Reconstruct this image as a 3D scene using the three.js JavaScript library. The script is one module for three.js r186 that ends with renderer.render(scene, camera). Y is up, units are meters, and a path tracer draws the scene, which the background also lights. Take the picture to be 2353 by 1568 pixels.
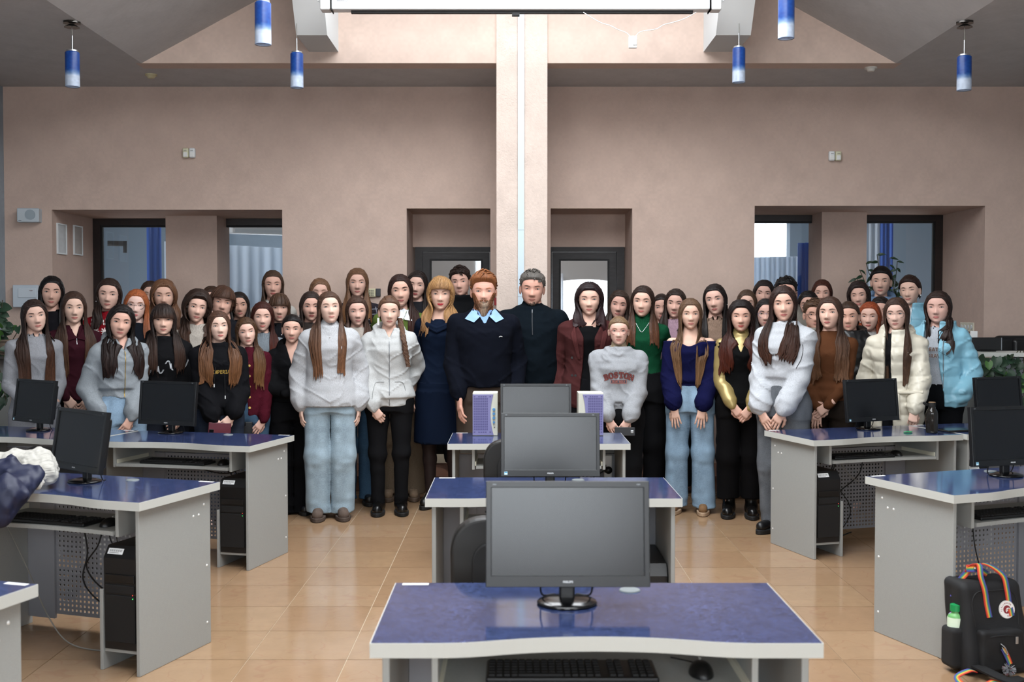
import * as THREE from 'three';
import { RoundedBoxGeometry } from 'three/addons/geometries/RoundedBoxGeometry.js';
import { mergeGeometries } from 'three/addons/utils/BufferGeometryUtils.js';
import { RectAreaLightUniformsLib } from 'three/addons/lights/RectAreaLightUniformsLib.js';

// ───────────────────────── camera, sky, daylight, exposure
const W = 2353, H = 1568, F = 2550, EYE = 1.52, PITCH = -0.0290;
const scene = new THREE.Scene();
scene.background = new THREE.Color(0.86, 0.93, 1.0);
scene.backgroundIntensity = 2.6;
const camera = new THREE.PerspectiveCamera(2 * Math.atan(H / 2 / F) * 180 / Math.PI, W / H, 0.05, 80);
camera.position.set(0, EYE, 0);
camera.rotation.set(PITCH, 0, 0);
camera.focus = 8.2; camera.userData.fStop = 5.0;
scene.add(camera);
const renderer = new THREE.WebGLRenderer({ antialias: true });
renderer.toneMapping = THREE.LinearToneMapping;
renderer.toneMappingExposure = 1.25;
renderer.shadowMap.enabled = true;
RectAreaLightUniformsLib.init();
function areaLight(name, w, h, intensity, color, pos, look) {
  const l = new THREE.RectAreaLight(color, intensity, w, h);
  l.name = name; l.position.set(...pos); l.lookAt(...look); scene.add(l); return l;
}
// overcast daylight: the roof light of the vault and the tall windows of the wall behind the camera
areaLight('roof_daylight', 2.5, 7.0, 5.2, new THREE.Color(0.96, 0.98, 1.0), [0.07, 4.42, -4.55], [0.07, 0, -4.55]);
for (const [x, k] of [[-2.9, 4.0], [0.07, 7.0], [3.04, 4.0]]) areaLight('window_daylight', 1.7, 2.0, k, new THREE.Color(0.88, 0.95, 1.0), [x, 2.0, 2.42], [x, 2.0, -5]);
areaLight('side_room_daylight', 1.8, 1.4, 8, new THREE.Color(0.88, 0.95, 1.0), [-2.9, 2.1, -15.12], [-2.9, 1.9, -12]);
areaLight('side_room_daylight_001', 1.1, 1.1, 7, new THREE.Color(0.88, 0.95, 1.0), [2.9, 2.1, -15.12], [3.0, 1.9, -12]);
areaLight('hall_fill_light', 2.2, 1.4, 4, new THREE.Color(0.95, 0.98, 1.0), [0.2, 3.1, -12.4], [0.2, 1.0, -13.6]);  // added fill below the hall ceiling, brightens the arch wall; no opening there

// ───────────────────────── helpers
const V = (x, y, z) => new THREE.Vector3(x, y, z);
let seed = 12345;
function rnd() { seed = (seed * 1664525 + 1013904223) >>> 0; return seed / 4294967296; }
const rr = (a, b) => a + (b - a) * rnd();
function ray(px, py) { return V((px - W / 2) / F, -(py - H / 2) / F, -1).applyEuler(new THREE.Euler(PITCH, 0, 0)); }
function atZ(px, py, d) { const r = ray(px, py), t = -d / r.z; return V(r.x * t, EYE + r.y * t, -d); }       // pixel at a known depth
function onY(px, py, h) { const r = ray(px, py), t = (h - EYE) / r.y; return V(r.x * t, h, r.z * t); }         // pixel at a known height
const lin = (hex) => { const c = new THREE.Color(hex); return [c.r, c.g, c.b]; };
const used = new Map();
function numbered(n) { const k = used.get(n) || 0; used.set(n, k + 1); return k ? n + '_' + String(k).padStart(3, '0') : n; }
function shade(o) { o.castShadow = true; o.receiveShadow = true; return o; }
function mesh(name, geo, m, parent) { const o = shade(new THREE.Mesh(geo, m)); o.name = name; if (parent) parent.add(o); return o; }
function thing(name, label, category, group, pos = [0, 0, 0], turn = 0) {
  const g = new THREE.Group(); g.name = numbered(name); g.position.set(...pos); g.rotation.y = turn;
  g.userData = { label, category }; if (group) g.userData.group = group; scene.add(g); return g;
}
function solo(name, label, category, group, geo, m, pos = [0, 0, 0], turn = 0) {
  const o = mesh(numbered(name), geo, m, scene); o.position.set(...pos); o.rotation.y = turn;
  o.userData = { label, category }; if (group) o.userData.group = group; return o;
}
function structure(name, geo, m, parent) {
  const o = mesh(parent ? name : numbered(name), geo, m, parent || scene); if (!parent) o.userData = { kind: 'structure' }; return o;
}
function structGroup(name) { const g = new THREE.Group(); g.name = name; g.userData = { kind: 'structure' }; scene.add(g); return g; }
const plain = (g) => { const n = g.index ? g.toNonIndexed() : g; for (const k of Object.keys(n.attributes)) if (!['position', 'normal', 'uv'].includes(k)) n.deleteAttribute(k); return n; };
const merge = (list) => mergeGeometries(list.map(plain));
function box(x0, x1, y0, y1, z0, z1) {
  const g = new THREE.BoxGeometry(x1 - x0, y1 - y0, z1 - z0);
  const p = g.attributes.position, n = g.attributes.normal, uv = g.attributes.uv;
  for (let i = 0; i < p.count; i++) {
    const x = p.getX(i) + (x0 + x1) / 2, y = p.getY(i) + (y0 + y1) / 2, z = p.getZ(i) + (z0 + z1) / 2;
    p.setXYZ(i, x, y, z);
    if (Math.abs(n.getX(i)) > 0.5) uv.setXY(i, z, y); else if (Math.abs(n.getY(i)) > 0.5) uv.setXY(i, x, z); else uv.setXY(i, x, y);
  }
  return g;
}
function rbox(w, h, d, r, x = 0, y = 0, z = 0, seg = 2) { const g = new RoundedBoxGeometry(w, h, d, seg, r); g.translate(x, y, z); return g; }
function cyl(r0, r1, h, x, y, z, n = 20) { const g = new THREE.CylinderGeometry(r0, r1, h, n); g.translate(x, y, z); return g; }
function tube(pts, r, seg = 24, sides = 6) { return new THREE.TubeGeometry(new THREE.CatmullRomCurve3(pts), seg, r, sides); }
function prism(pts, depth) { // pts in (x, y), extruded along z by depth
  const g = new THREE.ExtrudeGeometry(new THREE.Shape(pts.map((p) => new THREE.Vector2(p[0], p[1]))), { depth, bevelEnabled: false, curveSegments: 12 });
  return g;
}

// value noise
const perm = new Uint8Array(512); { let s = 7; for (let i = 0; i < 256; i++) perm[i] = i; for (let i = 255; i > 0; i--) { s = (s * 1664525 + 1013904223) >>> 0; const j = s % (i + 1); const t = perm[i]; perm[i] = perm[j]; perm[j] = t; } for (let i = 0; i < 256; i++) perm[i + 256] = perm[i]; }
function vn(x, y, z) {
  const xi = Math.floor(x), yi = Math.floor(y), zi = Math.floor(z); let u = x - xi, v = y - yi, w = z - zi;
  u = u * u * (3 - 2 * u); v = v * v * (3 - 2 * v); w = w * w * (3 - 2 * w);
  const X = xi & 255, Y = yi & 255, Z = zi & 255, A = perm[X], B = perm[(X + 1) & 255];
  const h = (a, b) => perm[perm[(a + b) & 255] + Z & 255], h1 = (a, b) => perm[perm[(a + b) & 255] + Z + 1 & 255];
  const l = (a, b, t) => a + (b - a) * t;
  const a0 = l(l(h(A, Y), h(B, Y), u), l(h(A, Y + 1), h(B, Y + 1), u), v), a1 = l(l(h1(A, Y), h1(B, Y), u), l(h1(A, Y + 1), h1(B, Y + 1), u), v);
  return l(a0, a1, w) / 127.5 - 1;
}
// tileable noise textures
function texture(size, fn, repeat = 1, srgb = true) {
  const d = new Uint8Array(size * size * 4);
  for (let y = 0; y < size; y++) for (let x = 0; x < size; x++) {
    const c = fn(x / size, y / size); const k = (y * size + x) * 4;
    d[k] = Math.max(0, Math.min(255, c[0] * 255)); d[k + 1] = Math.max(0, Math.min(255, c[1] * 255)); d[k + 2] = Math.max(0, Math.min(255, c[2] * 255)); d[k + 3] = 255;
  }
  const t = new THREE.DataTexture(d, size, size); t.wrapS = t.wrapT = THREE.RepeatWrapping; t.magFilter = THREE.LinearFilter; t.minFilter = THREE.LinearMipmapLinearFilter; t.generateMipmaps = true;
  if (srgb) t.colorSpace = THREE.SRGBColorSpace; t.repeat.set(repeat, repeat); t.needsUpdate = true; return t;
}
function tn(u, v, f, z) { // periodic noise on the unit square
  const a = vn(u * f, v * f, z), b = vn((u - 1) * f, v * f, z), c = vn(u * f, (v - 1) * f, z), d = vn((u - 1) * f, (v - 1) * f, z);
  return (a * (1 - u) + b * u) * (1 - v) + (c * (1 - u) + d * u) * v;
}
const g3 = (v) => [v, v, v];
const T = {
  plaster: texture(256, (u, v) => g3(0.5 + 0.28 * tn(u, v, 40, 1) + 0.22 * tn(u, v, 90, 2)), 2.2, false),
  plasterSoft: texture(256, (u, v) => g3(0.955 + 0.03 * tn(u, v, 12, 5) + 0.02 * tn(u, v, 60, 2)), 0.8),
  heather: texture(256, (u, v) => g3(0.90 + 0.07 * tn(u, v * 0.5, 90, 3) + 0.06 * tn(u, v, 120, 4)), 5),
  knit: texture(256, (u, v) => { const r = Math.abs(Math.sin(u * Math.PI * 24)); return g3(0.80 + 0.12 * r + 0.10 * tn(u, v, 70, 8) + 0.05 * Math.abs(Math.sin(v * Math.PI * 40 + r * 2))); }, 5),
  denim: texture(256, (u, v) => { const a = 0.86 + 0.09 * tn(u, v, 110, 3) + 0.06 * tn(u, v, 7, 6) + 0.04 * Math.sin((u + v) * Math.PI * 120); return [a, a, a + 0.01]; }, 4),
  weave: texture(128, (u, v) => g3(0.5 + 0.25 * Math.sin(u * Math.PI * 32) * Math.sin(v * Math.PI * 32) + 0.2 * tn(u, v, 50, 3)), 14, false),
  laminate: texture(512, (u, v) => { const a = 0.78 + 0.20 * tn(u, v, 46, 3) + 0.16 * tn(u, v, 110, 5) + 0.06 * tn(u, v, 9, 1); return [a, a, a]; }, 3.2),
  board: texture(256, (u, v) => g3(0.965 + 0.035 * tn(u, v, 120, 9)), 3),
  wood: texture(256, (u, v) => g3(0.78 + 0.16 * tn(u * 0.3, v, 40, 2) + 0.1 * tn(u * 0.1, v, 110, 5)), 1.5),
};
T.denimWorn = texture(256, (u, v) => { const a = 0.84 + 0.12 * tn(u, v, 6, 4) + 0.08 * tn(u, v, 110, 3); return [a, a, a]; }, 3);
T.laminateRough = texture(256, (u, v) => g3(0.72 + 0.22 * tn(u, v, 60, 2)), 3.2, false);
function mat(color, rough = 0.6, o = {}) {
  const m = new THREE.MeshPhysicalMaterial({ roughness: rough, ...o }); if (Array.isArray(color)) m.color.setRGB(...color); else m.color.set(color); return m;
}
const M = {
  peach: mat('#d1b8aa', 0.92, { map: T.plasterSoft, bumpMap: T.plaster, bumpScale: 0.0012 }),
  ceiling: mat('#c6c4c3', 0.95, { map: T.plasterSoft }),
  greyWall: mat('#9ba4ac', 0.95, { map: T.plasterSoft }),
  whiteTrim: mat('#d8dcdd', 0.45),
  frameBrown: mat('#2a1712', 0.42, { map: T.wood }),
  doorWood: mat('#2b2728', 0.55, { map: T.wood, bumpMap: T.wood, bumpScale: 0.0006 }),
  glass: mat('#ffffff', 0.02, { transmission: 1, thickness: 0, ior: 1.5 }),
  boardGrey: mat('#a2a4a1', 0.55, { map: T.board }),
  edge: mat('#c3c4be', 0.42),
  laminate: mat('#445280', 0.09, { map: T.laminate, ior: 1.7 }),
  perf: mat('#8d8f95', 0.5),
  black: mat('#0d0d0e', 0.42),
  blackMatte: mat('#111112', 0.7),
  blackGloss: mat('#0a0a0b', 0.16),
  screen: mat('#0b0d11', 0.24, { specularIntensity: 1.0 }),
  white: mat('#e8e8e6', 0.5),
  cream: mat('#dbd7c4', 0.5),
  steel: mat('#b9bcbf', 0.28, { metalness: 0.9 }),
  chairShell: mat('#15120f', 0.5),
  cord: mat('#0b0b0c', 0.55),
  cordGrey: mat('#8f8d86', 0.6),
  green: mat('#1f3b21', 0.5, { transmission: 0.25, thickness: 0 }),
  leafDark: mat('#23402a', 0.5, { transmission: 0.2, thickness: 0 }),
  leafPale: mat('#4c7a35', 0.5, { transmission: 0.25, thickness: 0 }),
  stemGreen: mat('#3f3a24', 0.7),
  terracotta: mat('#7a6a5c', 0.8),
  soil: mat('#2b2119', 0.95),
};
function textTex(w, h, draw) { const c = document.createElement('canvas'); c.width = w; c.height = h; const g = c.getContext('2d'); draw(g, w, h); const t = new THREE.CanvasTexture(c); t.colorSpace = THREE.SRGBColorSpace; return t; }
const printMat = (t, rough = 0.7) => new THREE.MeshPhysicalMaterial({ map: t, roughness: rough, transparent: true, alphaTest: 0.35 });
// ───────────────────────── the room
const XL = -4.56, XR = 4.74, ZB = -10.0, ZF = 2.6, YC = 3.51, ZG = -9.05, AX = 0.06;   // side walls, far wall, wall behind the camera, flat ceiling, gable wall, vault axis
const EL = -3.0, ER = 3.11, RL = -1.46, RR = 1.60, YR = 4.34;                           // eaves and roof light edges
// floor: grout bed and one mesh per tile
const TILE = 0.429, GX = -1.145, GZ = -6.909;
{
  const fl = structGroup('floor');
  structure('grout_bed', box(XL - 0.3, XR + 0.3, -0.25, -0.004, -15.5, ZF + 0.3), mat('#bcab92', 0.9), fl);
  const marble = (k) => texture(256, (u, v) => {
    const a = tn(u, v, 5, k) * 0.5 + tn(u, v, 14, k + 3) * 0.3 + tn(u * 0.6, v, 60, k + 5) * 0.25, vein = Math.max(0, 1 - Math.abs(tn(u, v * 2, 4, k + 9)) * 22) * 0.10;
    const b = 0.94 + a * 0.05 - vein * 0.25; return [b, b * (0.995 - vein * 0.3), b * (0.985 - vein * 0.25)];
  });
  const mats = [0, 1, 2, 3].map((k) => mat(['#a88a6c', '#a6876a', '#ab8d70', '#a48568'][k], 0.12, { map: marble(k * 13 + 1), specularIntensity: 0.9 }));
  const tg = new THREE.BoxGeometry(TILE - 0.004, 0.02, TILE - 0.004), rest = [];
  const inView = (x, z) => { if (z > -2.2 || z < -9.4) return false; const half = (W / 2 / F) * -z + 0.3; return Math.abs(x) < half; };
  const seen = [];
  for (let i = -9; i < 15; i++) for (let k = -8; k < 23; k++) {
    const x = GX + (i + 0.5) * TILE, z = GZ + (k + 0.5) * TILE; if (x < XL - 0.2 || x > XR + 0.2 || z < ZB - 0.2 || z > ZF + 0.2) continue;
    if (inView(x, z)) seen.push([x, z, (i * 7 + k * 5 + (i * k) % 3 + 400) % 4, (i + k + 40) % 2]); else rest.push([x, z]);
  }
  seen.sort((a, b) => Math.abs(a[0]) * 0.5 + Math.max(0, -a[1] - 8.3) * 4 - Math.abs(b[0]) * 0.5 - Math.max(0, -b[1] - 8.3) * 4);
  seen.slice(300).forEach((s) => rest.push(s));
  seen.slice(0, 300).forEach((s, n) => { const o = mesh(numbered('floor_tile'), tg, mats[s[2]], fl); o.position.set(s[0], -0.01, s[1]); o.rotation.y = s[3] * Math.PI; });
  const o = mesh('floor_tiles_beyond', merge(rest.map(([x, z]) => { const g = tg.clone(); g.translate(x, -0.01, z); return g; })), mats[0], fl); o.userData.kind = 'stuff';
}
// far wall with two door recesses and two deep window recesses
const REC = [[-4.135, -2.065, 2.41, 0.85], [-0.947, -0.194, 2.422, 0], [0.347, 1.08, 2.422, 0], [2.18, 4.25, 2.445, 0.85]];
{
  const g = [], ZBB = -11.1; let x = XL - 0.2;
  for (const [a, b, t, s] of REC) { g.push(box(x, a, 0, YC + 0.2, ZBB, ZB), box(a, b, t, YC + 0.2, ZBB, ZB)); if (s) g.push(box(a, b, 0, s, ZBB, ZB)); x = b; }
  g.push(box(x, XR + 0.2, 0, YC + 0.2, ZBB, ZB));
  for (const [a, b] of [REC[1], REC[2]]) g.push(box(a, b, 2.11, 2.43, ZBB, -10.62));         // wall over the doors
  for (const [a, b] of [[-3.31, -2.82], [2.96, 3.39]]) g.push(box(a, b, 0.85, 2.45, ZBB, -10.63)); // piers between the windows
  structure('wall_back', merge(g), M.peach);
}
// brown tiled step along the far wall
{
  const st = structGroup('trim_1'); const brown = mat('#8d6450', 0.4, { map: T.plasterSoft });
  structure('step_core', box(XL, XR, 0, 0.105, ZB, -9.23), mat('#6b5547', 0.8), st);
  for (let i = 0; i < 23; i++) { const a = XL + i * 0.4043; structure(numbered('step_riser_tile'), box(a + 0.002, a + 0.402, 0.002, 0.104, -9.235, -9.22), brown, st); structure(numbered('step_tread_tile'), box(a + 0.002, a + 0.402, 0.105, 0.125, ZB, -9.21), brown, st); }
}
structure('wall_left', box(XL - 0.25, XL, 0, YC + 0.2, ZB, ZF), M.greyWall);
structure('wall_right', box(XR, XR + 0.25, 0, YC + 0.2, ZB, ZF), M.greyWall);
{ // wall behind the camera with three tall windows
  const g = []; let x = XL - 0.25;
  for (const c of [-2.9, 0.07, 3.04]) { g.push(box(x, c - 0.9, 0, 5.6, ZF, ZF + 0.25), box(c - 0.9, c + 0.9, 0, 0.9, ZF, ZF + 0.25), box(c - 0.9, c + 0.9, 3.05, 5.6, ZF, ZF + 0.25)); x = c + 0.9; }
  g.push(box(x, XR + 0.25, 0, 5.6, ZF, ZF + 0.25)); structure('wall_front', merge(g), M.peach);
  for (const c of [-2.9, 0.07, 3.04]) {
    const w = structGroup(numbered('window_9'));
    structure('window_frame', merge([box(c - 0.9, c - 0.84, 0.9, 3.05, ZF + 0.08, ZF + 0.14), box(c + 0.84, c + 0.9, 0.9, 3.05, ZF + 0.08, ZF + 0.14), box(c - 0.84, c + 0.84, 0.9, 0.96, ZF + 0.08, ZF + 0.14), box(c - 0.84, c + 0.84, 2.99, 3.05, ZF + 0.08, ZF + 0.14), box(c - 0.03, c + 0.03, 0.96, 2.99, ZF + 0.08, ZF + 0.14)]), M.whiteTrim, w);
    structure('pane', box(c - 0.84, c - 0.03, 0.96, 2.99, ZF + 0.105, ZF + 0.111), M.glass, w);
    structure('pane', box(c + 0.03, c + 0.84, 0.96, 2.99, ZF + 0.105, ZF + 0.111), M.glass, w);
  }
}
// flat ceiling strips, vault slopes, gable wall, roof light
structure('ceiling', merge([box(XL - 0.25, EL, YC, YC + 0.12, ZB - 0.1, ZF + 0.25), box(ER, XR + 0.25, YC, YC + 0.12, ZB - 0.1, ZF + 0.25), box(EL, ER, YC, YC + 0.12, ZB - 0.1, ZG - 0.2)]), M.ceiling);
{
  const slope = (xa, xb) => { const g = prism([[xa, YC], [xb, YR], [xb, YR + 0.14], [xa, YC + 0.14]], ZF - ZG); g.translate(0, 0, ZG); return g; };
  structure('ceiling_vault', merge([slope(EL, RL), slope(ER, RR)]), M.ceiling);
  const gab = prism([[EL - 0.05, YC], [ER + 0.05, YC], [RR + 0.1, YR + 0.1], [RR + 0.1, 4.9], [RL - 0.1, 4.9], [RL - 0.1, YR + 0.1]], 0.2); gab.translate(0, 0, ZG - 0.2);
  structure('wall_gable', gab, mat('#d6bfb1', 0.92, { map: T.plasterSoft }));
  // curb and glazing of the roof light
  const rl = structGroup('window_8');
  structure('curb', merge([box(RL - 0.12, RL, YR - 0.01, 4.75, ZG, ZF), box(RR, RR + 0.12, YR - 0.01, 4.75, ZG, ZF), box(RL, RR, 4.3, 4.75, -0.9, -0.8)]), M.ceiling, rl);
  structure('roof_over_camera', box(RL, RR, 4.62, 4.75, -0.9, ZF), M.ceiling, rl);
  const bars = []; for (let i = 0; i <= 8; i++) bars.push(box(RL, RR, 4.66, 4.72, ZG + i * 1.02 - 0.03, ZG + i * 1.02 + 0.03)); structure('glazing_bars', merge(bars), M.whiteTrim, rl);
  for (let i = 0; i < 8; i++) structure('pane', box(RL, RR, 4.685, 4.69, ZG + i * 1.02 + 0.03, ZG + (i + 1) * 1.02 - 0.03), M.glass, rl);
}
// column, its cable duct and the two knee brackets of the roof light
structure('wall_column', box(-0.126, 0.286, 0, 4.9, ZG - 0.42, ZG + 0.02), mat('#d9c7bb', 0.9, { map: T.plasterSoft, bumpMap: T.plaster, bumpScale: 0.0028 }));
{
  const d = structGroup('trim_2'); const dm = mat('#c3d3de', 0.4);
  const xs = [0.048, 0.098]; let y = 0.13; for (const t of [1.62, 2.16, 4.2]) { structure(numbered('duct_length'), box(xs[0], xs[1], y, t - 0.002, ZG + 0.02, ZG + 0.045), dm, d); y = t; }
}
for (const [a, b, k] of [[-1.64, -1.405, 3], [1.55, 1.815, 4]]) {
  const pts = [[9.06, 3.60], [8.50, 3.60], [8.29, 3.91], [7.95, 4.40], [7.9, 4.8], [9.06, 4.8]];
  const g = prism(pts.map(([z, y]) => [z, y]), b - a); g.rotateY(Math.PI / 2); g.translate(a, 0, 0); // (x,y,z)->(z,y,-x)
  structure('trim_' + k, g, mat('#cfd0cf', 0.85));
}
// windows of the far wall
function farWindow(k, a, b) {
  const w = structGroup('window_' + k), z0 = -11.02, z1 = -10.97, y0 = 0.85, y1 = k > 2 ? 2.46 : 2.42, f = 0.075;
  structure('window_frame', merge([box(a, a + f, y0, y1, z0, z1), box(b - f, b, y0, y1, z0, z1), box(a + f, b - f, y0, y0 + f, z0, z1), box(a + f, b - f, y1 - f, y1, z0, z1)]), M.frameBrown, w);
  const s = 0.02; structure('sash', merge([box(a + f, a + f + s, y0 + f, y1 - f, z0 + 0.01, z1 - 0.008), box(b - f - s, b - f, y0 + f, y1 - f, z0 + 0.01, z1 - 0.008), box(a + f + s, b - f - s, y0 + f, y0 + f + s, z0 + 0.01, z1 - 0.008), box(a + f + s, b - f - s, y1 - f - s, y1 - f, z0 + 0.01, z1 - 0.008)]), M.blackMatte, w);
  structure('pane', box(a + f + s, b - f - s, y0 + f + s, y1 - f - s, -11.0, -10.994), M.glass, w);
}
farWindow(1, -4.135, -3.1); farWindow(2, -2.95, -2.0); farWindow(3, 2.12, 3.06); farWindow(4, 3.28, 4.25);
// the sides of the openings continue through the wall thickness behind the frames
function door(k, a, b) {
  const d = structGroup('door_' + k), z0 = -10.66, z1 = -10.60;
  const y0 = 0.125, t = 2.11;
  structure('door_frame', merge([box(a - 0.02, a + 0.05, y0, t, z0, z1), box(b - 0.05, b + 0.02, y0, t, z0, z1), box(a + 0.05, b - 0.05, t - 0.045, t, z0, z1)]), M.doorWood, d);
  const l = a + 0.054, r = b - 0.054, tp = t - 0.049, s = 0.066;
  structure('stile', box(l, l + s, y0, tp, z0 + 0.01, z1 - 0.012), M.doorWood, d); structure('stile', box(r - s, r, y0, tp, z0 + 0.01, z1 - 0.012), M.doorWood, d);
  structure('rail', box(l + s, r - s, tp - s, tp, z0 + 0.01, z1 - 0.012), M.doorWood, d); structure('rail', box(l + s, r - s, y0, y0 + 0.9, z0 + 0.01, z1 - 0.012), M.doorWood, d);
  structure('bead', merge([box(l + s, l + s + 0.016, y0 + 0.9, tp - s, z0 + 0.012, z1 - 0.006), box(r - s - 0.016, r - s, y0 + 0.9, tp - s, z0 + 0.012, z1 - 0.006), box(l + s + 0.016, r - s - 0.016, tp - s - 0.016, tp - s, z0 + 0.012, z1 - 0.006)]), M.blackMatte, d);
  structure('pane', box(l + s + 0.016, r - s - 0.016, y0 + 0.9, tp - s - 0.016, -10.634, -10.628), M.glass, d);
}
door(1, -0.905, -0.16); door(2, 0.33, 1.05);

// ───────────────────────── rooms beyond the glass
{
  const rw = mat('#6d7882', 0.95), rw2 = mat('#b9b6b4', 0.95);
  structure('wall_beyond_left', merge([box(-6.2, -1.3, 0, 3.4, -15.4, -15.2), box(-6.2, -6.0, 0, 3.4, -15.2, -11.1), box(-1.45, -1.3, 0, 3.4, -15.2, -11.1)]), rw);
  structure('wall_beyond_right', merge([box(1.55, 1.85, 0, 3.4, -15.2, -11.1), box(3.8, 6.6, 0, 3.4, -15.4, -15.2), box(1.55, 2.6, 0, 3.4, -15.4, -15.2), box(2.6, 3.8, 0, 1.5, -15.4, -15.2), box(2.6, 3.8, 2.72, 3.4, -15.4, -15.2), box(3.24, 3.3, 1.5, 2.72, -15.36, -15.3), box(6.4, 6.6, 0, 3.4, -15.2, -11.1)]), rw);
  structure('ceiling_beyond', merge([box(-6.2, -1.3, 3.2, 3.4, -15.4, -11.1), box(1.55, 6.6, 3.2, 3.4, -15.4, -11.1), box(-1.45, 1.85, 3.2, 3.4, -15.4, -11.1)]), mat('#c9cdd0', 0.9));
  // hall behind the doors: wall with one wide arched window
  const arch = new THREE.Shape(); arch.moveTo(-1.45, 0); arch.lineTo(1.85, 0); arch.lineTo(1.85, 3.3); arch.lineTo(-1.45, 3.3); arch.lineTo(-1.45, 0);
  for (const c of [-0.78, 0.95]) { const h = new THREE.Path(), w = 0.84; h.moveTo(c - w, 0.9); h.lineTo(c - w, 1.6); h.absellipse(c, 1.6, w, 0.3, Math.PI, 0, true); h.lineTo(c + w, 0.9); h.lineTo(c - w, 0.9); arch.holes.push(h); }
  const g = new THREE.ExtrudeGeometry(arch, { depth: 0.2, bevelEnabled: false, curveSegments: 24 }); g.translate(0, 0, -14.4);
  structure('wall_beyond_hall', g, rw2);
}
function pleated(x0, z0, x1, z1, y0, y1, n, amp, top = (t) => y1) { // a hanging cloth along a line, with pleats and thickness
  const cols = n * 8, rows = 6, p = [], idx = [], L = Math.hypot(x1 - x0, z1 - z0), nx = -(z1 - z0) / L, nz = (x1 - x0) / L, uv = [];
  for (let s = 0; s < 2; s++) for (let j = 0; j <= rows; j++) for (let i = 0; i <= cols; i++) {
    const t = i / cols, a = Math.sin(t * n * Math.PI * 2) * amp + Math.sin(t * n * 2.7 + 1) * amp * 0.5 + (s ? -0.006 : 0.006), y = y0 + (top(t) - y0) * j / rows;
    p.push(x0 + (x1 - x0) * t + nx * a, y, z0 + (z1 - z0) * t + nz * a); uv.push(t * L, y);
  }
  const N = (cols + 1) * (rows + 1);
  for (let s = 0; s < 2; s++) for (let j = 0; j < rows; j++) for (let i = 0; i < cols; i++) { const a = s * N + j * (cols + 1) + i, b = a + 1, c = a + cols + 1, d = c + 1; if (s) idx.push(a, c, b, b, c, d); else idx.push(a, b, c, b, d, c); }
  const g = new THREE.BufferGeometry(); g.setAttribute('position', new THREE.Float32BufferAttribute(p, 3)); g.setAttribute('uv', new THREE.Float32BufferAttribute(uv, 2)); g.setIndex(idx); g.computeVertexNormals(); return g;
}
const sheer = mat('#f4f7fb', 0.9, { transmission: 0.6, thickness: 0 }), curtainWhite = mat('#d5dde6', 0.9, { transmission: 0.3, thickness: 0 }), curtainBlue = mat('#3a62b4', 0.85, { transmission: 0.2, thickness: 0 });
for (const [c, n] of [[-0.78, 'one'], [0.95, 'two']]) {
  for (const s of [-1, 1]) solo('sheer_curtain', 'white sheer curtain ' + ((n === 'one') === (s > 0) ? 'on the column side' : 'away from the column') + ' of the arched window behind ' + (n === 'one' ? 'the young man' : 'the maroon blazer'), 'curtain', 'sheer curtains in the arched windows', pleated(c + s * 0.84, -14.12, c + s * 0.3, -14.12, 0.5, 1.95, 7, 0.03, (t) => 1.97), sheer);
}
solo('curtain', 'tall pale curtain seen through the window beside the air conditioner', 'curtain', null, pleated(-4.13, -13.2, -2.0, -14.6, 0.1, 2.3, 18, 0.02, (t) => 2.32 - 0.06 * t), curtainWhite);
solo('curtain', 'blue curtain strip hanging beside the pale one in the room beyond', 'curtain', null, pleated(-4.27, -13.0, -4.15, -13.15, 0.1, 2.5, 2, 0.012), curtainBlue);
solo('curtain', 'white and blue pleated curtain under the bright window of the far room', 'curtain', null, pleated(2.3, -14.95, 3.74, -14.45, 0.1, 2.2, 24, 0.02), curtainWhite);
solo('curtain', 'solid blue curtain next to the brown window frame and pier', 'curtain', null, pleated(3.66, -14.2, 3.9, -13.9, 0.1, 2.36, 4, 0.025), curtainBlue);
solo('curtain', 'grey-white pleated curtain edge behind the ficus plant', 'curtain', null, pleated(4.12, -13.1, 4.3, -13.0, 0.1, 2.55, 3, 0.015), curtainWhite);
solo('curtain', 'dark blue curtain behind the ficus plant in the dim window', 'curtain', null, pleated(4.3, -13.0, 4.43, -12.93, 0.1, 2.57, 3, 0.015), curtainBlue);
{ // air conditioner on the far side of the left window
  const a = thing('air_conditioner', 'white split air conditioner under the ceiling of the room beyond', 'air conditioner', null, [-3.02, 2.52, -13.3], 0.5);
  mesh('housing', rbox(0.72, 0.22, 0.2, 0.03), M.white, a); mesh('outlet_flap', box(-0.32, 0.32, -0.1, -0.06, 0.095, 0.11), M.whiteTrim, a); mesh('grille', merge([0, 1, 2, 3].map((i) => box(-0.33, 0.33, -0.02 + i * 0.03, -0.012 + i * 0.03, 0.098, 0.106))), M.whiteTrim, a);
  const c = thing('wall_camera', 'small grey camera on a bracket in the room beyond', 'camera', null, [-4.28, 2.22, -12.3], 0.3);
  mesh('bracket', box(-0.02, 0.02, -0.08, 0.05, -0.03, 0.03), M.blackMatte, c); const b = cyl(0.03, 0.03, 0.16, 0, 0, 0, 14); b.rotateZ(Math.PI / 2); b.translate(-0.1, 0.02, 0.03); mesh('camera_body', b, M.blackMatte, c);
}

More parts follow.
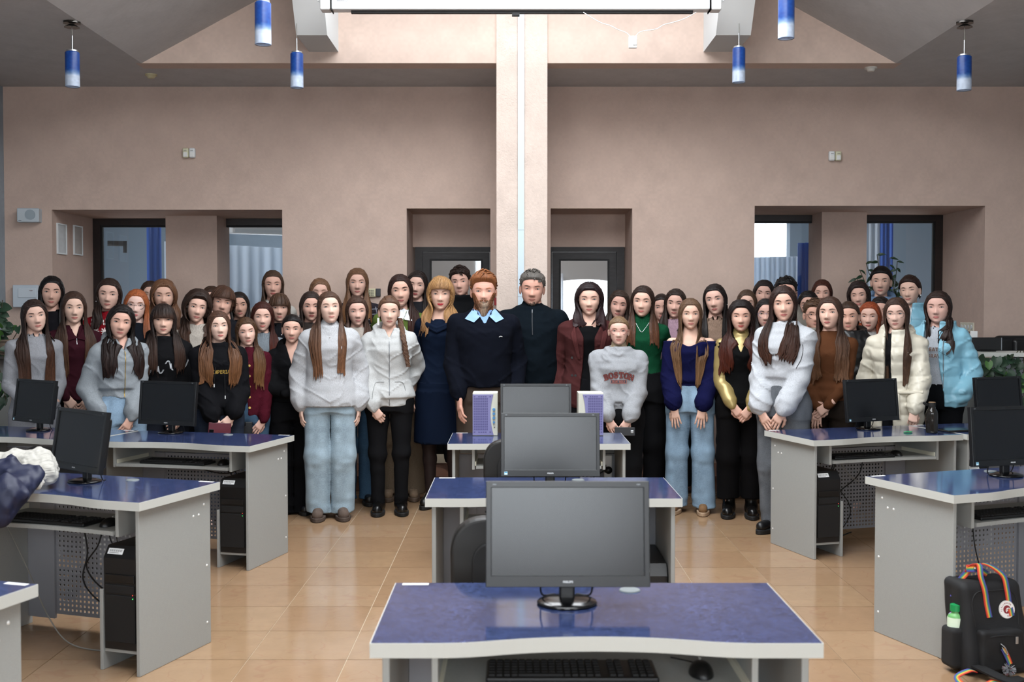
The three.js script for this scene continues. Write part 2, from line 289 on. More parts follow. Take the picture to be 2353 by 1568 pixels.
// ───────────────────────── pendant lamps
const lampTex = texture(64, (u, v) => { const t = Math.max(0, Math.min(1, (v - 0.28) / 0.2 + 0.12 * tn(u, v, 14, 3))); const n = 0.06 * tn(u, v, 20, 4); return [0.80 + (0.08 - 0.80) * t + n, 0.85 + (0.29 - 0.85) * t + n, 0.92 + (0.62 - 0.92) * t + n]; });
lampTex.wrapT = THREE.ClampToEdgeWrapping;
const lampGlass = mat('#ffffff', 0.35, { map: lampTex, transmission: 0.25, thickness: 0 });
function pendant(px, yTop, yBot, d, ceilY, label, canopy) {
  const a = atZ(px, yTop, d), b = atZ(px, yBot, d), h = a.y - b.y, r = 0.0485;
  const g = thing('pendant_lamp', label, 'lamp', 'blue and white glass pendant lamps', [a.x, b.y, a.z]);
  const pts = [[r - 0.004, 0.004], [r, 0], [r, h * 0.5], [r, h - 0.008], [r - 0.008, h], [0.012, h], [0.012, h - 0.004], [r - 0.01, h - 0.006], [r - 0.004, h - 0.012], [r - 0.004, 0.004]].map((p) => new THREE.Vector2(...p));
  const lg = new THREE.LatheGeometry(pts, 32); const uv = lg.attributes.uv, p = lg.attributes.position; for (let i = 0; i < p.count; i++) uv.setXY(i, uv.getX(i), p.getY(i) / h);
  mesh('glass_shade', lg, lampGlass, g);
  mesh('cap', cyl(0.04, 0.04, 0.012, 0, h + 0.004, 0, 24), M.steel, g);
  mesh('stem', cyl(0.006, 0.006, 0.1, 0, h + 0.06, 0, 10), M.steel, g);
  mesh('cable', cyl(0.0025, 0.0025, Math.max(0.02, ceilY - b.y - h - 0.1), 0, h + 0.11 + (ceilY - b.y - h - 0.11) / 2, 0, 6), M.cordGrey, g);
  mesh('ceiling_rose', merge([cyl(0.02, 0.055, 0.022, 0, ceilY - b.y - 0.03, 0, 8), cyl(0.06, 0.06, 0.012, 0, ceilY - b.y - 0.008, 0, 8)]), mat('#4a4744', 0.25, { metalness: 0.8 }), g);
}
pendant(166, 119, 200, 7.75, YC, 'blue glass pendant lamp hung from the flat ceiling near the speaker side');
pendant(682, 122, 202, 8.45, 4.27, 'blue glass pendant lamp hanging beside the bracket under the casing logo');
pendant(1698, 110, 190, 8.45, 4.24, 'blue glass pendant lamp hanging beside the bracket above the door switch cable');
pendant(2216, 129, 208, 7.75, YC, 'blue glass pendant lamp hung from the flat ceiling above the vine counter');
pendant(604, 5, 103, 6.7, 4.2, 'larger-looking blue pendant lamp over the sensor side of the vault');
pendant(1807, -10, 89, 6.7, 4.2, 'larger-looking blue pendant lamp over the puffer jacket side of the vault');

// ───────────────────────── rolled-up projection screen and its switch
{
  const z = 8.13, a = atZ(738, 28, z), b = atZ(1655, 26, z), y0 = a.y, g = thing('projection_screen', 'white rolled-up projection screen casing hung across the column', 'projection screen', null, [0, y0, -z]);
  mesh('casing', rbox(b.x - a.x - 0.16, 0.105, 0.1, 0.012, (a.x + b.x) / 2, 0.06, 0), mat('#eceeee', 0.35), g);
  for (const [x, s] of [[a.x, 1], [b.x, -1]]) { mesh('end_cap', rbox(0.075, 0.11, 0.105, 0.012, x + s * 0.035, 0.06, 0), M.white, g); mesh('hanging_strap', box(x + s * 0.078, x + s * 0.084, 0, 0.125, -0.056, 0.056), M.blackMatte, g); const t = new THREE.TorusGeometry(0.022, 0.003, 6, 16); t.translate(x - s * 0.004, 0.09, 0.03); mesh('pull_ring', t, M.steel, g); }
  mesh('bottom_slat', box(a.x + 0.22, b.x - 0.2, -0.012, 0.008, -0.012, 0.02), M.blackMatte, g);
  mesh('pull_tab', box(0.0, 0.055, -0.03, -0.01, -0.012, 0.03), M.blackMatte, g);
  const tx = textTex(128, 48, (c, w, h) => { c.fillStyle = '#8a8f96'; c.font = 'bold 30px sans-serif'; c.fillText('Walfix', 2, 34); c.lineWidth = 4; c.strokeStyle = '#7b8a94'; c.beginPath(); c.arc(112, 24, 10, 0, 7); c.stroke(); });
  const lg = new THREE.PlaneGeometry(0.08, 0.03); lg.translate(a.x + 0.16, 0.07, 0.0512); mesh('maker_lettering', lg, printMat(tx), g);
  // wires to a loose switch box
  const w = thing('switch_box', 'white switch box hanging on two thin wires below the screen casing', 'switch', null, [0, 0, -8.1]); const P = (x, y) => atZ(x, y, 8.1).setZ(0);
  mesh('switch_body', rbox(0.06, 0.088, 0.03, 0.006, P(1454, 97).x, P(1454, 97).y, 0), M.white, w); mesh('rocker', rbox(0.03, 0.05, 0.01, 0.004, P(1458, 97).x, P(1454, 97).y, 0.017), M.whiteTrim, w);
  mesh('wire', tube([P(1340, 28), P(1362, 42), P(1385, 54), P(1400, 58), P(1420, 68), P(1440, 76), P(1448, 84)], 0.003, 40, 6), M.white, w);
  mesh('wire', tube([P(1600, 28), P(1575, 42), P(1545, 52), P(1525, 57), P(1510, 66), P(1470, 74), P(1460, 84)], 0.003, 40, 6), M.white, w);
}
// ───────────────────────── small fittings on the far wall
function sensorPair(px, py, flip, where) {
  const c = atZ(px, py, 9.98); const kinds = flip ? ['#e6e9ea', '#d9d6b8'] : ['#d9d6b8', '#e6e9ea'];
  kinds.forEach((k, i) => {
    const g = thing('motion_sensor', (k === '#d9d6b8' ? 'cream' : 'white') + ' motion sensor on the pink wall above the ' + where, 'sensor', 'wall motion sensors', [c.x - 0.029 + i * 0.058, c.y, -9.975]);
    mesh('housing', rbox(0.054, 0.088, 0.045, 0.014), mat(k, 0.45), g); mesh('lens', rbox(0.036, 0.042, 0.01, 0.004, 0, -0.016, 0.021), mat('#f2f2ee', 0.3), g); mesh('indicator_slot', box(-0.012, 0.012, 0.016, 0.02, 0.021, 0.0245), M.cordGrey, g);
  });
}
sensorPair(435, 352, false, 'framed papers recess'); sensorPair(1918, 359, true, 'ficus window recess');
{ // detectors on the ceiling
  for (const [px, py, w, d2] of [[347, 171, 'flat ceiling by the cream sensor', '#c9bf98'], [2001, 155, 'ceiling edge over the puffer jackets', '#dcdad2']]) { const p = onY(px, py, YC); const g = thing('smoke_detector', 'small ' + (d2 === '#c9bf98' ? 'yellowed' : 'white') + ' detector on the ' + w, 'detector', null, [p.x, YC, p.z]); mesh('base_plate', cyl(0.05, 0.05, 0.012, 0, -0.006, 0, 20), mat(d2, 0.5), g); mesh('dome', cyl(0.04, 0.026, 0.022, 0, -0.022, 0, 20), mat(d2, 0.5), g); }
  const s = atZ(70, 496, 9.97), g = thing('wall_speaker', 'grey square loudspeaker high on the wall beside the framed papers', 'speaker', null, [s.x, s.y, -9.95], 0.12); mesh('housing', rbox(0.19, 0.125, 0.1, 0.01), mat('#b9c2c8', 0.5), g); const r = cyl(0.045, 0.045, 0.008, 0, 0, 0, 28); r.rotateX(Math.PI / 2); r.translate(0.02, 0.004, 0.052); mesh('round_grille', r, mat('#98a4ac', 0.7), g); mesh('maker_mark', box(-0.08, -0.055, -0.05, -0.046, 0.0495, 0.051), M.blackMatte, g);
  const e = atZ(62, 681, 9.98), b = thing('fuse_box', 'white flat fuse box on the wall behind two dark-haired women', 'fuse box', null, [e.x, e.y, -9.97]); mesh('housing', rbox(0.225, 0.2, 0.06, 0.008), mat('#c3cdd6', 0.5), b); mesh('cover', rbox(0.16, 0.085, 0.012, 0.004, 0.02, 0.03, 0.03), mat('#cdd6de', 0.5), b); const tg = new THREE.PlaneGeometry(0.04, 0.012); tg.translate(0.06, 0.05, 0.0368); mesh('lettering', tg, printMat(textTex(64, 20, (c) => { c.fillStyle = '#7a2b30'; c.font = 'bold 18px sans-serif'; c.fillText('Hager', 2, 16); })), b);
  // framed papers on the side of the recess
  for (const [z, t, lab, cc] of [[-10.2, 2.3, 'white framed sheet on the recess side wall nearer the loudspeaker', '#cfd2d3'], [-10.58, 2.31, 'framed faded diploma on the recess side wall next to the brown frame', '#b5aaa0']]) { const f = thing('picture_frame', lab, 'picture frame', 'frames on the recess side', [-4.135, t - 0.14, z]); mesh('frame', merge([box(0, 0.014, -0.14, 0.14, -0.105, -0.093), box(0, 0.014, -0.14, 0.14, 0.093, 0.105), box(0, 0.014, 0.128, 0.14, -0.093, 0.093), box(0, 0.014, -0.14, -0.128, -0.093, 0.093)]), M.whiteTrim, f); mesh('sheet', box(0.002, 0.007, -0.128, 0.128, -0.093, 0.093), mat(cc, 0.6, { map: T.plasterSoft }), f); }
  // alarm keypad
  const k = atZ(858, 673, 9.985), kp = thing('alarm_keypad', 'cream alarm keypad with dark side flap behind the plaid shirt', 'keypad', null, [k.x, k.y, -9.985]); mesh('housing', rbox(0.085, 0.075, 0.024, 0.005, -0.022, 0, 0), mat('#cfc9a8', 0.5), kp); mesh('side_flap', rbox(0.042, 0.07, 0.022, 0.004, 0.044, 0.002, 0), mat('#33363b', 0.4), kp);
  for (let i = 0; i < 4; i++) for (let j = 0; j < 4; j++) mesh('key', box(-0.052 + i * 0.015, -0.042 + i * 0.015, -0.027 + j * 0.014, -0.018 + j * 0.014, 0.011, 0.0145), mat('#6f6d63', 0.6), kp);
  const fa = atZ(1143, 690, 9.25), al = thing('fire_alarm', 'small red fire alarm button on the side of the column', 'fire alarm', null, [-0.135, fa.y, -9.2]); mesh('housing', rbox(0.022, 0.09, 0.09, 0.006), mat('#8f1420', 0.45), al); mesh('button_plate', rbox(0.006, 0.03, 0.03, 0.002, -0.012, 0.01, 0), M.white, al);
  const so = atZ(2214, 752, 10.3); const sk = thing('wall_socket', 'white four-gang wall socket on the side of the recess behind the sky-blue jacket', 'socket', null, [4.245, so.y, -10.35]); mesh('plate', rbox(0.012, 0.085, 0.3, 0.004), M.cream, sk); for (let i = 0; i < 4; i++) { const c2 = cyl(0.021, 0.021, 0.01, 0, 0, 0, 18); c2.rotateZ(Math.PI / 2); c2.translate(-0.006, 0, -0.11 + i * 0.073); mesh('outlet', c2, M.whiteTrim, sk); }
}
// ───────────────────────── desks
const DT = 0.73, DW = 1.073, DD = 0.58;                       // desk height, width, depth
function topShape(inset) {
  const s = new THREE.Shape(), a = DW / 2 - inset, f = DD / 2 - inset, b = DD / 2 - inset;
  s.moveTo(-a, b); s.lineTo(a, b); s.lineTo(a, -f); s.lineTo(a * 0.72, -f);
  s.bezierCurveTo(a * 0.45, -f, a * 0.42, -f + 0.05, 0, -f + 0.052); s.bezierCurveTo(-a * 0.42, -f + 0.05, -a * 0.45, -f, -a * 0.72, -f);
  s.lineTo(-a, -f); s.lineTo(-a, b); return s;
}
function flat(shape, y0, h) { const g = new THREE.ExtrudeGeometry(shape, { depth: h, bevelEnabled: false, curveSegments: 14 }); g.rotateX(-Math.PI / 2); g.translate(0, y0, 0); return g; }
const topGeo = flat(topShape(0), DT - 0.036, 0.0352), lamGeo = flat(topShape(0.0025), DT - 0.001, 0.001);
function perforated(x0, x1, y0, y1, pitch, hole, z, th) { // a thin sheet with rows of square holes
  const nx = Math.floor((x1 - x0) / pitch), ny = Math.floor((y1 - y0) / pitch), g = [], mx = (x1 - x0 - nx * pitch) / 2, my = (y1 - y0 - ny * pitch) / 2, e = (pitch - hole) / 2;
  const add = (a, b, c, d) => g.push(box(a, b, c, d, z, z + th));
  let y = y0; for (let j = 0; j < ny; j++) {
    const h0 = y0 + my + j * pitch + e, h1 = h0 + hole; add(x0, x1, y, h0); y = h1;
    let x = x0; for (let i = 0; i < nx; i++) { const a = x0 + mx + i * pitch + e; add(x, a, h0, h1); x = a + hole; } add(x, x1, h0, h1);
  }
  add(x0, x1, y, y1); return merge(g);
}
const perfGeo = perforated(-0.34, 0.34, 0.06, 0.6, 0.0235, 0.0105, -DD / 2 + 0.05, 0.003);
const panelGeo = rbox(0.018, DT - 0.036, DD - 0.07, 0.003, 0, (DT - 0.036) / 2, 0.005, 1);
const trayShape = (() => { const s = new THREE.Shape(), a = 0.37; s.moveTo(-a, 0.14); s.lineTo(a, 0.14); s.lineTo(a, -0.2); s.quadraticCurveTo(0, -0.16, -a, -0.2); s.lineTo(-a, 0.14); return s; })();
const trayGeo = flat(trayShape, DT - 0.155, 0.017);
const boltGeo = (() => { const g = new THREE.SphereGeometry(0.006, 8, 6); g.scale(0.5, 1, 1); return g; })();
const stickerMat = new THREE.MeshPhysicalMaterial({ roughness: 0.6, map: textTex(96, 32, (c, w, h) => { c.fillStyle = '#f3f3f1'; c.fillRect(0, 0, w, h); c.fillStyle = '#9aa0ac'; c.font = '20px sans-serif'; c.fillText('12', 16, 24); c.fillText('3', 66, 24); }) });
function desk(label, x, z, turn, cpu, group, opt = {}) {
  const g = thing('computer_desk', label, 'desk', group, [x, 0, z], turn);
  const t = mesh('desktop', topGeo, M.edge, g); mesh('blue_laminate', lamGeo, M.laminate, t);
  for (const s of [-1, 1]) {
    const p = mesh('side_panel', panelGeo, M.boardGrey, g); p.position.x = s * (DW / 2 - 0.035);
    for (const [y, zz] of [[0.64, -0.2], [0.6, -0.12], [0.6, -0.16], [0.36, -0.22], [0.1, -0.22]]) { const b = mesh('bolt_cap', boltGeo, M.white, p); b.position.set(s * 0.009, y, zz); }
    const d = mesh('tray_bracket', rbox(0.016, 0.125, DD - 0.16, 0.002, s * 0.386, DT - 0.0985, 0.03, 1), M.boardGrey, g);
    mesh('runner', box(s * 0.374 - 0.004, s * 0.374 + 0.004, DT - 0.14, DT - 0.115, -0.1, 0.225), M.cream, d);
    mesh('back_panel', rbox(0.155, 0.56, 0.016, 0.002, s * 0.4145, 0.32, -DD / 2 + 0.06, 1), M.perf, g);
  }
  const tr = mesh('keyboard_tray', trayGeo, M.boardGrey, g); tr.position.z = 0.045;
  mesh('perforated_panel', perfGeo, M.perf, g);
  mesh('back_rail', box(-DW / 2 + 0.05, DW / 2 - 0.05, DT - 0.12, DT - 0.09, -DD / 2 + 0.07, -DD / 2 + 0.088), M.boardGrey, g);
  const st = mesh('inventory_sticker', new THREE.PlaneGeometry(0.075, 0.02), stickerMat, t); st.rotation.x = -Math.PI / 2; st.position.set((opt.sticker || -1) * (DW / 2 - 0.06), DT + 0.0004, -DD / 2 + 0.018);
  mesh('cable_grommet', cyl(0.028, 0.03, 0.003, 0.13, DT + 0.002, -0.2, 24), mat('#747b7d', 0.5), t);
  if (cpu) { // low stand for the computer tower
    const c = thing('tower_stand', 'grey low stand carrying the tower under the ' + opt.short, 'stand', 'computer tower stands', [x, 0, z], turn), cx = cpu * 0.39;
    for (const s of [-1, 1]) mesh('side_board', rbox(0.016, 0.34, 0.44, 0.002, cx + s * 0.0945, 0.17, 0.01, 1), M.boardGrey, c);
    mesh('shelf', rbox(0.172, 0.016, 0.42, 0.002, cx, 0.085, 0.01, 1), M.boardGrey, c);
    tower('black computer tower with white sticker standing under the ' + opt.short, x, z, turn, cx);
  }
  return g;
}
const towerSticker = new THREE.MeshPhysicalMaterial({ roughness: 0.6, map: textTex(64, 24, (c, w, h) => { c.fillStyle = '#eef0f0'; c.fillRect(0, 0, w, h); c.fillStyle = '#777'; for (let i = 0; i < 18; i++) c.fillRect(6 + i * 3, 5, 1 + (i % 3 === 0), 9); c.fillRect(6, 17, 40, 2); }) });
const led = (c) => new THREE.MeshPhysicalMaterial({ color: c, emissive: c, emissiveIntensity: 1.2 });
const ledGreen = led('#3fe06a'), ledRed = led('#e05040');
function tower(label, x, z, turn, cx, y0 = 0.093, dz = 0) {
  const c = thing('computer_tower', label, 'computer', 'black computer towers', [x, 0, z], turn);
  const s = new THREE.Shape(); s.moveTo(-0.2, 0); s.lineTo(0.2, 0); s.lineTo(0.205, 0.38); s.lineTo(0.175, 0.425); s.lineTo(-0.2, 0.425); s.lineTo(-0.2, 0);
  const b = new THREE.ExtrudeGeometry(s, { depth: 0.16, bevelEnabled: true, bevelSize: 0.004, bevelThickness: 0.004, bevelSegments: 1 }); b.rotateY(-Math.PI / 2); b.translate(cx + 0.08, y0 + 0.003, 0.02 + dz);
  mesh('case', b, M.black, c);
  mesh('front_panel', rbox(0.15, 0.2, 0.014, 0.004, cx, y0 + 0.13, 0.225 + dz, 1), M.blackMatte, c);
  mesh('drive_cover', rbox(0.145, 0.036, 0.014, 0.003, cx, y0 + 0.3, 0.226 + dz, 1), M.blackGloss, c); mesh('drive_cover', rbox(0.145, 0.036, 0.014, 0.003, cx, y0 + 0.255, 0.226 + dz, 1), M.blackMatte, c);
  mesh('power_light', new THREE.SphereGeometry(0.0022, 8, 6).translate(cx + 0.066, y0 + 0.22, 0.233 + dz), ledGreen, c); mesh('disk_light', new THREE.SphereGeometry(0.0018, 8, 6).translate(cx + 0.066, y0 + 0.235, 0.233 + dz), ledRed, c);
  for (let i = 0; i < 4; i++) mesh('front_slot', box(cx - 0.05 + i * 0.026, cx - 0.036 + i * 0.026, y0 + 0.345, y0 + 0.352, 0.218 + dz, 0.2235 + dz), M.cordGrey, c);
  const st = mesh('sticker', new THREE.PlaneGeometry(0.075, 0.026), towerSticker, c); st.position.set(cx - 0.03, y0 + 0.4105, 0.2145 + dz); st.rotation.x = -0.59;
  return c;
}
// ───────────────────────── monitors, keyboards, mice
const logoMat = printMat(textTex(256, 48, (c, w, h) => { c.fillStyle = '#e9ebec'; c.font = 'bold 44px sans-serif'; c.textAlign = 'center'; c.fillText('PHILIPS', 128, 40); }), 0.4);
const cornerMat = printMat(textTex(96, 32, (c, w, h) => { c.fillStyle = '#9aa2aa'; c.font = 'bold 24px sans-serif'; c.fillText('193V', 4, 26); }), 0.4);
const starMat = new THREE.MeshPhysicalMaterial({ roughness: 0.5, map: textTex(48, 48, (c, w, h) => { c.fillStyle = '#bfe3ee'; c.fillRect(0, 0, w, h); c.fillStyle = '#2f8fb8'; c.fillRect(4, 4, 40, 16); c.fillStyle = '#fff'; c.fillRect(8, 26, 32, 4); c.fillRect(8, 34, 24, 4); }) });
const bezelMat = mat('#121315', 0.34), MW = 0.43, MH = 0.274;
const bezelGeo = (() => { const s = new THREE.Shape(), w = MW / 2, h = MH / 2; s.moveTo(-w, -h); s.lineTo(w, -h); s.lineTo(w, h); s.lineTo(-w, h); s.lineTo(-w, -h); const p = new THREE.Path(); p.moveTo(-w + 0.012, -h + 0.026); p.lineTo(-w + 0.012, h - 0.014); p.lineTo(w - 0.012, h - 0.014); p.lineTo(w - 0.012, -h + 0.026); p.lineTo(-w + 0.012, -h + 0.026); s.holes.push(p); return new THREE.ExtrudeGeometry(s, { depth: 0.02, bevelEnabled: true, bevelSize: 0.0015, bevelThickness: 0.002, bevelSegments: 2 }); })();
const baseGeo = (() => { const pts = [[0, 0], [0.078, 0], [0.081, 0.004], [0.078, 0.009], [0.05, 0.016], [0.0, 0.018]].map((p) => new THREE.Vector2(...p)); const g = new THREE.LatheGeometry(pts, 40); g.scale(1, 1, 0.9); return g; })();
function monitor(label, px, py, turn, tilt, star, swivel = 0) { // px, py: the middle of the foot on the desk
  const p = onY(px, py, DT), g = thing('computer_monitor', label, 'monitor', 'black desktop monitors', [p.x, DT, p.z], turn);
  mesh('foot', baseGeo, M.blackGloss, g);
  mesh('neck', rbox(0.042, 0.12, 0.03, 0.008, 0, 0.07, -0.012), M.black, g);
  const h = new THREE.Group(); h.name = 'display_head'; h.position.set(0, 0.055 + MH / 2, 0.012); h.rotation.set(-tilt, swivel, 0, 'YXZ'); g.add(h);
  mesh('bezel', bezelGeo, bezelMat, h);
  mesh('screen', box(-MW / 2 + 0.011, MW / 2 - 0.011, -MH / 2 + 0.025, MH / 2 - 0.013, 0.008, 0.0155), M.screen, h);
  mesh('rear_shell', rbox(MW - 0.04, MH - 0.05, 0.03, 0.012, 0, 0, -0.013), M.black, h);
  const l = mesh('maker_lettering', new THREE.PlaneGeometry(0.042, 0.008), logoMat, h); l.position.set(0, -MH / 2 + 0.0125, 0.0228);
  for (const s of [-1, 1]) { const k = mesh('corner_lettering', new THREE.PlaneGeometry(0.018, 0.006), cornerMat, h); k.position.set(s * (MW / 2 - 0.024), MH / 2 - 0.0065, 0.0228); }
  if (star) { const k = mesh('energy_sticker', new THREE.PlaneGeometry(0.014, 0.014), starMat, h); k.position.set(-MW / 2 + 0.02, -MH / 2 + 0.0125, 0.0229); }
  for (const s of [-1, 1]) mesh('cable', tube([V(s * 0.06, 0.09, -0.03), V(s * 0.07, 0.05, -0.035), V(s * 0.065, 0.012, -0.05), V(s * 0.03, 0.004, -0.085)], 0.0028, 20, 6), M.cord, g);
  return g;
}
const keyGeo = rbox(0.0155, 0.007, 0.0155, 0.002, 0, 0, 0, 1);
function keyboard(label, x, z, turn, dx = 0, dz = 0.1) {
  const g = thing('keyboard', label, 'keyboard', 'black keyboards on the trays', [x, DT - 0.138, z], turn), keys = [];
  const fr = rbox(0.43, 0.016, 0.145, 0.006, dx, 0.0085, dz); mesh('frame', fr, M.black, g);
  for (let r = 0; r < 6; r++) for (let k = 0; k < 22; k++) { if (k === 15 || k === 18) continue; if (r === 0 && k > 3 && k < 10) { if (k === 4) { const b = rbox(0.112, 0.007, 0.0155, 0.002, dx - 0.2 + 6.5 * 0.0188, 0.019, dz + 0.057, 1); keys.push(b); } continue; } const c = keyGeo.clone(); c.translate(dx - 0.2 + k * 0.0188, 0.019, dz + 0.057 - r * 0.021); keys.push(c); }
  mesh('keys', merge(keys), M.blackMatte, g).userData.kind = 'stuff';
  return g;
}
function mouse(label, x, z, turn, dx, dz, y = DT - 0.138) { const g = thing('computer_mouse', label, 'mouse', 'black mice', [x, y, z], turn); const b = new THREE.SphereGeometry(0.05, 20, 14); b.scale(0.62, 0.66, 1.05); const p = b.attributes.position; for (let i = 0; i < p.count; i++) if (p.getY(i) < 0) p.setY(i, p.getY(i) * 0.03); b.computeVertexNormals(); b.translate(dx, 0.002, dz); mesh('shell', b, M.black, g); const w = cyl(0.008, 0.008, 0.006, 0, 0, 0, 14); w.rotateZ(Math.PI / 2); w.translate(dx, 0.03, dz - 0.028); mesh('scroll_wheel', w, M.cordGrey, g); mesh('cable', tube([V(dx, 0.012, dz - 0.05), V(dx - 0.02, 0.006, dz - 0.09), V(dx - 0.06, 0.006, dz - 0.12)], 0.0018, 14, 5), M.cord, g); }

const GC = 'desks of the middle row', GS = 'desks of the angled side rows', D2R = Math.PI / 180;
// middle row, one behind the other
function midDesk(label, cx, zf, short, cpuTower) { const z = zf - DD / 2; desk(label, cx, z, 0, 0, GC); tower('black computer tower standing beneath the ' + short, cx, z, 0, 0.405, 0.0, -0.02); return z; }
const zA = midDesk('blue-topped desk with the curved pale edge carrying only the large monitor', 0.2, -2.6, 'foremost middle desk'), zB2 = midDesk('blue-topped middle desk standing between two other desks of its row', 0.174, -4.6, 'second middle desk'), zC2 = midDesk('blue-topped middle desk carrying the two purple loudspeakers', 0.158, -6.48, 'loudspeaker desk');
// angled rows: placed by the inner front corner
function sideDesk(label, px, py, deg, side, short, along = 0, cpu = true) {
  const c = px instanceof THREE.Vector3 ? px : onY(px, py, DT), a = deg * D2R * (side < 0 ? -1 : 1); // left rows turn clockwise seen from above
  const ax = V(Math.cos(a), 0, -Math.sin(a)), az = V(Math.sin(a), 0, Math.cos(a)); // local x and z in the world
  const centre = c.clone().addScaledVector(ax, side * (DW / 2 + along)).addScaledVector(az, -DD / 2);
  const cpuSide = !cpu ? 0 : side < 0 ? 1 : -1;
  desk(label, centre.x, centre.z, a, cpuSide, GS, { sticker: -side, short });
  return [centre, a];
}
const [LN, aLN] = sideDesk('angled blue-topped desk with the navy coat thrown over it', 320, 1156, 18.5, -1, 'coat desk');
const [LM, aLM] = sideDesk('angled blue-topped desk in front of the women in black hoodies', 574, 1026, 14.5, -1, 'black hoodie desk');
const [LM2, aLM2] = sideDesk('angled blue-topped desk in front of the burgundy zip sweater', 574, 1026, 14.5, -1, 'burgundy sweater desk', DW + 0.03);
const [LF, aLF] = sideDesk('angled desk of which only one corner with a white sticker shows', V(-1.53, DT, -2.61), 0, 17, -1, 'corner desk');
const [RN, aRN] = sideDesk('angled blue-topped desk beside the black backpack', 2192, 1139, 20.5, 1, 'backpack desk', 0, false);
const [RM, aRM] = sideDesk('angled blue-topped desk carrying the dark water bottle', 1869.6, 1012.6, 17, 1, 'bottle desk');
const [RM2, aRM2] = sideDesk('angled desk behind the backpack desk with a small dark monitor', 1869.6, 1012.6, 17, 1, 'small monitor desk', DW + 0.03);
// monitors
monitor('dark monitor alone on the foremost curved desk, seen whole', 1303, 1388, 0, 0.12, false);
monitor('dark monitor with a white energy sticker on the second middle desk', 1264, 1121, 0, 0.12, true);
monitor('grey-looking monitor between the purple loudspeakers', 1231, 1006, 0, 0.12, false);
monitor('turned black monitor standing behind the navy coat', 195, 1108, aLN - 0.38, 0.16, false);
monitor('turned black monitor in front of the burgundy zip sweater', 88, 990, aLM2 - 0.36, 0.14, true);
monitor('black monitor in front of the rhinestone hoodie', 392, 996, aLM - 0.12, 0.10, false);
monitor('black monitor in front of the brown fitted top and white coat', 1996, 987, aRM + 0.12, 0.12, true);
monitor('small-looking black monitor before the perforated vine counter', 2287, 978, aRM2 + 0.15, 0.12, false);
monitor('black monitor on the desk beside the backpack', 2312, 1094, aRN - 0.1, 0.10, true);
// keyboards and mice on the trays
keyboard('black keyboard under the edge of the foremost curved desk', 0.2, zA, 0, -0.05, 0.10); mouse('black mouse under the edge of the foremost curved desk', 0.2, zA, 0, 0.28, 0.10);
keyboard('black keyboard under the second middle desk', 0.174, zB2, 0);
keyboard('black keyboard under the coat desk', LN.x, LN.z, aLN, -0.02, 0.14); mouse('black mouse under the coat desk', LN.x, LN.z, aLN, 0.27, 0.14);
keyboard('black keyboard under the black hoodie desk', LM.x, LM.z, aLM, -0.02, 0.14); mouse('black mouse under the black hoodie desk', LM.x, LM.z, aLM, 0.28, 0.13);
keyboard('black keyboard under the bottle desk', RM.x, RM.z, aRM, -0.12, 0.14); mouse('black mouse under the bottle desk', RM.x, RM.z, aRM, 0.16, 0.13);
keyboard('black keyboard under the backpack desk', RN.x, RN.z, aRN, -0.1, 0.14);
// cable bundles under the angled desks
function cables(label, C, a, list, m = M.cord) { const g = thing('computer_cable', label, 'cable', 'cables under the desks', [C.x, 0, C.z], a); for (const [r, ...p] of list) mesh('strand', tube(p.map((q) => V(...q)), r, 36, 6), m, g); }
cables('black looped cables hanging under the coat desk', LN, aLN, [[0.004, [-0.08, 0.58, -0.1], [-0.06, 0.4, -0.12], [-0.07, 0.28, -0.1], [0.02, 0.2, -0.08], [0.15, 0.14, -0.1], [0.3, 0.13, -0.15]], [0.004, [0.04, 0.58, -0.12], [0.02, 0.45, -0.1], [-0.05, 0.34, -0.1], [0.05, 0.24, -0.1], [0.2, 0.27, -0.08], [0.26, 0.34, -0.08]], [0.003, [0.05, 0.58, -0.12], [0.09, 0.46, -0.1], [0.2, 0.4, -0.08], [0.28, 0.3, -0.1]], [0.0025, [0.06, 0.58, -0.15], [0.1, 0.35, -0.15], [0.14, 0.12, -0.16]]]);
cables('grey thin cable lying on the floor under the coat desk', LN, aLN, [[0.003, [-0.5, 0.5, -0.1], [-0.36, 0.3, -0.08], [-0.2, 0.12, -0.02], [-0.05, 0.02, 0.02], [0.2, 0.006, 0.02], [0.28, 0.006, -0.02]]], M.cordGrey);
cables('black sagging cable under the black hoodie desk', LM, aLM, [[0.004, [-0.1, 0.58, -0.1], [0.05, 0.52, -0.08], [0.2, 0.51, -0.08], [0.34, 0.57, -0.1]], [0.003, [0.1, 0.58, -0.12], [0.2, 0.5, -0.1], [0.3, 0.4, -0.1]], [0.003, [0.16, 0.58, -0.14], [0.24, 0.48, -0.12], [0.28, 0.36, -0.12]]]);
cables('black tangled cables under the bottle desk', RM, aRM, [[0.004, [-0.12, 0.58, -0.1], [-0.16, 0.48, -0.1], [-0.2, 0.4, -0.08], [-0.18, 0.3, -0.1], [-0.1, 0.34, -0.1], [0.05, 0.45, -0.1], [0.08, 0.56, -0.1]], [0.004, [-0.1, 0.57, -0.12], [-0.14, 0.45, -0.12], [-0.22, 0.2, -0.12], [-0.1, 0.05, -0.12], [0.02, 0.06, -0.14]], [0.003, [-0.2, 0.4, -0.1], [-0.1, 0.35, -0.1], [0.0, 0.2, -0.12], [-0.1, 0.02, -0.14]]]);
cables('pale strings stretched under the bottle desk', RM, aRM, [[0.0025, [-0.24, 0.58, -0.05], [-0.32, 0.42, -0.06]], [0.0025, [-0.16, 0.58, -0.05], [-0.05, 0.45, -0.06], [0.02, 0.4, -0.06]], [0.0025, [0.22, 0.58, -0.05], [0.14, 0.42, -0.06]]], M.cordGrey);
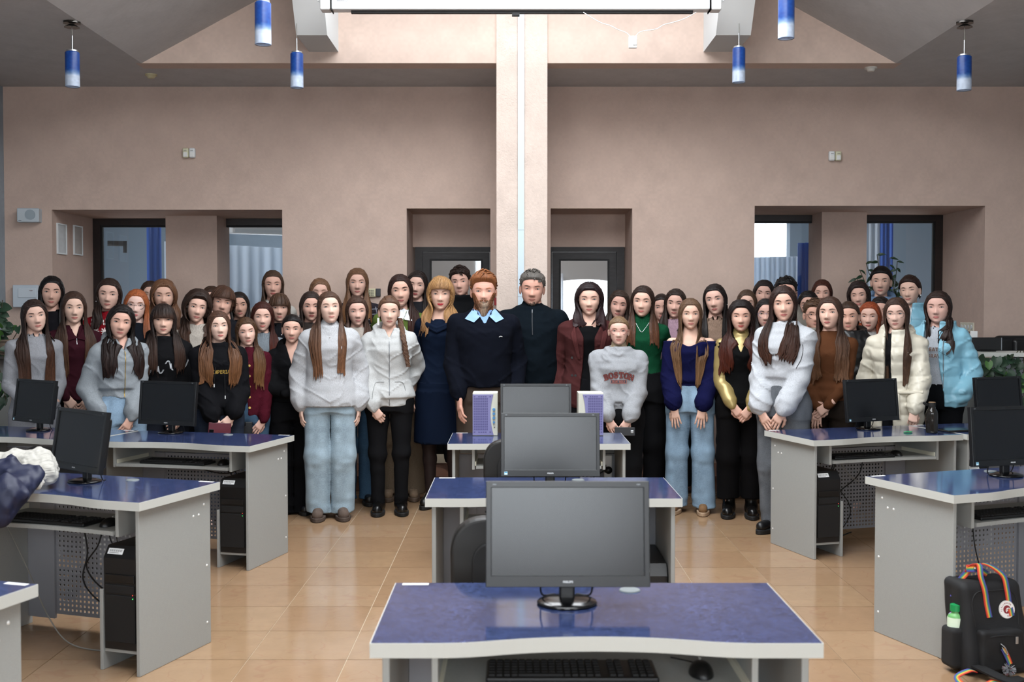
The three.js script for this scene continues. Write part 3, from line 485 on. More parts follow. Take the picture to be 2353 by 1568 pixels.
cables('thin black cable hanging behind the backpack', RN, aRN, [[0.003, [-0.02, 0.58, -0.16], [-0.01, 0.4, -0.15], [0.03, 0.26, -0.15], [0.05, 0.2, -0.16]]]);
{ // power strip and plugs under the loudspeaker desk
  const g = thing('power_strip', 'white upright power strip with black plugs under the loudspeaker desk', 'power strip', null, [0.158 + 0.44, 0, zC2 + 0.05]); mesh('strip_body', rbox(0.05, 0.42, 0.035, 0.008, 0, 0.4, -0.17), M.white, g);
  for (let i = 0; i < 4; i++) { const c = cyl(0.02, 0.02, 0.004, 0, 0, 0, 18); c.rotateX(Math.PI / 2); c.translate(0, 0.26 + i * 0.085, -0.151); mesh('outlet', c, M.whiteTrim, g); }
  for (const y of [0.43, 0.52]) { mesh('plug', merge([new THREE.SphereGeometry(0.024, 14, 10).translate(0, y, -0.132), rbox(0.012, 0.05, 0.014, 0.004, -0.02, y + 0.01, -0.13)]), M.black, g); mesh('plug_cable', tube([V(-0.02, y, -0.13), V(-0.07, y - 0.02, -0.12), V(-0.09, y + 0.05, -0.14), V(-0.06, 0.66, -0.16)], 0.004, 18, 6), M.cord, g); }
}
// ───────────────────────── chairs
const chairProto = {};
function chair(label, x, z, turn, h = 0.85, back = 0) { // back: -1 the backrest is on the camera side
  const g = thing('office_chair', label, 'chair', 'black office chairs', [x, 0, z], turn);
  const sh = (w, hh, r) => { const s = new THREE.Shape(), a = w / 2; s.moveTo(-a, 0); s.lineTo(-a * 1.02, hh - r); s.quadraticCurveTo(-a, hh, -a + r, hh); s.lineTo(a - r, hh); s.quadraticCurveTo(a, hh, a * 1.02, hh - r); s.lineTo(a, 0); s.lineTo(-a, 0); return s; };
  const b = new THREE.ExtrudeGeometry(sh(0.45, 0.43, 0.1), { depth: 0.04, bevelEnabled: true, bevelSize: 0.012, bevelThickness: 0.014, bevelSegments: 3, curveSegments: 10 }); b.translate(0, h - 0.44, 0.19);
  mesh('backrest', b, M.chairShell, g);
  const b2 = new THREE.ExtrudeGeometry(sh(0.33, 0.33, 0.06), { depth: 0.008, bevelEnabled: true, bevelSize: 0.006, bevelThickness: 0.006, bevelSegments: 2, curveSegments: 10 }); b2.translate(0, h - 0.41, 0.242); mesh('rear_panel', b2, M.blackMatte, g);
  mesh('seat', rbox(0.47, 0.075, 0.45, 0.035, 0, 0.46, -0.05, 3), M.chairShell, g);
  mesh('back_bracket', rbox(0.06, 0.3, 0.02, 0.008, 0, 0.5, 0.25), M.black, g);
  mesh('gas_lift', cyl(0.025, 0.03, 0.32, 0, 0.27, -0.04, 16), M.black, g);
  for (let i = 0; i < 5; i++) { const a = i * 1.2566; const l = rbox(0.045, 0.035, 0.27, 0.012, 0, 0.085, 0.14); l.rotateY(a); l.translate(0, 0, -0.04); const leg = mesh('base_leg', l, M.black, g); const w = new THREE.CylinderGeometry(0.028, 0.028, 0.035, 14); w.rotateZ(Math.PI / 2); w.translate(0, 0.028, 0.27); w.rotateY(a + 0.2); w.translate(0, 0, -0.04); mesh('caster', w, M.blackMatte, leg); }
}
chair('black chair between the first and second middle desks', 0.035, -3.72, 0.05, 0.86);
chair('black chair in front of the loudspeaker desk', 0.09, -5.72, 0.04, 0.87);
chair('black rounded chair at the burgundy sweater desk', -2.86, -5.85, aLM2, 0.86);
chair('low black chair half hidden by the turned monitor and coat', -2.3, -6.0, aLM, 0.80);
// ───────────────────────── people: distance fields, surface nets, heads, hands, hair
const clamp = (x, a, b) => x < a ? a : x > b ? b : x;
const sstep = (a, b, x) => { const t = clamp((x - a) / (b - a), 0, 1); return t * t * (3 - 2 * t); };
function smin(a, b, k) { const h = Math.max(k - Math.abs(a - b), 0) / k; return Math.min(a, b) - h * h * k * 0.25; }
function cap(px, py, pz, b) { // tapered capsule b = [ax, ay, az, ra, bx, by, bz, rb]
  const ax = px - b[0], ay = py - b[1], az = pz - b[2], bx = b[4] - b[0], by = b[5] - b[1], bz = b[6] - b[2];
  const h = clamp((ax * bx + ay * by + az * bz) / (bx * bx + by * by + bz * bz), 0, 1), x = ax - bx * h, y = ay - by * h, z = az - bz * h;
  return Math.sqrt(x * x + y * y + z * z) - (b[3] + (b[7] - b[3]) * h);
}
const bone = (a, ra, b, rb) => [a.x, a.y, a.z, ra, b.x, b.y, b.z, rb];
// naive surface nets over a box, skipping coarse blocks that are far from the surface
function nets(sdf, lo, hi, cell) {
  const B = 4, n = [0, 1, 2].map((i) => Math.ceil((hi[i] - lo[i]) / cell / B) * B + 1), [nx, ny, nz] = n, val = new Float32Array(nx * ny * nz).fill(9);
  const reach = cell * B * 0.5 * 1.733 + cell * 1.6;
  for (let bz = 0; bz < nz - 1; bz += B) for (let by = 0; by < ny - 1; by += B) for (let bx = 0; bx < nx - 1; bx += B) {
    const d = sdf(lo[0] + (bx + B / 2) * cell, lo[1] + (by + B / 2) * cell, lo[2] + (bz + B / 2) * cell);
    const far = Math.abs(d) > reach * 1.35;
    for (let z = bz; z <= Math.min(bz + B, nz - 1); z++) for (let y = by; y <= Math.min(by + B, ny - 1); y++) for (let x = bx; x <= Math.min(bx + B, nx - 1); x++) {
      const k = (z * ny + y) * nx + x; if (far) { if (val[k] === 9) val[k] = d > 0 ? 8 : -8; } else if (val[k] === 9 || Math.abs(val[k]) === 8) val[k] = sdf(lo[0] + x * cell, lo[1] + y * cell, lo[2] + z * cell);
    }
  }
  const id = new Int32Array(nx * ny * nz).fill(-1), pos = [], E = [[0, 1], [2, 3], [4, 5], [6, 7], [0, 2], [1, 3], [4, 6], [5, 7], [0, 4], [1, 5], [2, 6], [3, 7]], c = new Float32Array(8);
  for (let z = 0; z < nz - 1; z++) for (let y = 0; y < ny - 1; y++) for (let x = 0; x < nx - 1; x++) {
    const k = (z * ny + y) * nx + x; let m = 0;
    for (let i = 0; i < 8; i++) { c[i] = val[k + (i & 1) + ((i >> 1) & 1) * nx + (i >> 2) * nx * ny]; if (c[i] < 0) m |= 1 << i; }
    if (m === 0 || m === 255) continue;
    let sx = 0, sy = 0, sz = 0, q = 0;
    for (const [a, b] of E) { const A = c[a], Bv = c[b]; if ((A < 0) === (Bv < 0)) continue; const t = clamp(A / (A - Bv), 0.02, 0.98); sx += (a & 1) + ((b & 1) - (a & 1)) * t; sy += ((a >> 1) & 1) + (((b >> 1) & 1) - ((a >> 1) & 1)) * t; sz += (a >> 2) + ((b >> 2) - (a >> 2)) * t; q++; }
    id[k] = pos.length / 3; pos.push(lo[0] + (x + sx / q) * cell, lo[1] + (y + sy / q) * cell, lo[2] + (z + sz / q) * cell);
  }
  const idx = [], quad = (a, b, c2, d, flip) => { if (a < 0 || b < 0 || c2 < 0 || d < 0) return; if (flip) idx.push(a, c2, b, b, c2, d); else idx.push(a, b, c2, b, d, c2); };
  for (let z = 1; z < nz - 1; z++) for (let y = 1; y < ny - 1; y++) for (let x = 1; x < nx - 1; x++) {
    const k = (z * ny + y) * nx + x, v = val[k] < 0;
    if (v !== (val[k + 1] < 0)) quad(id[k - nx - nx * ny], id[k - nx * ny], id[k - nx], id[k], !v);
    if (v !== (val[k + nx] < 0)) quad(id[k - 1 - nx * ny], id[k - nx * ny], id[k - 1], id[k], v);
    if (v !== (val[k + nx * ny] < 0)) quad(id[k - 1 - nx], id[k - nx], id[k - 1], id[k], !v);
  }
  const nor = new Float32Array(pos.length), e = cell * 0.6;
  for (let i = 0; i < pos.length; i += 3) {
    const x = pos[i], y = pos[i + 1], z = pos[i + 2];
    let a = sdf(x + e, y, z) - sdf(x - e, y, z), b = sdf(x, y + e, z) - sdf(x, y - e, z), c2 = sdf(x, y, z + e) - sdf(x, y, z - e); const l = Math.hypot(a, b, c2) || 1; nor[i] = a / l; nor[i + 1] = b / l; nor[i + 2] = c2 / l;
  }
  return { pos: new Float32Array(pos), nor, idx };
}
// a small mesh builder with vertex colours; everything of one part ends in one geometry
class Part {
  constructor() { this.p = []; this.n = []; this.c = []; this.u = []; this.i = []; }
  raw(pos, nor, idx, color, m) {
    const o = this.p.length / 3, v = V(0, 0, 0), nm = m && new THREE.Matrix3().getNormalMatrix(m);
    for (let k = 0; k < pos.length; k += 3) {
      v.set(pos[k], pos[k + 1], pos[k + 2]); if (m) v.applyMatrix4(m); this.p.push(v.x, v.y, v.z); const wx = v.x, wy = v.y, wz = v.z;
      v.set(nor[k], nor[k + 1], nor[k + 2]); if (m) v.applyMatrix3(nm).normalize(); this.n.push(v.x, v.y, v.z);
      this.u.push(wx - wz * clamp(wx / 0.05, -1, 1), wy);
      const c = typeof color === 'function' ? color(k / 3, wx, wy, wz) : color; this.c.push(c[0], c[1], c[2]);
    }
    const flip = m && m.determinant() < 0;
    for (let k = 0; k < idx.length; k += 3) if (flip) this.i.push(idx[k] + o, idx[k + 2] + o, idx[k + 1] + o); else this.i.push(idx[k] + o, idx[k + 1] + o, idx[k + 2] + o);
    return this;
  }
  geo(g, color, m) { g = g.index ? g : g.clone(); const p = g.attributes.position; let idx = g.index ? g.index.array : Array.from({ length: p.count }, (_, k) => k); return this.raw(p.array, g.attributes.normal.array, idx, color, m); }
  // tapered tube through points; flat: [nx, ny, nz] direction in which it is thinner, by the factor thin
  tube(pts, radii, sides, color, flatDir, thin = 1, m) {
    const pos = [], nor = [], idx = [], n = pts.length, t = V(0, 0, 0), a = V(0, 0, 0), b = V(0, 0, 0), ref = flatDir || V(0, 0, 1);
    for (let k = 0; k < n; k++) {
      t.subVectors(pts[Math.min(n - 1, k + 1)], pts[Math.max(0, k - 1)]).normalize();
      const rf = Array.isArray(ref) ? ref[k] : ref;
      a.copy(rf).addScaledVector(t, -rf.dot(t)); if (a.lengthSq() < 1e-6) a.set(t.y, t.z, t.x).cross(t); a.normalize(); b.crossVectors(t, a);
      for (let s = 0; s < sides; s++) { const w = s / sides * Math.PI * 2, x = Math.cos(w) * thin, y = Math.sin(w), r = radii[k]; pos.push(pts[k].x + (a.x * x + b.x * y) * r, pts[k].y + (a.y * x + b.y * y) * r, pts[k].z + (a.z * x + b.z * y) * r); const nx = Math.cos(w) / thin, ny = Math.sin(w), l = Math.hypot(nx, ny); nor.push((a.x * nx + b.x * ny) / l, (a.y * nx + b.y * ny) / l, (a.z * nx + b.z * ny) / l); }
      if (k) for (let s = 0; s < sides; s++) { const p0 = (k - 1) * sides + s, p1 = (k - 1) * sides + (s + 1) % sides, q0 = p0 + sides, q1 = p1 + sides; idx.push(p0, p1, q0, p1, q1, q0); }
    }
    return this.raw(pos, nor, idx, typeof color === 'function' ? (v) => color(Math.floor(v / sides) / (n - 1)) : color, m);
  }
  build() { const g = new THREE.BufferGeometry(); g.setAttribute('position', new THREE.Float32BufferAttribute(this.p, 3)); g.setAttribute('normal', new THREE.Float32BufferAttribute(this.n, 3)); g.setAttribute('uv', new THREE.Float32BufferAttribute(this.u, 2)); g.setAttribute('color', new THREE.Float32BufferAttribute(this.c, 3)); g.setIndex(this.i); return g; }
}
const cc = (c, k) => [c[0] * k, c[1] * k, c[2] * k], mixc = (a, b, t) => [a[0] + (b[0] - a[0]) * t, a[1] + (b[1] - a[1]) * t, a[2] + (b[2] - a[2]) * t];
function table(t, y) { if (y <= t[0][0]) return t[0][1]; for (let i = 1; i < t.length; i++) if (y <= t[i][0]) { const f = (y - t[i - 1][0]) / (t[i][0] - t[i - 1][0]); return t[i - 1][1] + (t[i][1] - t[i - 1][1]) * f * f * (3 - 2 * f) * 0.5 + (t[i][1] - t[i - 1][1]) * f * 0.5; } return t[t.length - 1][1]; }
// ── head: centre of the head is the origin, chin at -0.113, crown at +0.113, eyes at 0
const HW = [[-0.113, 0.006], [-0.108, 0.022], [-0.098, 0.034], [-0.08, 0.0465], [-0.055, 0.0575], [-0.02, 0.0665], [0.02, 0.0715], [0.05, 0.072], [0.075, 0.064], [0.095, 0.047], [0.107, 0.027], [0.113, 0.004]];
const HF = [[-0.113, 0.052], [-0.106, 0.072], [-0.095, 0.079], [-0.07, 0.083], [-0.04, 0.0865], [-0.01, 0.0865], [0.02, 0.0905], [0.045, 0.089], [0.07, 0.078], [0.09, 0.059], [0.105, 0.033], [0.113, 0.004]];
const HB = [[-0.113, -0.01], [-0.09, 0.0], [-0.07, 0.03], [-0.04, 0.066], [0.0, 0.088], [0.04, 0.096], [0.07, 0.088], [0.09, 0.068], [0.105, 0.038], [0.113, 0.004]];
const gau = (x, s) => Math.exp(-(x * x) / (2 * s * s));
function faceBump(x, y, f) { // relief of the front of the face
  const ax = Math.abs(x); let d = 0;
  const tn2 = sstep(0.022, -0.036, y) * sstep(-0.054, -0.043, y); d += tn2 * (0.0065 + 0.0165 * sstep(0.015, -0.036, y) * f.nose) * gau(x, 0.0075 + 0.004 * sstep(0.0, -0.04, y));
  d += 0.006 * gau(ax - 0.0125, 0.005) * gau(y + 0.0405, 0.006);                       // nostril wings
  d -= 0.0085 * gau(ax - 0.031, 0.0155) * gau(y - 0.003, 0.0105);                      // eye sockets
  d += 0.0025 * gau(ax - 0.03, 0.018) * gau(y - 0.024, 0.007);                         // brow ridge
  d += 0.004 * gau(ax - 0.042, 0.016) * gau(y + 0.03, 0.018) * f.cheek;                // cheekbones
  d += 0.0035 * gau(x, 0.016) * gau(y + 0.07, 0.012);                                  // mouth mound
  d -= 0.003 * gau(x, 0.02) * gau(y + 0.087, 0.005);                                   // dip under the lip
  d += 0.004 * gau(x, 0.014) * gau(y + 0.102, 0.009);                                  // chin
  return d;
}
function headAt(phi, y, f) {
  const w = table(HW, y) * f.w * (y < -0.03 ? 1 + (f.jaw - 1) * sstep(-0.03, -0.09, y) : 1), c = Math.cos(phi), s = Math.sin(phi), fr = table(HF, y), bk = table(HB, y);
  const x = w * s; let z = c > 0 ? fr * Math.pow(c, 0.82) : -bk * Math.pow(-c, 0.9);
  if (c > 0.05) z += faceBump(x, y, f) * sstep(0.05, 0.35, c);
  return [x, y, z];
}
function faceZ(x, y, f) { const w = table(HW, y) * f.w * (y < -0.03 ? 1 + (f.jaw - 1) * sstep(-0.03, -0.09, y) : 1), s = clamp(x / w, -0.98, 0.98), c = Math.sqrt(1 - s * s); return table(HF, y) * Math.pow(c, 0.82) + faceBump(x, y, f) * sstep(0.05, 0.35, c); }
function grid(nu, nv, fn, close = true) {
  const pos = [], idx = [], C = close ? nu : nu + 1;
  for (let j = 0; j <= nv; j++) for (let i = 0; i < C; i++) pos.push(...fn(i / nu, j / nv));
  for (let j = 0; j < nv; j++) for (let i = 0; i < nu; i++) { const a = j * C + i, b = j * C + (i + 1) % C, c = a + C, d = b + C; idx.push(a, b, c, b, d, c); }
  const g = new THREE.BufferGeometry(); g.setAttribute('position', new THREE.Float32BufferAttribute(pos, 3)); g.setIndex(idx); g.computeVertexNormals(); return g;
}
function addHead(P, m, o) { // o: skin, lips, brows, iris, f (face shape), smile, eyes, detail
  const f = o.f, nu = o.lo ? 44 : 60, nv = o.lo ? 34 : 48;
  const g = grid(nu, nv, (u, v) => { const s = (u - 0.5) * Math.PI * 2, phi = s - 0.5 * Math.sin(s), y = -0.113 * Math.cos(v * Math.PI) * (0.9 + 0.1 * Math.abs(Math.cos(v * Math.PI))) / 1.0; return headAt(phi, clamp(y, -0.1129, 0.1129), f); });
  P.geo(g, o.skin, m);
  const sp = (x, y, z, rx, ry, rz, col, n = 12) => { const s = new THREE.SphereGeometry(1, n, Math.max(6, n - 4)); P.geo(s, col, new THREE.Matrix4().multiplyMatrices(m, new THREE.Matrix4().compose(V(x, y, z), new THREE.Quaternion(), V(rx, ry, rz)))); };
  const ex = 0.0315 * f.w, ey = 0.002, open = o.eyes === undefined ? 1 : o.eyes, dark = [0.02, 0.013, 0.011];
  for (const s of [-1, 1]) {
    const z = faceZ(s * ex, ey, f);
    if (open > 0.2) { sp(s * ex, ey, z - 0.0022, 0.0132, 0.0046 * open, 0.0050, [0.42, 0.39, 0.38]); sp(s * ex + o.gaze * 0.004, ey + 0.0006, z + 0.0012, 0.0062, 0.0049 * open, 0.0022, cc(o.iris, 0.55)); sp(s * ex + o.gaze * 0.004, ey + 0.0008, z + 0.0027, 0.003, 0.003, 0.001, [0.008, 0.008, 0.008], 8); }
    const arc = (dy, k, ry) => [-1, -0.6, -0.2, 0.2, 0.6, 1].map((t) => { const x = s * (ex + t * 0.0152), y = ey + dy + ry * (1 - t * t) - 0.0015 * (t < 0 ? -t : 0) + 0.0012 * (t > 0 ? t : 0); return V(x, y, faceZ(x, y, f) + k); });
    P.tube(arc(-0.0002, 0.0014, 0.0056 * open), [0.0006, 0.0015, 0.0019, 0.0021, 0.0019, 0.0009].map((r) => r * (o.lash || 1)), 5, dark, null, 1, m);   // upper lashes
    P.tube(arc(0.0018, 0.0004, 0.0068 * open), [0.001, 0.0024, 0.003, 0.003, 0.0024, 0.001], 6, o.skin, null, 1, m);                                    // upper lid
    P.tube(arc(-0.0008, 0.0009, -0.0046 * open), [0.0003, 0.0006, 0.0007, 0.0007, 0.0006, 0.0003], 4, cc(dark, 4), null, 1, m); P.tube(arc(-0.0014, 0.0002, -0.0050 * open), [0.0008, 0.0016, 0.0019, 0.0019, 0.0015, 0.0008], 6, o.skin, null, 1, m);                              // lower lid
    const br = [0, 0.25, 0.5, 0.75, 1].map((t) => { const x = s * (0.0135 + t * 0.0365) * f.w, y = 0.0195 + 0.0065 * Math.sin(t * 2.2) - 0.003 * t * t + (o.brow || 0) * (t - 0.5) * 0.01; return V(x, y, faceZ(x, y, f) + 0.0006); });
    P.tube(br, [0.0019, 0.0028, 0.0029, 0.0022, 0.0007].map((r) => r * (o.browW || 1)), 6, o.brows, V(0, 0, 1), 0.6, m);
    sp(s * 0.0068, -0.0462, faceZ(s * 0.0068, -0.0462, f) + 0.0002, 0.003, 0.0016, 0.0024, [0.10, 0.045, 0.04], 8);                                      // nostrils
    if (o.ears !== 0) { // ear: a dished ellipsoid
      const eg = grid(16, 10, (u, v) => { const a = u * Math.PI * 2, b = v * Math.PI, r = Math.sin(b), q = Math.cos(b); const zz = Math.cos(a) * r * 0.017, yy = Math.sin(a) * r * 0.031 + 0.004 * Math.cos(a) * r; const dish = q > 0 ? -0.006 * gau(Math.cos(a) * r, 0.5) * gau(Math.sin(a) * r, 0.6) : 0; return [s * (q * 0.008 + dish), yy, zz]; });
      P.geo(eg, o.skin, new THREE.Matrix4().multiplyMatrices(m, new THREE.Matrix4().compose(V(s * 0.0735 * f.w, -0.012, -0.008), new THREE.Quaternion().setFromEuler(new THREE.Euler(0, s * -0.45, s * -0.1)), V(s, 1, 1))));
    }
  }
  // lips and mouth line
  const sm = o.smile || 0, my = -0.0695, lw = 0.0235 * (1 + 0.14 * sm), L = (dy, bow, k, xs) => [-1, -0.66, -0.33, 0, 0.33, 0.66, 1].map((t) => { const x = t * xs, y = my + dy * (1 - t * t) + bow * (Math.abs(t) < 0.2 ? -0.0012 : 0.0004) + sm * 0.0065 * t * t - sm * 0.001; return V(x, y, faceZ(x, y, f) + k); });
  P.tube(L(0.0028, 1, -0.0004, lw), [0.0008, 0.0024, 0.0034, 0.0031, 0.0034, 0.0024, 0.0008], 8, o.lips, V(0, 0, 1), 0.8, m);
  P.tube(L(-0.0048, 0, -0.0004, lw * 0.94), [0.0008, 0.003, 0.0042, 0.0046, 0.0042, 0.003, 0.0008], 8, cc(o.lips, 1.06), V(0, 0, 1), 0.8, m);
  P.tube(L(-0.0006, 0, 0.0016, lw), [0.0005, 0.0008, 0.0009, 0.0009, 0.0009, 0.0008, 0.0005], 5, o.teeth ? [0.6, 0.55, 0.5] : [0.09, 0.03, 0.03], V(0, 0, 1), 1, m);
}
// ── hands: wrist at the origin, fingers along +y, back of the hand towards +z, thumb on the -x side
function makeHand(curl, spread, thumbIn, cell = 0.0054) {
  const bones = [], K = [[-0.027, 0.086, 0.0085, 0.072], [-0.009, 0.091, 0.0086, 0.08], [0.009, 0.088, 0.0083, 0.075], [0.026, 0.079, 0.0075, 0.06]];
  const palm = [[-0.017, 0.008, 0.0, 0.017, -0.02, 0.078, 0, 0.0135], [0.015, 0.008, 0.0, 0.016, 0.019, 0.074, 0, 0.0125], [0, 0.0, 0, 0.02, 0.0, 0.078, 0.001, 0.013], [0, -0.05, 0, 0.0235, 0, 0.006, 0, 0.0205]];
  const fingers = K.map(([x, y, r, len], i) => { const out = []; let p = V(x, y - 0.012, 0), a = curl * (0.75 + 0.12 * i), yaw = (i - 1.5) * spread; const seg = [0.5, 0.29, 0.21], rad = [r, r * 0.93, r * 0.86, r * 0.72]; let ang = a * 0.55; for (let s = 0; s < 3; s++) { const L = len * seg[s] + (s ? 0 : 0.014), q = p.clone().add(V(Math.sin(yaw) * Math.cos(ang) * L, Math.cos(yaw) * Math.cos(ang) * L, -Math.sin(ang) * L)); out.push(bone(p, rad[s], q, rad[s + 1])); p = q; ang += a * (s ? 0.6 : 0.95); } return out; });
  const th = []; { let p = V(-0.018, 0.022, -0.004); const dirs = [V(-0.62, 0.72, -0.3 - thumbIn * 0.3), V(-0.3 + thumbIn * 0.5, 0.9, -0.3 - thumbIn * 0.3), V(-0.1 + thumbIn * 0.7, 0.95, -0.25)], L = [0.042, 0.032, 0.026], R = [0.013, 0.0105, 0.0095, 0.0075]; dirs.forEach((d, i) => { const q = p.clone().addScaledVector(d.normalize(), L[i]); th.push(bone(p, R[i], q, R[i + 1])); p = q; }); }
  const sdf = (x, y, z) => { let d = 9; for (const b of palm) d = smin(d, cap(x, y, z * 1.25, b), 0.016); let e = 9; for (const fg of fingers) { let q = 9; for (const b of fg) q = smin(q, cap(x, y, z, b), 0.003); e = Math.min(e, q); } let t = 9; for (const b of th) t = smin(t, cap(x, y, z, b), 0.006); d = smin(d, e, 0.007); return smin(d, t, 0.011); };
  return nets(sdf, [-0.085, -0.055, -0.1], [0.06, 0.19, 0.05], cell);
}
const HANDS = { relaxed: makeHand(0.42, 0.06, 0.2), open: makeHand(0.16, 0.10, 0.0), grip: makeHand(1.02, 0.0, 0.6), fist: makeHand(1.35, 0.0, 0.8) };
// ───────────────────────── the figure: all lengths for a body of 1.70 m, then scaled
const TA = { f: [[0.74, 0.150], [0.80, 0.160], [0.88, 0.164], [0.96, 0.150], [1.04, 0.128], [1.10, 0.123], [1.20, 0.134], [1.27, 0.141], [1.31, 0.137], [1.345, 0.119], [1.375, 0.092], [1.405, 0.066], [1.44, 0.048]], m: [[0.74, 0.152], [0.80, 0.158], [0.88, 0.160], [0.96, 0.156], [1.04, 0.152], [1.10, 0.153], [1.20, 0.162], [1.27, 0.170], [1.31, 0.166], [1.345, 0.145], [1.375, 0.112], [1.405, 0.082], [1.44, 0.058]] };
const TB = { f: [[0.74, 0.095], [0.80, 0.106], [0.88, 0.112], [0.96, 0.102], [1.05, 0.086], [1.12, 0.086], [1.2, 0.100], [1.26, 0.112], [1.32, 0.094], [1.365, 0.074], [1.405, 0.056], [1.44, 0.045]], m: [[0.74, 0.1], [0.80, 0.11], [0.88, 0.115], [0.96, 0.113], [1.05, 0.112], [1.12, 0.113], [1.2, 0.118], [1.27, 0.117], [1.32, 0.1], [1.365, 0.08], [1.405, 0.062], [1.44, 0.05]] };
function elli(x, z, a, b) { const k0 = Math.hypot(x / a, z / b), k1 = Math.hypot(x / (a * a), z / (b * b)); return k1 < 1e-6 ? -Math.min(a, b) : k0 * (k0 - 1) / k1; }
function ik(S, Wr, l1, l2, hint) { const d = V(0, 0, 0).subVectors(Wr, S); let L = d.length(); const mx = (l1 + l2) * 0.985; if (L > mx) { Wr.copy(S).addScaledVector(d, mx / L); d.subVectors(Wr, S); L = mx; } d.divideScalar(L); const a = (l1 * l1 - l2 * l2 + L * L) / (2 * L), h = Math.sqrt(Math.max(0, l1 * l1 - a * a)); const q = hint.clone().addScaledVector(d, -hint.dot(d)).normalize(); return S.clone().addScaledVector(d, a).addScaledVector(q, h); }
// wrist, elbow hint, direction of the fingers, direction of the back of the hand (for the figure's side s = +1 at +x)
const ARMS = {
  down: { w: [0.208, 0.84, 0.02], h: [0.5, 0, -1], f: [0.02, -1, 0.08], b: [1, 0.05, 0.25], hand: 'relaxed' },
  clasp: { w: [0.088, 0.905, 0.165], h: [0.55, -0.2, -0.9], f: [-0.62, -0.75, 0.1], b: [0.25, 0.3, 1], hand: 'grip' },
  claspLow: { w: [0.092, 0.845, 0.155], h: [0.6, -0.1, -0.9], f: [-0.5, -0.85, 0.06], b: [0.3, 0.2, 1], hand: 'relaxed' },
  thigh: { w: [0.105, 0.84, 0.15], h: [0.6, -0.1, -0.8], f: [-0.12, -1, 0.0], b: [0.25, 0.05, 1], hand: 'open' },
  back: { w: [0.09, 0.92, -0.15], h: [0.6, 0, -0.8], f: [-0.8, -0.5, 0], b: [0, 0, -1], hand: 'relaxed' },
  pocket: { w: [0.17, 0.88, 0.1], h: [0.6, 0, -0.9], f: [-0.25, -1, 0.05], b: [0.8, 0, 0.6], hand: 'relaxed' },
  fold: { w: [-0.06, 1.03, 0.19], h: [1, -0.6, -0.2], f: [-1, 0.1, 0.0], b: [0, 0.2, 1], hand: 'grip' },
  desk: { w: [0.14, 0.80, 0.22], h: [0.9, 0, -0.7], f: [-0.1, -0.9, 0.25], b: [0.2, 0.3, 1], hand: 'fist' },
};
const skinMat = new THREE.MeshPhysicalMaterial({ vertexColors: true, roughness: 0.5, specularIntensity: 0.35, sheen: 0.15, sheenRoughness: 0.6 });
T.strands = texture(256, (u, v) => g3(0.80 + 0.16 * tn(u, v * 0.06, 90, 3) + 0.12 * tn(u, v * 0.1, 200, 5) + 0.08 * tn(u, v * 0.2, 24, 9)), 9);
const hairMat = new THREE.MeshPhysicalMaterial({ vertexColors: true, roughness: 0.46, specularIntensity: 0.5, map: T.strands, bumpMap: T.strands, bumpScale: 0.0016 });
const fabricCache = new Map();
function fabric(color, kind = 'heather') {
  const key = color + kind; if (fabricCache.has(key)) return fabricCache.get(key);
  const o = { knit: [0.9, { map: T.knit, bumpMap: T.knit, bumpScale: 0.0014, sheen: 0.3, sheenRoughness: 0.6 }], heather: [0.92, { map: T.heather, sheen: 0.2, sheenRoughness: 0.6 }], jersey: [0.85, { bumpMap: T.weave, bumpScale: 0.0003 }], denim: [0.9, { map: T.denim }], worn: [0.9, { map: T.denimWorn }], nylon: [0.38, {}], satin: [0.34, { metalness: 0.35 }], leather: [0.3, {}], wool: [0.95, { map: T.heather, bumpMap: T.weave, bumpScale: 0.0006, sheen: 0.3 }] }[kind];
  if (!['nylon', 'satin', 'leather'].includes(kind)) o[1].specularIntensity = 0.15; const m = mat(color, o[0], o[1]); fabricCache.set(key, m); return m;
}
const shoeCache = new Map();
function shoeGeo(kind) {
  if (shoeCache.has(kind)) return shoeCache.get(kind);
  const tall = kind === 'boot' ? 0.2 : kind === 'ugg' ? 0.14 : 0.085, fat = kind === 'ugg' || kind === 'boot' ? 0.006 : 0, lift = kind === 'heel' ? 0.03 : 0;
  const up = nets((x, y, z) => { let d = cap(x * 1.05, y, z, [0, 0.055 + lift, -0.055, 0.036 + fat, 0, 0.05, 0.12, 0.036 + fat]); d = smin(d, cap(x, y, z, [0, 0.06 + lift, -0.045, 0.04 + fat, 0, tall, -0.045, 0.044 + fat]), 0.04); d = Math.max(d, 0.022 - y); d = Math.max(d, y - tall); return d + 0.002 * vn(x * 30, y * 40, z * 30); }, [-0.07, 0, -0.12], [0.07, 0.23, 0.19], 0.009);
  const so = nets((x, y, z) => { let d = elli(x, z - 0.035, 0.046 + fat + (z > 0 ? 0.004 : 0), 0.132 + fat); return Math.max(d, Math.abs(y - 0.0165) - 0.0165); }, [-0.08, -0.01, -0.13], [0.08, 0.045, 0.21], 0.008);
  const r = [new Part().raw(up.pos, up.nor, up.idx, [1, 1, 1]).build(), new Part().raw(so.pos, so.nor, so.idx, [1, 1, 1]).build()]; r.forEach((g) => g.deleteAttribute('color')); shoeCache.set(kind, r); return r;
}
const CROWN = 1.672;
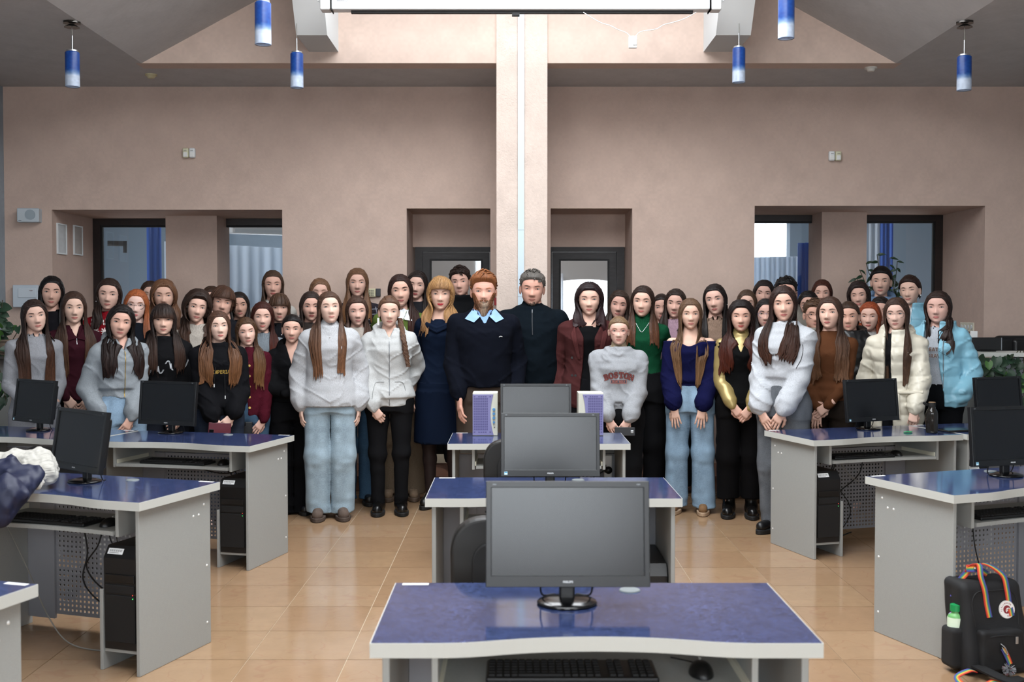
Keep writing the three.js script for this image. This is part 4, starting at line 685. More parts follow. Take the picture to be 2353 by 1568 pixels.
function person(o) {
  const sex = o.m ? 'm' : 'f', cm = atZ(o.x, o.crown, o.z), gy = o.step ? 0.125 : 0, Ht = cm.y - gy - 0.012, S = o.S || Ht / CROWN, rise = Ht / S - CROWN;   // rise: extra height that the photograph asks for, taken up by the legs
  const hs = clamp(((o.chin - o.crown) * o.z / F) / (0.240 * S), 1.02, 1.2) * (o.hs || 1), yaw = Math.atan2(-cm.x, o.z) + (o.turn || 0) * D2R;
  const g = thing('person', o.label, 'person', 'students and staff lined up for the photograph', [cm.x - (o.dx || 0), gy, -o.z], yaw); g.scale.setScalar(S);
  const lo = !!o.hid, rs = o.id * 977 + 13; seed = rs;
  const bw = o.bw || 1, bd = o.bd || bw, sw = (sex === 'm' ? 0.176 : 0.147) * (1 + (bw - 1) * 0.6);
  const A = TA[sex], Bt = TB[sex];
  const torso = (x, y, z, off, offD, yb) => { const yy = clamp(y, yb, 1.43), a = table(A, yy) * bw + off, b = table(Bt, yy) * bd + offD; let d = elli(x, z - 0.008 * sstep(1.1, 1.25, yy), a, b); if (y > 1.43) d = Math.max(d, y - 1.43); if (y < yb) d = Math.max(d, yb - y); return d; };
  // skeleton
  const shoulder = (s) => V(s * sw, 1.330 - (o.slouch || 0), -0.012);
  const arms = [-1, 1].map((s) => { const a = { ...ARMS[(o.arms || ['down', 'down'])[s < 0 ? 0 : 1]] }, ov = (o.armAt || [])[s < 0 ? 0 : 1]; if (ov) Object.assign(a, ov); const k = 1 + (bw - 1) * 0.8; const Wr = V(s * a.w[0] * (a.w[0] > 0.15 ? k : 1), a.w[1], a.w[2] * (a.w[2] > 0.1 ? 1 + (bd - 1) * 1.1 : 1)), Sh = shoulder(s); const El = ik(Sh, Wr, 0.282, 0.25, V(s * a.h[0], a.h[1], a.h[2]).normalize()); return { s, a, Sh, El, Wr }; });
  const lx = 0.088 * (1 + (bw - 1) * 0.5), st = o.stance || 0, legY = 0; const legs = [-1, 1].map((s) => ({ s, hip: V(s * lx, 0.87, 0), knee: V(s * (lx + 0.004 + st * 0.5), 0.47, 0.012), calf: V(s * (lx + 0.003 + st * 0.7), 0.35, -0.008), ank: V(s * (lx + st), 0.075 - rise, -0.012) }));
  const armR = (sex === 'm' ? 1.14 : 1) * (1 + (bw - 1) * 0.7);
  const headC = V(o.hx || 0, CROWN - 0.113 * hs, 0.018 + (o.hz || 0));
  const headM = new THREE.Matrix4().compose(headC, new THREE.Quaternion().setFromEuler(new THREE.Euler((o.pitch || 0) * D2R, (o.look || 0) * D2R - (o.turn || 0) * D2R, (o.roll || 0) * D2R, 'YXZ')), V(hs, hs, hs));
  const f = { w: (o.fw || 1) * (sex === 'm' ? 1.07 : 1.045) * (1 + 0.025 * Math.sin(o.id * 1.7)), jaw: (o.jaw || (sex === 'm' ? 1.16 : 1)) * (1 + 0.05 * Math.sin(o.id * 2.3)), nose: o.nose || 0.95 + 0.2 * Math.sin(o.id * 3.1), cheek: o.cheek === undefined ? 1 : o.cheek };
  const skin = mixc(lin(o.skin || '#d3a996'), [0.71, 0.50, 0.415], 0.3), neckR = (sex === 'm' ? 0.060 : 0.0485) * (1 + (bw - 1) * 0.4);
  const neck = [0, 1.36, -0.02, neckR * 1.2, headC.x * 0.9, headC.y - 0.05, -0.008 + (o.hz || 0) * 0.6, neckR];
  // ── top garment
  const t = o.top, so = t.so === undefined ? t.off * 0.7 : t.so, wr = t.wr === undefined ? 0.005 : t.wr, hem = t.hem || 0.9, sl = t.sleeve === undefined ? 1 : t.sleeve;
  const armB = arms.map((k) => { const out = [bone(k.Sh, 0.045 * armR + so * 0.85, k.El, 0.037 * armR + so * 1.1)]; const end = k.El.clone().lerp(k.Wr, sl >= 1 ? 1.0 : Math.max(0.02, sl * 2 - 1)); if (sl >= 1) { const m = k.El.clone().lerp(k.Wr, 0.82); out.push(bone(k.El, 0.036 * armR + so * 1.15, m, 0.030 * armR + so * (t.bell || 1.1)), bone(m, 0.030 * armR + so * (t.bell || 0.7), end, 0.027 + (t.cuff === undefined ? 0.008 : t.cuff))); } else if (sl > 0.5) out.push(bone(k.El, 0.037 * armR + so * 1.1, end, 0.034 * armR + so)); else { out[0] = bone(k.Sh, 0.05 * armR + so, k.Sh.clone().lerp(k.El, sl * 2), 0.045 * armR + so); } return out; });
  const shB = [-1, 1].map((s) => [0, 1.382, -0.014, 0.04 + t.off * 0.5, s * sw, 1.326 - (o.slouch || 0), -0.012, 0.043 * armR + so * 0.7]);
  const topSdf = (x, y, z) => {
    const flare = t.flare ? t.flare * sstep(1.15, hem, y) : 0, band = t.band ? -t.off * 0.55 * sstep(hem + 0.065, hem + 0.05, y) + 0.012 * gau(y - hem - 0.085, 0.03) : 0;
    let d = torso(x, y, z, t.off + flare + band, t.off + flare + band + (t.belly ? t.belly * gau(y - 1.05, 0.13) * (z > 0 ? 1 : 0.2) : 0), hem);
    if (t.boat === undefined) { d = smin(d, cap(x, y, z, shB[0]), 0.05); d = smin(d, cap(x, y, z, shB[1]), 0.05); }
    if (t.hood) { const hy = y - 1.408 - 0.045 * clamp(-z / 0.1, -1.1, 1), q = Math.hypot(x * 0.92, z + 0.012) - 0.09; d = smin(d, Math.hypot(q, hy) - 0.022 - 0.016 * clamp(-z / 0.1, 0, 1), 0.028); d = smin(d, cap(x, y, z, [-0.05, 1.36, -0.12, 0.045, 0.05, 1.36, -0.12, 0.045]), 0.05); }
    if (t.collarUp) { const q = Math.hypot(x * 0.95, z + 0.012) - 0.082 - 0.02 * sstep(1.38, 1.46, y); d = smin(d, Math.max(Math.abs(q) - 0.015, Math.abs(y - 1.40) - 0.05), 0.03); }
    if (t.turtle) d = smin(d, cap(x, y, z, [0, 1.38, -0.02, neckR + 0.016, headC.x * 0.6, 1.38 + t.turtle, -0.01, neckR + 0.010]), 0.02);
    if (sl > 0) { let e = 9; for (const k of [0, 1]) { let q = 9; for (const b of armB[k]) q = smin(q, cap(x, y, z, b), 0.02); e = Math.min(e, q); } d = smin(d, e, 0.022); }
    if (wr) { const rg = 1 - 2.4 * Math.abs(vn(x * 6.5 + rs + y * 3, y * 13 - Math.abs(x) * 7, z * 6.5)); d += wr * (vn(x * 9 + rs, y * 21, z * 9) * 0.6 + vn(x * 24, y * 34 + rs, z * 24) * 0.3) - (rg > 0 ? wr * 1.25 * rg * rg : 0); }
    if (t.puff) { const q = Math.abs(Math.sin((y + 0.02 * vn(x * 6, y * 3, z * 6)) * Math.PI / t.puff)); d += 0.011 * (1 - Math.pow(q, 0.5)) - 0.004; d += 0.003 * vn(x * 40, y * 18, z * 40); }
    if (t.rib) d += 0.003 * Math.sin(y * 90) * gau(y - 1.0, 0.08);
    // neck opening
    if (!t.turtle) { const r = t.neckR || (t.hood ? 0.072 : 0.066); d = Math.max(d, -(Math.max(Math.hypot(x, (z + 0.014 - (t.neckF || 0) * 0.5) * (t.neckF ? 0.9 : 1)) - r, 1.395 - (t.neckD || 0) * (z > 0 ? 1 : 0) - y))); }
    if (t.v) { const w = Math.abs(x) - (y - t.v) * (t.vw || 0.5); d = Math.max(d, -(Math.max(w * 0.85, t.v - y, -z))); }
    if (t.boat !== undefined) { const cut = t.boat + 0.02 * gau(x, 0.2) - (t.boatV || 0) * gau(x, 0.05) * (z > 0 ? 1 : 0.3); d = Math.max(d, y - cut - 0.0 * x); }
    if (t.open) { const w = Math.abs(x - (t.openX || 0)) - t.open * (0.7 + 0.6 * sstep(1.2, hem, y)); d = Math.max(d, -(Math.max(w, -z))); }
    return d;
  };
  const bx = 0.46 * Math.max(1, bw) + so, cellT = o.cell ? 0.0125 : lo ? 0.024 : o.arms && o.arms[0] === 'back' && !o.legs ? 0.018 : 0.014;
  const tn0 = nets(topSdf, [-bx, Math.min(hem, 0.78) - 0.05, -0.30 * bd - 0.06], [bx, 1.56, 0.36 * bd + 0.05], cellT);
  const garment = (name, nn, m, parent = g) => mesh(name, (() => { const q = new Part().raw(nn.pos, nn.nor, nn.idx, [1, 1, 1]).build(); q.deleteAttribute('color'); return q; })(), m, parent);
  const topMesh = garment(t.name || 'sweater', tn0, fabric(t.color, t.kind || 'heather')); if (t.label) topMesh.userData.label = t.label;
  // an inner layer under an open or low-cut top
  if (o.under) { const u = o.under, uB = u.sleeves ? arms.flatMap((k) => { const m = k.El.clone().lerp(k.Wr, 0.8); return [bone(k.Sh, 0.05 * armR + 0.008, k.El, 0.045 * armR + 0.016), bone(k.El, 0.045 * armR + 0.016, m, 0.04 + 0.014), bone(m, 0.04, k.Wr, 0.034)]; }) : []; const uS = (x, y, z) => { let d = torso(x, y, z, 0.008, 0.009, u.hem || 0.98); d = smin(d, cap(x, y, z, [-sw * 0.8, 1.34, -0.012, 0.045, sw * 0.8, 1.34, -0.012, 0.045]), 0.05); if (u.sleeves) { let e = 9; for (const b of uB) e = smin(e, cap(x, y, z, b), 0.02); d = smin(d, e, 0.02) + 0.004 * vn(x * 10, y * 26, z * 10); } if (u.turtle) d = smin(d, cap(x, y, z, [0, 1.38, -0.02, neckR + 0.013, 0, 1.38 + u.turtle, -0.01, neckR + 0.009]), 0.02); else d = Math.max(d, -(Math.max(Math.hypot(x, z + 0.012) - (u.neckR || 0.07), (u.neckY || 1.385) - (z > 0 ? u.deep || 0 : 0) - y))); d += 0.003 * vn(x * 20, y * 30, z * 20); return d; }; garment(u.name || 'shirt', nets(uS, [-0.45 * bw, u.sleeves ? 0.74 : 0.9, -0.28 * bd], [0.45 * bw, 1.55, 0.34 * bd], 0.014), fabric(u.color, u.kind || 'jersey')); }
  // ── lower garment
  const b = o.bot || { color: '#15161a', kind: 'jersey', off: 0.012, knee: 0.07, ank: 0.06, name: 'trousers' };
  { const wst = Math.max(b.waist || 1.0, b.skirt ? 0 : Math.min(1.06, hem + 0.035)), hemB = (b.hem === undefined ? 0.045 : b.hem) - rise, bo = b.off || 0.012, ankR = b.ank || 0.06, kneeR = b.knee || 0.075; let sdf;
    if (b.skirt) sdf = (x, y, z) => { const k = sstep(0.85, b.hem, y), a = (y > 0.86 ? table(A, y) * bw : 0.177 * bw) + bo + b.skirt * k, c = (y > 0.86 ? table(Bt, y) * bd : 0.118 * bd) + bo + b.skirt * k; let d = elli(x, z, a, c); d = Math.max(d, y - wst, b.hem - y); return d + 0.004 * vn(x * 14 + rs, y * 5, z * 14); };
    else { const LB = legs.map((L) => { const e = L.ank.clone(); e.y = hemB; return [bone(L.hip, 0.092 * (1 + (bw - 1)) + bo * 0.6, L.knee, kneeR), bone(L.knee, kneeR, e, ankR)]; });
      sdf = (x, y, z) => { let d = torso(x, y, z, bo, bo, 0.80); let e = 9; for (const k of LB) { let q = 9; for (const c of k) q = smin(q, cap(x, y, z, c), 0.04); e = Math.min(e, q); } d = smin(d, e, 0.05); if (y < 0.78) d = Math.max(d, 0.004 - Math.abs(x)); d = Math.max(d, y - wst, hemB - y); const fold = sstep(0.62, 0.4, y) * sstep(0.25, 0.45, y) + sstep(0.22, 0.08, y) * 1.3 + 0.5 * gau(y - 0.8, 0.08); return d + (b.wr === undefined ? 0.006 : b.wr) * fold * vn(x * 8 + rs, y * 24, z * 8) + 0.002 * vn(x * 20, y * 14, z * 20); }; }
    garment(b.name || 'trousers', nets(sdf, [-0.33 * Math.max(1, bw) - (b.skirt || 0), (b.skirt ? b.hem : hemB) - 0.03, -0.26 * bd], [0.33 * Math.max(1, bw) + (b.skirt || 0), wst + 0.04, 0.3 * bd], o.legs ? 0.0145 : 0.03), fabric(b.color, b.kind || 'denim'));
  }
  // ── body: torso, limbs and neck in one field, then the finer head and hands in the same mesh
  const P = new Part();
  { const LB = legs.map((L) => [bone(L.hip, 0.084 * bw, L.knee, 0.054), bone(L.knee, 0.052, L.calf, 0.05), bone(L.calf, 0.05, L.ank, 0.034), bone(L.ank, 0.034, V(L.ank.x, 0.03 - rise, 0.1), 0.028)]), AB = arms.map((k) => [bone(k.Sh, 0.040 * armR, k.El, 0.031 * armR), bone(k.El, 0.031 * armR, k.Wr, 0.0225 * (sex === 'm' ? 1.1 : 1))]);
    const sdf = (x, y, z) => { let d = torso(x, y, z, -0.006, -0.006, 0.80); d = smin(d, cap(x, y, z, [-sw, 1.328, -0.012, 0.040 * armR, sw, 1.328, -0.012, 0.040 * armR]), 0.05); d = smin(d, cap(x, y, z, neck), 0.035); for (const k of LB) for (const c of k) d = smin(d, cap(x, y, z, c), 0.02); let e = 9; for (const k of AB) for (const c of k) e = Math.min(e, cap(x, y, z, c)); return smin(d, e, 0.02); };
    const n = nets(sdf, [-0.44 * Math.max(1, bw), -rise, -0.3 * bd], [0.44 * Math.max(1, bw), headC.y + 0.02, 0.34 * bd], o.bare ? 0.015 : 0.028);
    const tights = o.tights ? lin(o.tights) : null; P.raw(n.pos, n.nor, n.idx, tights ? (i, x, y) => (y < 0.7 && Math.abs(x) < 0.2 ? tights : skin) : skin); }
  addHead(P, headM, { skin, lips: lin(o.lips || (o.m ? '#b57f72' : '#b8746c')), brows: lin(o.brows || '#3a2a22'), iris: lin(o.iris || '#5b5048'), f, smile: o.smile, eyes: o.eyes, gaze: o.gaze || 0, ears: o.ears === undefined ? 1 : o.ears, lo, brow: o.brow, browW: o.browW, lash: o.m ? 0.6 : 1, teeth: o.teeth });
  const handMs = [];
  for (const k of arms) { if (lo || (o.noHands || '').includes(k.s < 0 ? 'L' : 'R')) continue; const a = k.a, y = V(k.s * a.f[0], a.f[1], a.f[2]).normalize(), z = V(k.s * a.b[0], a.b[1], a.b[2]); z.addScaledVector(y, -z.dot(y)).normalize(); const x = V(0, 0, 0).crossVectors(y, z);
    // the thumb (at -x of the hand model) has to point forward / inward: mirror on one side
    const m = new THREE.Matrix4().makeBasis(x, y, z), hsz = (sex === 'm' ? 1.12 : 0.97); m.multiply(new THREE.Matrix4().makeScale((k.s > 0 ? 1 : -1) * (a.flip || 1) * hsz, hsz, hsz)); m.setPosition(k.Wr); const hn = HANDS[a.hand]; P.raw(hn.pos, hn.nor, hn.idx, skin, m); handMs.push(m); }
  const body = mesh('body', P.build(), skinMat, g);
  // ── hair
  const hp = new Part(); if (o.hair) growHair(hp, o.hair, headM, f, topSdf, rs, lo); if (hp.i.length) { const hm = mesh('hair', hp.build(), hairMat, g); if (o.hair.label) hm.userData.label = o.hair.label; }
  // ── shoes
  if (o.shoe && !o.noShoes) { const [u, so2] = shoeGeo(o.shoe.kind); for (const L of legs) { const sh = mesh('shoe', u, o.shoe.m, g); sh.position.set(L.ank.x, -rise, 0.02); sh.rotation.y = L.s * 0.06; mesh('sole', so2, o.shoe.sole || M.blackMatte, sh); } }
  if (o.glasses) glasses(g, headM, f, o.glasses);
  const front = (x, y, m2 = topSdf) => { let z = 0.45; for (let i = 0; i < 60; i++) { const d = m2(x, y, z); if (d < 0.0006) break; z -= Math.max(0.0008, d * 0.7); if (z < -0.1) return null; } return z; };
  if (o.extra) o.extra({ g, front, headM, f, topSdf, arms, S, handMs, headC, sw, seed: rs });
  return g;
}
function glasses(g, headM, f, color) {
  const p = new Part(), c = lin(color.c || '#1b1b1d'), r = color.r || 0.0215, th = color.th || 0.0014;
  for (const s of [-1, 1]) { const x0 = s * 0.0325 * f.w, z0 = faceZ(s * 0.03, -0.002, f) + 0.009, pts = []; for (let i = 0; i <= 22; i++) { const a = i / 22 * Math.PI * 2; pts.push(V(x0 + Math.cos(a) * r * 1.06, -0.004 + Math.sin(a) * r * (color.flat || 0.95), z0 - Math.abs(x0 + Math.cos(a) * r) * 0.12)); } p.tube(pts, pts.map(() => th), 6, c, null, 1, headM);
    p.tube([V(s * (0.0325 * f.w + r), 0.002, z0 - 0.006), V(s * 0.074 * f.w, 0.0, 0.04), V(s * 0.0765 * f.w, -0.003, -0.01)], [th, th, th], 5, c, null, 1, headM); }
  const zb = faceZ(0, 0.0, f) + 0.004; p.tube([V(-0.012, 0.0, zb), V(0, 0.003, zb + 0.002), V(0.012, 0.0, zb)], [th, th, th], 6, c, null, 1, headM);
  const gm = new THREE.MeshPhysicalMaterial({ vertexColors: true, roughness: 0.3 }); const fr = mesh('glasses', p.build(), gm, g);
  for (const s of [-1, 1]) { const l = new THREE.CircleGeometry(r, 20); l.scale(1.05, (color.flat || 0.95), 1); l.rotateX(0.17); l.translate(s * 0.0325 * f.w, -0.004, faceZ(s * 0.03, -0.002, f) + 0.0065); l.applyMatrix4(headM); mesh('lens', l, M.glass, fr); }
}
// ───────────────────────── hair
function growHair(P, h, headM, f, topSdf, rs, lo) {
  const vol = h.vol || 0.0095, base = cc(lin(h.color), 1.6), tip = cc(lin(h.tip || h.color), 1.6), rad = (d) => { const a = (0.0725 * f.w + vol), b = 0.1145 + vol, c = (d.z > 0 ? 0.089 : 0.0975) + vol; return 1 / Math.sqrt((d.x / a) ** 2 + (d.y / b) ** 2 + (d.z / c) ** 2); };
  const style = h.style || 'long', N = Math.round((h.n ? h.n * 0.8 : 46) * (lo ? 0.6 : 1)), fr0 = Math.min(76, h.face ? h.face + 8 : 60) * D2R, partX = h.part || 0;
  const longSide = style === 'long';
  const hair = (phi) => { const a = Math.abs(phi) / D2R; let y; // lower edge of the scalp cap
    const top = h.line || 0.066;
    if (longSide) y = a < 56 ? top - 0.014 * (a / 56) ** 2 : a < 82 ? top - 0.014 - (a - 56) / 26 * 0.11 : -0.06;
    else if (style === 'short') y = a < 45 ? top - 0.01 * (a / 45) ** 2 : a < 62 ? top - 0.01 - (a - 45) / 17 * 0.03 : a < 78 ? 0.026 - (a - 62) / 16 * 0.03 : a < 100 ? 0.012 : 0.012 - Math.min(1, (a - 100) / 30) * 0.075;
    else y = a < 45 ? top - 0.012 * (a / 45) ** 2 : a < 75 ? top - 0.012 - (a - 45) / 30 * 0.04 : a < 100 ? 0.014 - (a - 75) / 25 * 0.005 : 0.009 - Math.min(1, (a - 100) / 30) * 0.075;
    return y; };
  const thick = (phi, y) => vol * (style === 'short' ? 0.35 + 0.9 * sstep(0.03, 0.085, y) + (h.quiff || 0) * sstep(0.04, 0.09, y) * gau(phi, 0.8) : 1) + 0.0015 * vn(phi * 9, y * 60, rs);
  const g = grid(lo ? 40 : 52, lo ? 24 : 32, (u, v) => { const s = (u - 0.5) * Math.PI * 2, phi = s - 0.3 * Math.sin(s), y = clamp(-0.075 + 0.188 * Math.sin(v * Math.PI / 2), -0.11, 0.1128); const p = headAt(phi, y, { ...f, nose: 0 }), c = V(p[0], p[1] - 0.01, p[2]); const e = sstep(-0.006, 0.008, y - hair(phi)), k = -0.014 + (thick(phi, y) * 0.86 + 0.014) * e; const part = h.noPart ? 0 : 0.0016 * gau(p[0] - partX, 0.003) * sstep(0.05, 0.08, y) * (p[2] > -0.03 ? 1 : 0); const q = c.length(); c.multiplyScalar((q + k - part) / q); return [c.x, c.y + 0.01, c.z]; });
  P.geo(g, cc(base, 0.92), headM);
  const v = V(0, 0, 0), grad = V(0, 0, 0);
  const collide = (p, gap) => { for (let it = 0; it < 3; it++) { const d = topSdf(p.x, p.y, p.z); if (d > gap) return; const e = 0.008; grad.set(topSdf(p.x + e, p.y, p.z) - topSdf(p.x - e, p.y, p.z), topSdf(p.x, p.y + e, p.z) - topSdf(p.x, p.y - e, p.z), topSdf(p.x, p.y, p.z + e) - topSdf(p.x, p.y, p.z - e)); if (grad.lengthSq() < 1e-9) return; grad.normalize(); p.addScaledVector(grad, Math.min(0.06, gap - d)); } };
  const path = (start, end, o2 = {}) => { // o2: fall (body-space end height), front
    const pts = [], refs = [], ns = o2.ns || 6, off = (o2.lift || 0) + (o2.even ? 0 : rr(0, 0.004));
    for (let k = 0; k <= ns; k++) { const t = k / ns, d = start.clone().multiplyScalar(1 - t).addScaledVector(end, t).normalize(); const p = d.clone().multiplyScalar(rad(d) + off * Math.sin(Math.min(1, t * 1.5) * Math.PI / 2)); pts.push(p.applyMatrix4(headM)); refs.push(d.clone().transformDirection(headM)); }
    if (o2.fall !== undefined) {
      const p0 = pts[pts.length - 1].clone(), nf = o2.nf || (lo ? 8 : 11), ph = o2.ph === undefined ? rr(0, 6.28) : o2.ph, len = p0.y - o2.fall, wa = h.wave || 0, wf = h.freq || 3, cx = headM.elements[12], curl = h.curl || 0;
      const zt = o2.front ? 0.105 : -0.085, xs = o2.side || Math.sign(p0.x - cx) || 1, r0 = refs[refs.length - 1].clone();
      for (let k = 1; k <= nf; k++) {
        const t = k / nf, y = p0.y - len * t, sh = sstep(0.1, 0.7, t), xt = o2.xt === undefined ? p0.x : cx + xs * o2.xt; const p = V(p0.x + (xt - p0.x) * sstep(0.1, 0.55, t) + (cx - p0.x) * 0.08 * Math.sin(Math.min(1, t * 2.2) * Math.PI) + xs * (o2.spread || 0) * sstep(0.2, 1, t), y, p0.z + (zt - p0.z) * sh * (o2.front ? 0.85 : 0.5));
        const q = wa * sstep(0, 0.35, t) * (1 - 0.3 * t); p.x += q * Math.sin(wf * t * 6.28 * Math.max(0.5, len / 0.4) + ph); p.z += q * 0.7 * Math.cos(wf * t * 6.28 * Math.max(0.5, len / 0.4) + ph);
        if (curl) { p.x += xs * curl * sstep(0.75, 1, t) * (o2.front ? -1 : 1); p.y += curl * 0.6 * sstep(0.85, 1, t); }
        collide(p, 0.008 + (o2.layer || 0)); pts.push(p); const fin = o2.front ? V(xs * 0.3, 0, 0.95) : V(xs * 0.3, 0, -0.95); refs.push(r0.clone().lerp(fin, sstep(0.0, 0.5, t)).normalize());
      }
    }
    if (o2.fall !== undefined) { const n0 = (o2.ns || 6); for (let it = 0; it < (h.wave ? 1 : 3); it++) { for (let k = n0; k < pts.length - 1; k++) pts[k].set(pts[k].x * 0.5 + (pts[k - 1].x + pts[k + 1].x) * 0.25, pts[k].y, pts[k].z * 0.5 + (pts[k - 1].z + pts[k + 1].z) * 0.25); } for (let k = n0 + 1; k < pts.length; k++) collide(pts[k], 0.007); }
    return { pts, refs };
  };
  const tipT = h.tipAt === undefined ? 0.45 : h.tipAt, shadeAt = (t, kk) => cc(mixc(base, tip, sstep(tipT, 1, t) * (h.tip ? 1 : 0)), kk);
  const lock = (start, end, o2 = {}) => { const { pts, refs } = path(start, end, o2), n = pts.length, r0 = o2.r || 0.0085, radii = pts.map((_, k) => { const t = k / (n - 1); return r0 * (0.55 + 0.45 * sstep(0, 0.3, t)) * (1 - 0.75 * sstep(o2.taper || 0.7, 1, t)); }); const kk = rr(0.82, 1.14); P.tube(pts, radii, 4, (t) => shadeAt(t, kk), refs, 0.55); };
  // a smooth curtain of hair: neighbouring paths joined into one sheet with thickness
  const sheet = (paths, th = 0.006) => {
    if (paths.length < 2) return; for (let it = 0; it < 2; it++) for (let k = 1; k < paths[0].pts.length; k++) { let prev = paths[0].pts[k].clone(); for (let i2 = 1; i2 < paths.length - 1; i2++) { const c = paths[i2].pts[k], nx2 = paths[i2 + 1].pts[k], keep = c.clone(); c.x = c.x * 0.5 + (prev.x + nx2.x) * 0.25; c.z = c.z * 0.5 + (prev.z + nx2.z) * 0.25; prev = keep; } } const R = paths[0].pts.length, C = paths.length, pos = [], idx = [], uv = [];
    for (const L of [0, 1]) for (let i2 = 0; i2 < C; i2++) for (let k = 0; k < R; k++) { const p = paths[i2].pts[k], r = paths[i2].refs[k], t = k / (R - 1), edge = (i2 === 0 || i2 === C - 1) ? 0.2 : 1, o = L ? -0.005 : (th * (0.65 + 0.5 * vn(i2 * 0.55 + rs, k * 0.16, 3) + 0.3 * vn(i2 * 1.7, k * 0.1, rs)) + 0.002) * edge * (0.15 + 0.85 * sstep(0, 0.14, t)) * (1 - 0.8 * sstep(0.8, 1, t)); pos.push(p.x + r.x * o, p.y + r.y * o, p.z + r.z * o); uv.push(i2 * 0.0075, k * 0.045); }
    const q = (i2, k, L) => L * C * R + i2 * R + k, flip = paths[0].flip;
    for (let i2 = 0; i2 < C - 1; i2++) for (let k = 0; k < R - 1; k++) for (const L of [0, 1]) { const a = q(i2, k, L), b = q(i2 + 1, k, L), c = q(i2, k + 1, L), d = q(i2 + 1, k + 1, L); if ((L === 0) === !flip) idx.push(a, c, b, b, c, d); else idx.push(a, b, c, b, d, c); }
    for (let k = 0; k < R - 1; k++) for (const i2 of [0, C - 1]) idx.push(q(i2, k, 0), q(i2, k, 1), q(i2, k + 1, 0), q(i2, k + 1, 0), q(i2, k, 1), q(i2, k + 1, 1));
    for (let i2 = 0; i2 < C - 1; i2++) idx.push(q(i2, R - 1, 0), q(i2, R - 1, 1), q(i2 + 1, R - 1, 0), q(i2 + 1, R - 1, 0), q(i2, R - 1, 1), q(i2 + 1, R - 1, 1));
    const g2 = new THREE.BufferGeometry(); g2.setAttribute('position', new THREE.Float32BufferAttribute(pos, 3)); g2.setIndex(idx); g2.computeVertexNormals();
    const u0 = P.u.length; P.geo(g2, (n) => { const m = n % (C * R), i2 = Math.floor(m / R), k = m % R; return shadeAt(k / (R - 1), 0.92 + 0.16 * vn(i2 * 0.8 + rs, k * 0.05, 1)); }); for (let k = 0; k < uv.length; k++) P.u[u0 + k] = uv[k];
  };
  if (longSide) {
    const fall = h.end || 1.1, fl = h.front || [1, 1], tubes = h.wild ? 2 : 7;
    for (const s of [-1, 1]) {
      const fq = fl[s < 0 ? 0 : 1], thr = fq * 0.62, A2 = [], B2 = [];
      for (let i = 0; i < N; i++) {
        const q = i / (N - 1), phi = fr0 + (Math.PI - fr0) * q, el = (52 + 95 * q) * D2R;
        const start = V(partX * 8 * (1 - q) + s * 0.006, Math.sin(el), Math.cos(el)).normalize(), end = V(s * Math.sin(phi), -0.15, Math.cos(phi)).normalize();
        const mk = (front, extra = {}) => path(start, end, { side: s, fall: fall + rr(-0.018, 0.022) + 0.025 * vn(i * 0.35, s, rs) + (q < 0.1 ? (h.facelen || 0.03) : 0), front, even: 1, layer: 0.003 + 0.003 * vn(i * 0.4, 7, rs), spread: h.spread || 0, xt: front ? (h.x0 || 0.046) + (h.wF || 0.085) * q / Math.max(0.05, thr) : undefined, lift: vol * 0.05, ph: h.wave ? (h.wild ? s * 1.3 + q * 9 : s * 1.3 + q * 4) : 0, ...extra });
        if (q <= thr) A2.push(mk(true)); if (q >= thr - 0.03) B2.push(mk(false));
        if (i % tubes === 3) lock(start, end, { side: s, fall: fall + rr(-0.05, 0.03), front: q < thr, r: h.wild ? (h.r || 0.0085) : 0.0042, layer: rr(0.004, 0.014), xt: q < thr ? (h.x0 || 0.046) + (h.wF || 0.085) * q / Math.max(0.05, thr) + rr(-0.012, 0.012) : undefined, ph: h.wild ? undefined : s * 1.3 + q * 4, lift: vol * 0.25, taper: 0.5 });
      }
      for (const L of [A2, B2]) { L.forEach((p) => { p.flip = s > 0; }); sheet(L, h.th || 0.007); }
    }
  }
  if (style === 'tied' || style === 'braid') {
    const knot = V(0, h.knotY || 0.05, -1).normalize(), L = []; for (let i = 0; i < N; i++) { const a = (i / (N - 1) - 0.5) * 2 * 128 * D2R, y = hair(a) + 0.006, p = headAt(a, y, f), st = V(p[0], p[1], p[2]).normalize(); const pa = path(st, knot, { ns: 10, even: 1, lift: 0.001 }); pa.flip = true; L.push(pa); if (i % 6 === 2) lock(st, knot.clone().add(V(rr(-0.1, 0.1), rr(-0.1, 0.1), 0)).normalize(), { r: 0.004, ns: 9, lift: 0.003 }); } sheet(L, 0.003);
    if (h.bun) for (let i = 0; i < 10; i++) { const c = V(0, h.knotY || 0.03, -0.115); const pts = []; for (let k = 0; k < 9; k++) { const t = k / 8 * 5, a = i * 0.63; pts.push(V(c.x + Math.cos(t + a) * h.bun, c.y + Math.sin(t + a) * h.bun, c.z - 0.012 + rr(-0.01, 0.01)).applyMatrix4(headM)); } P.tube(pts, pts.map(() => 0.011), 5, cc(base, rr(0.8, 1.2))); }
    if (h.tail) for (let i = 0; i < 16; i++) lock(V(rr(-0.2, 0.2), 0.3, -1).normalize(), V(rr(-0.1, 0.1) + (h.tailX || 0), -0.2, -1).normalize(), { fall: h.tail + rr(-0.03, 0.04), front: false, r: 0.012 });
  }
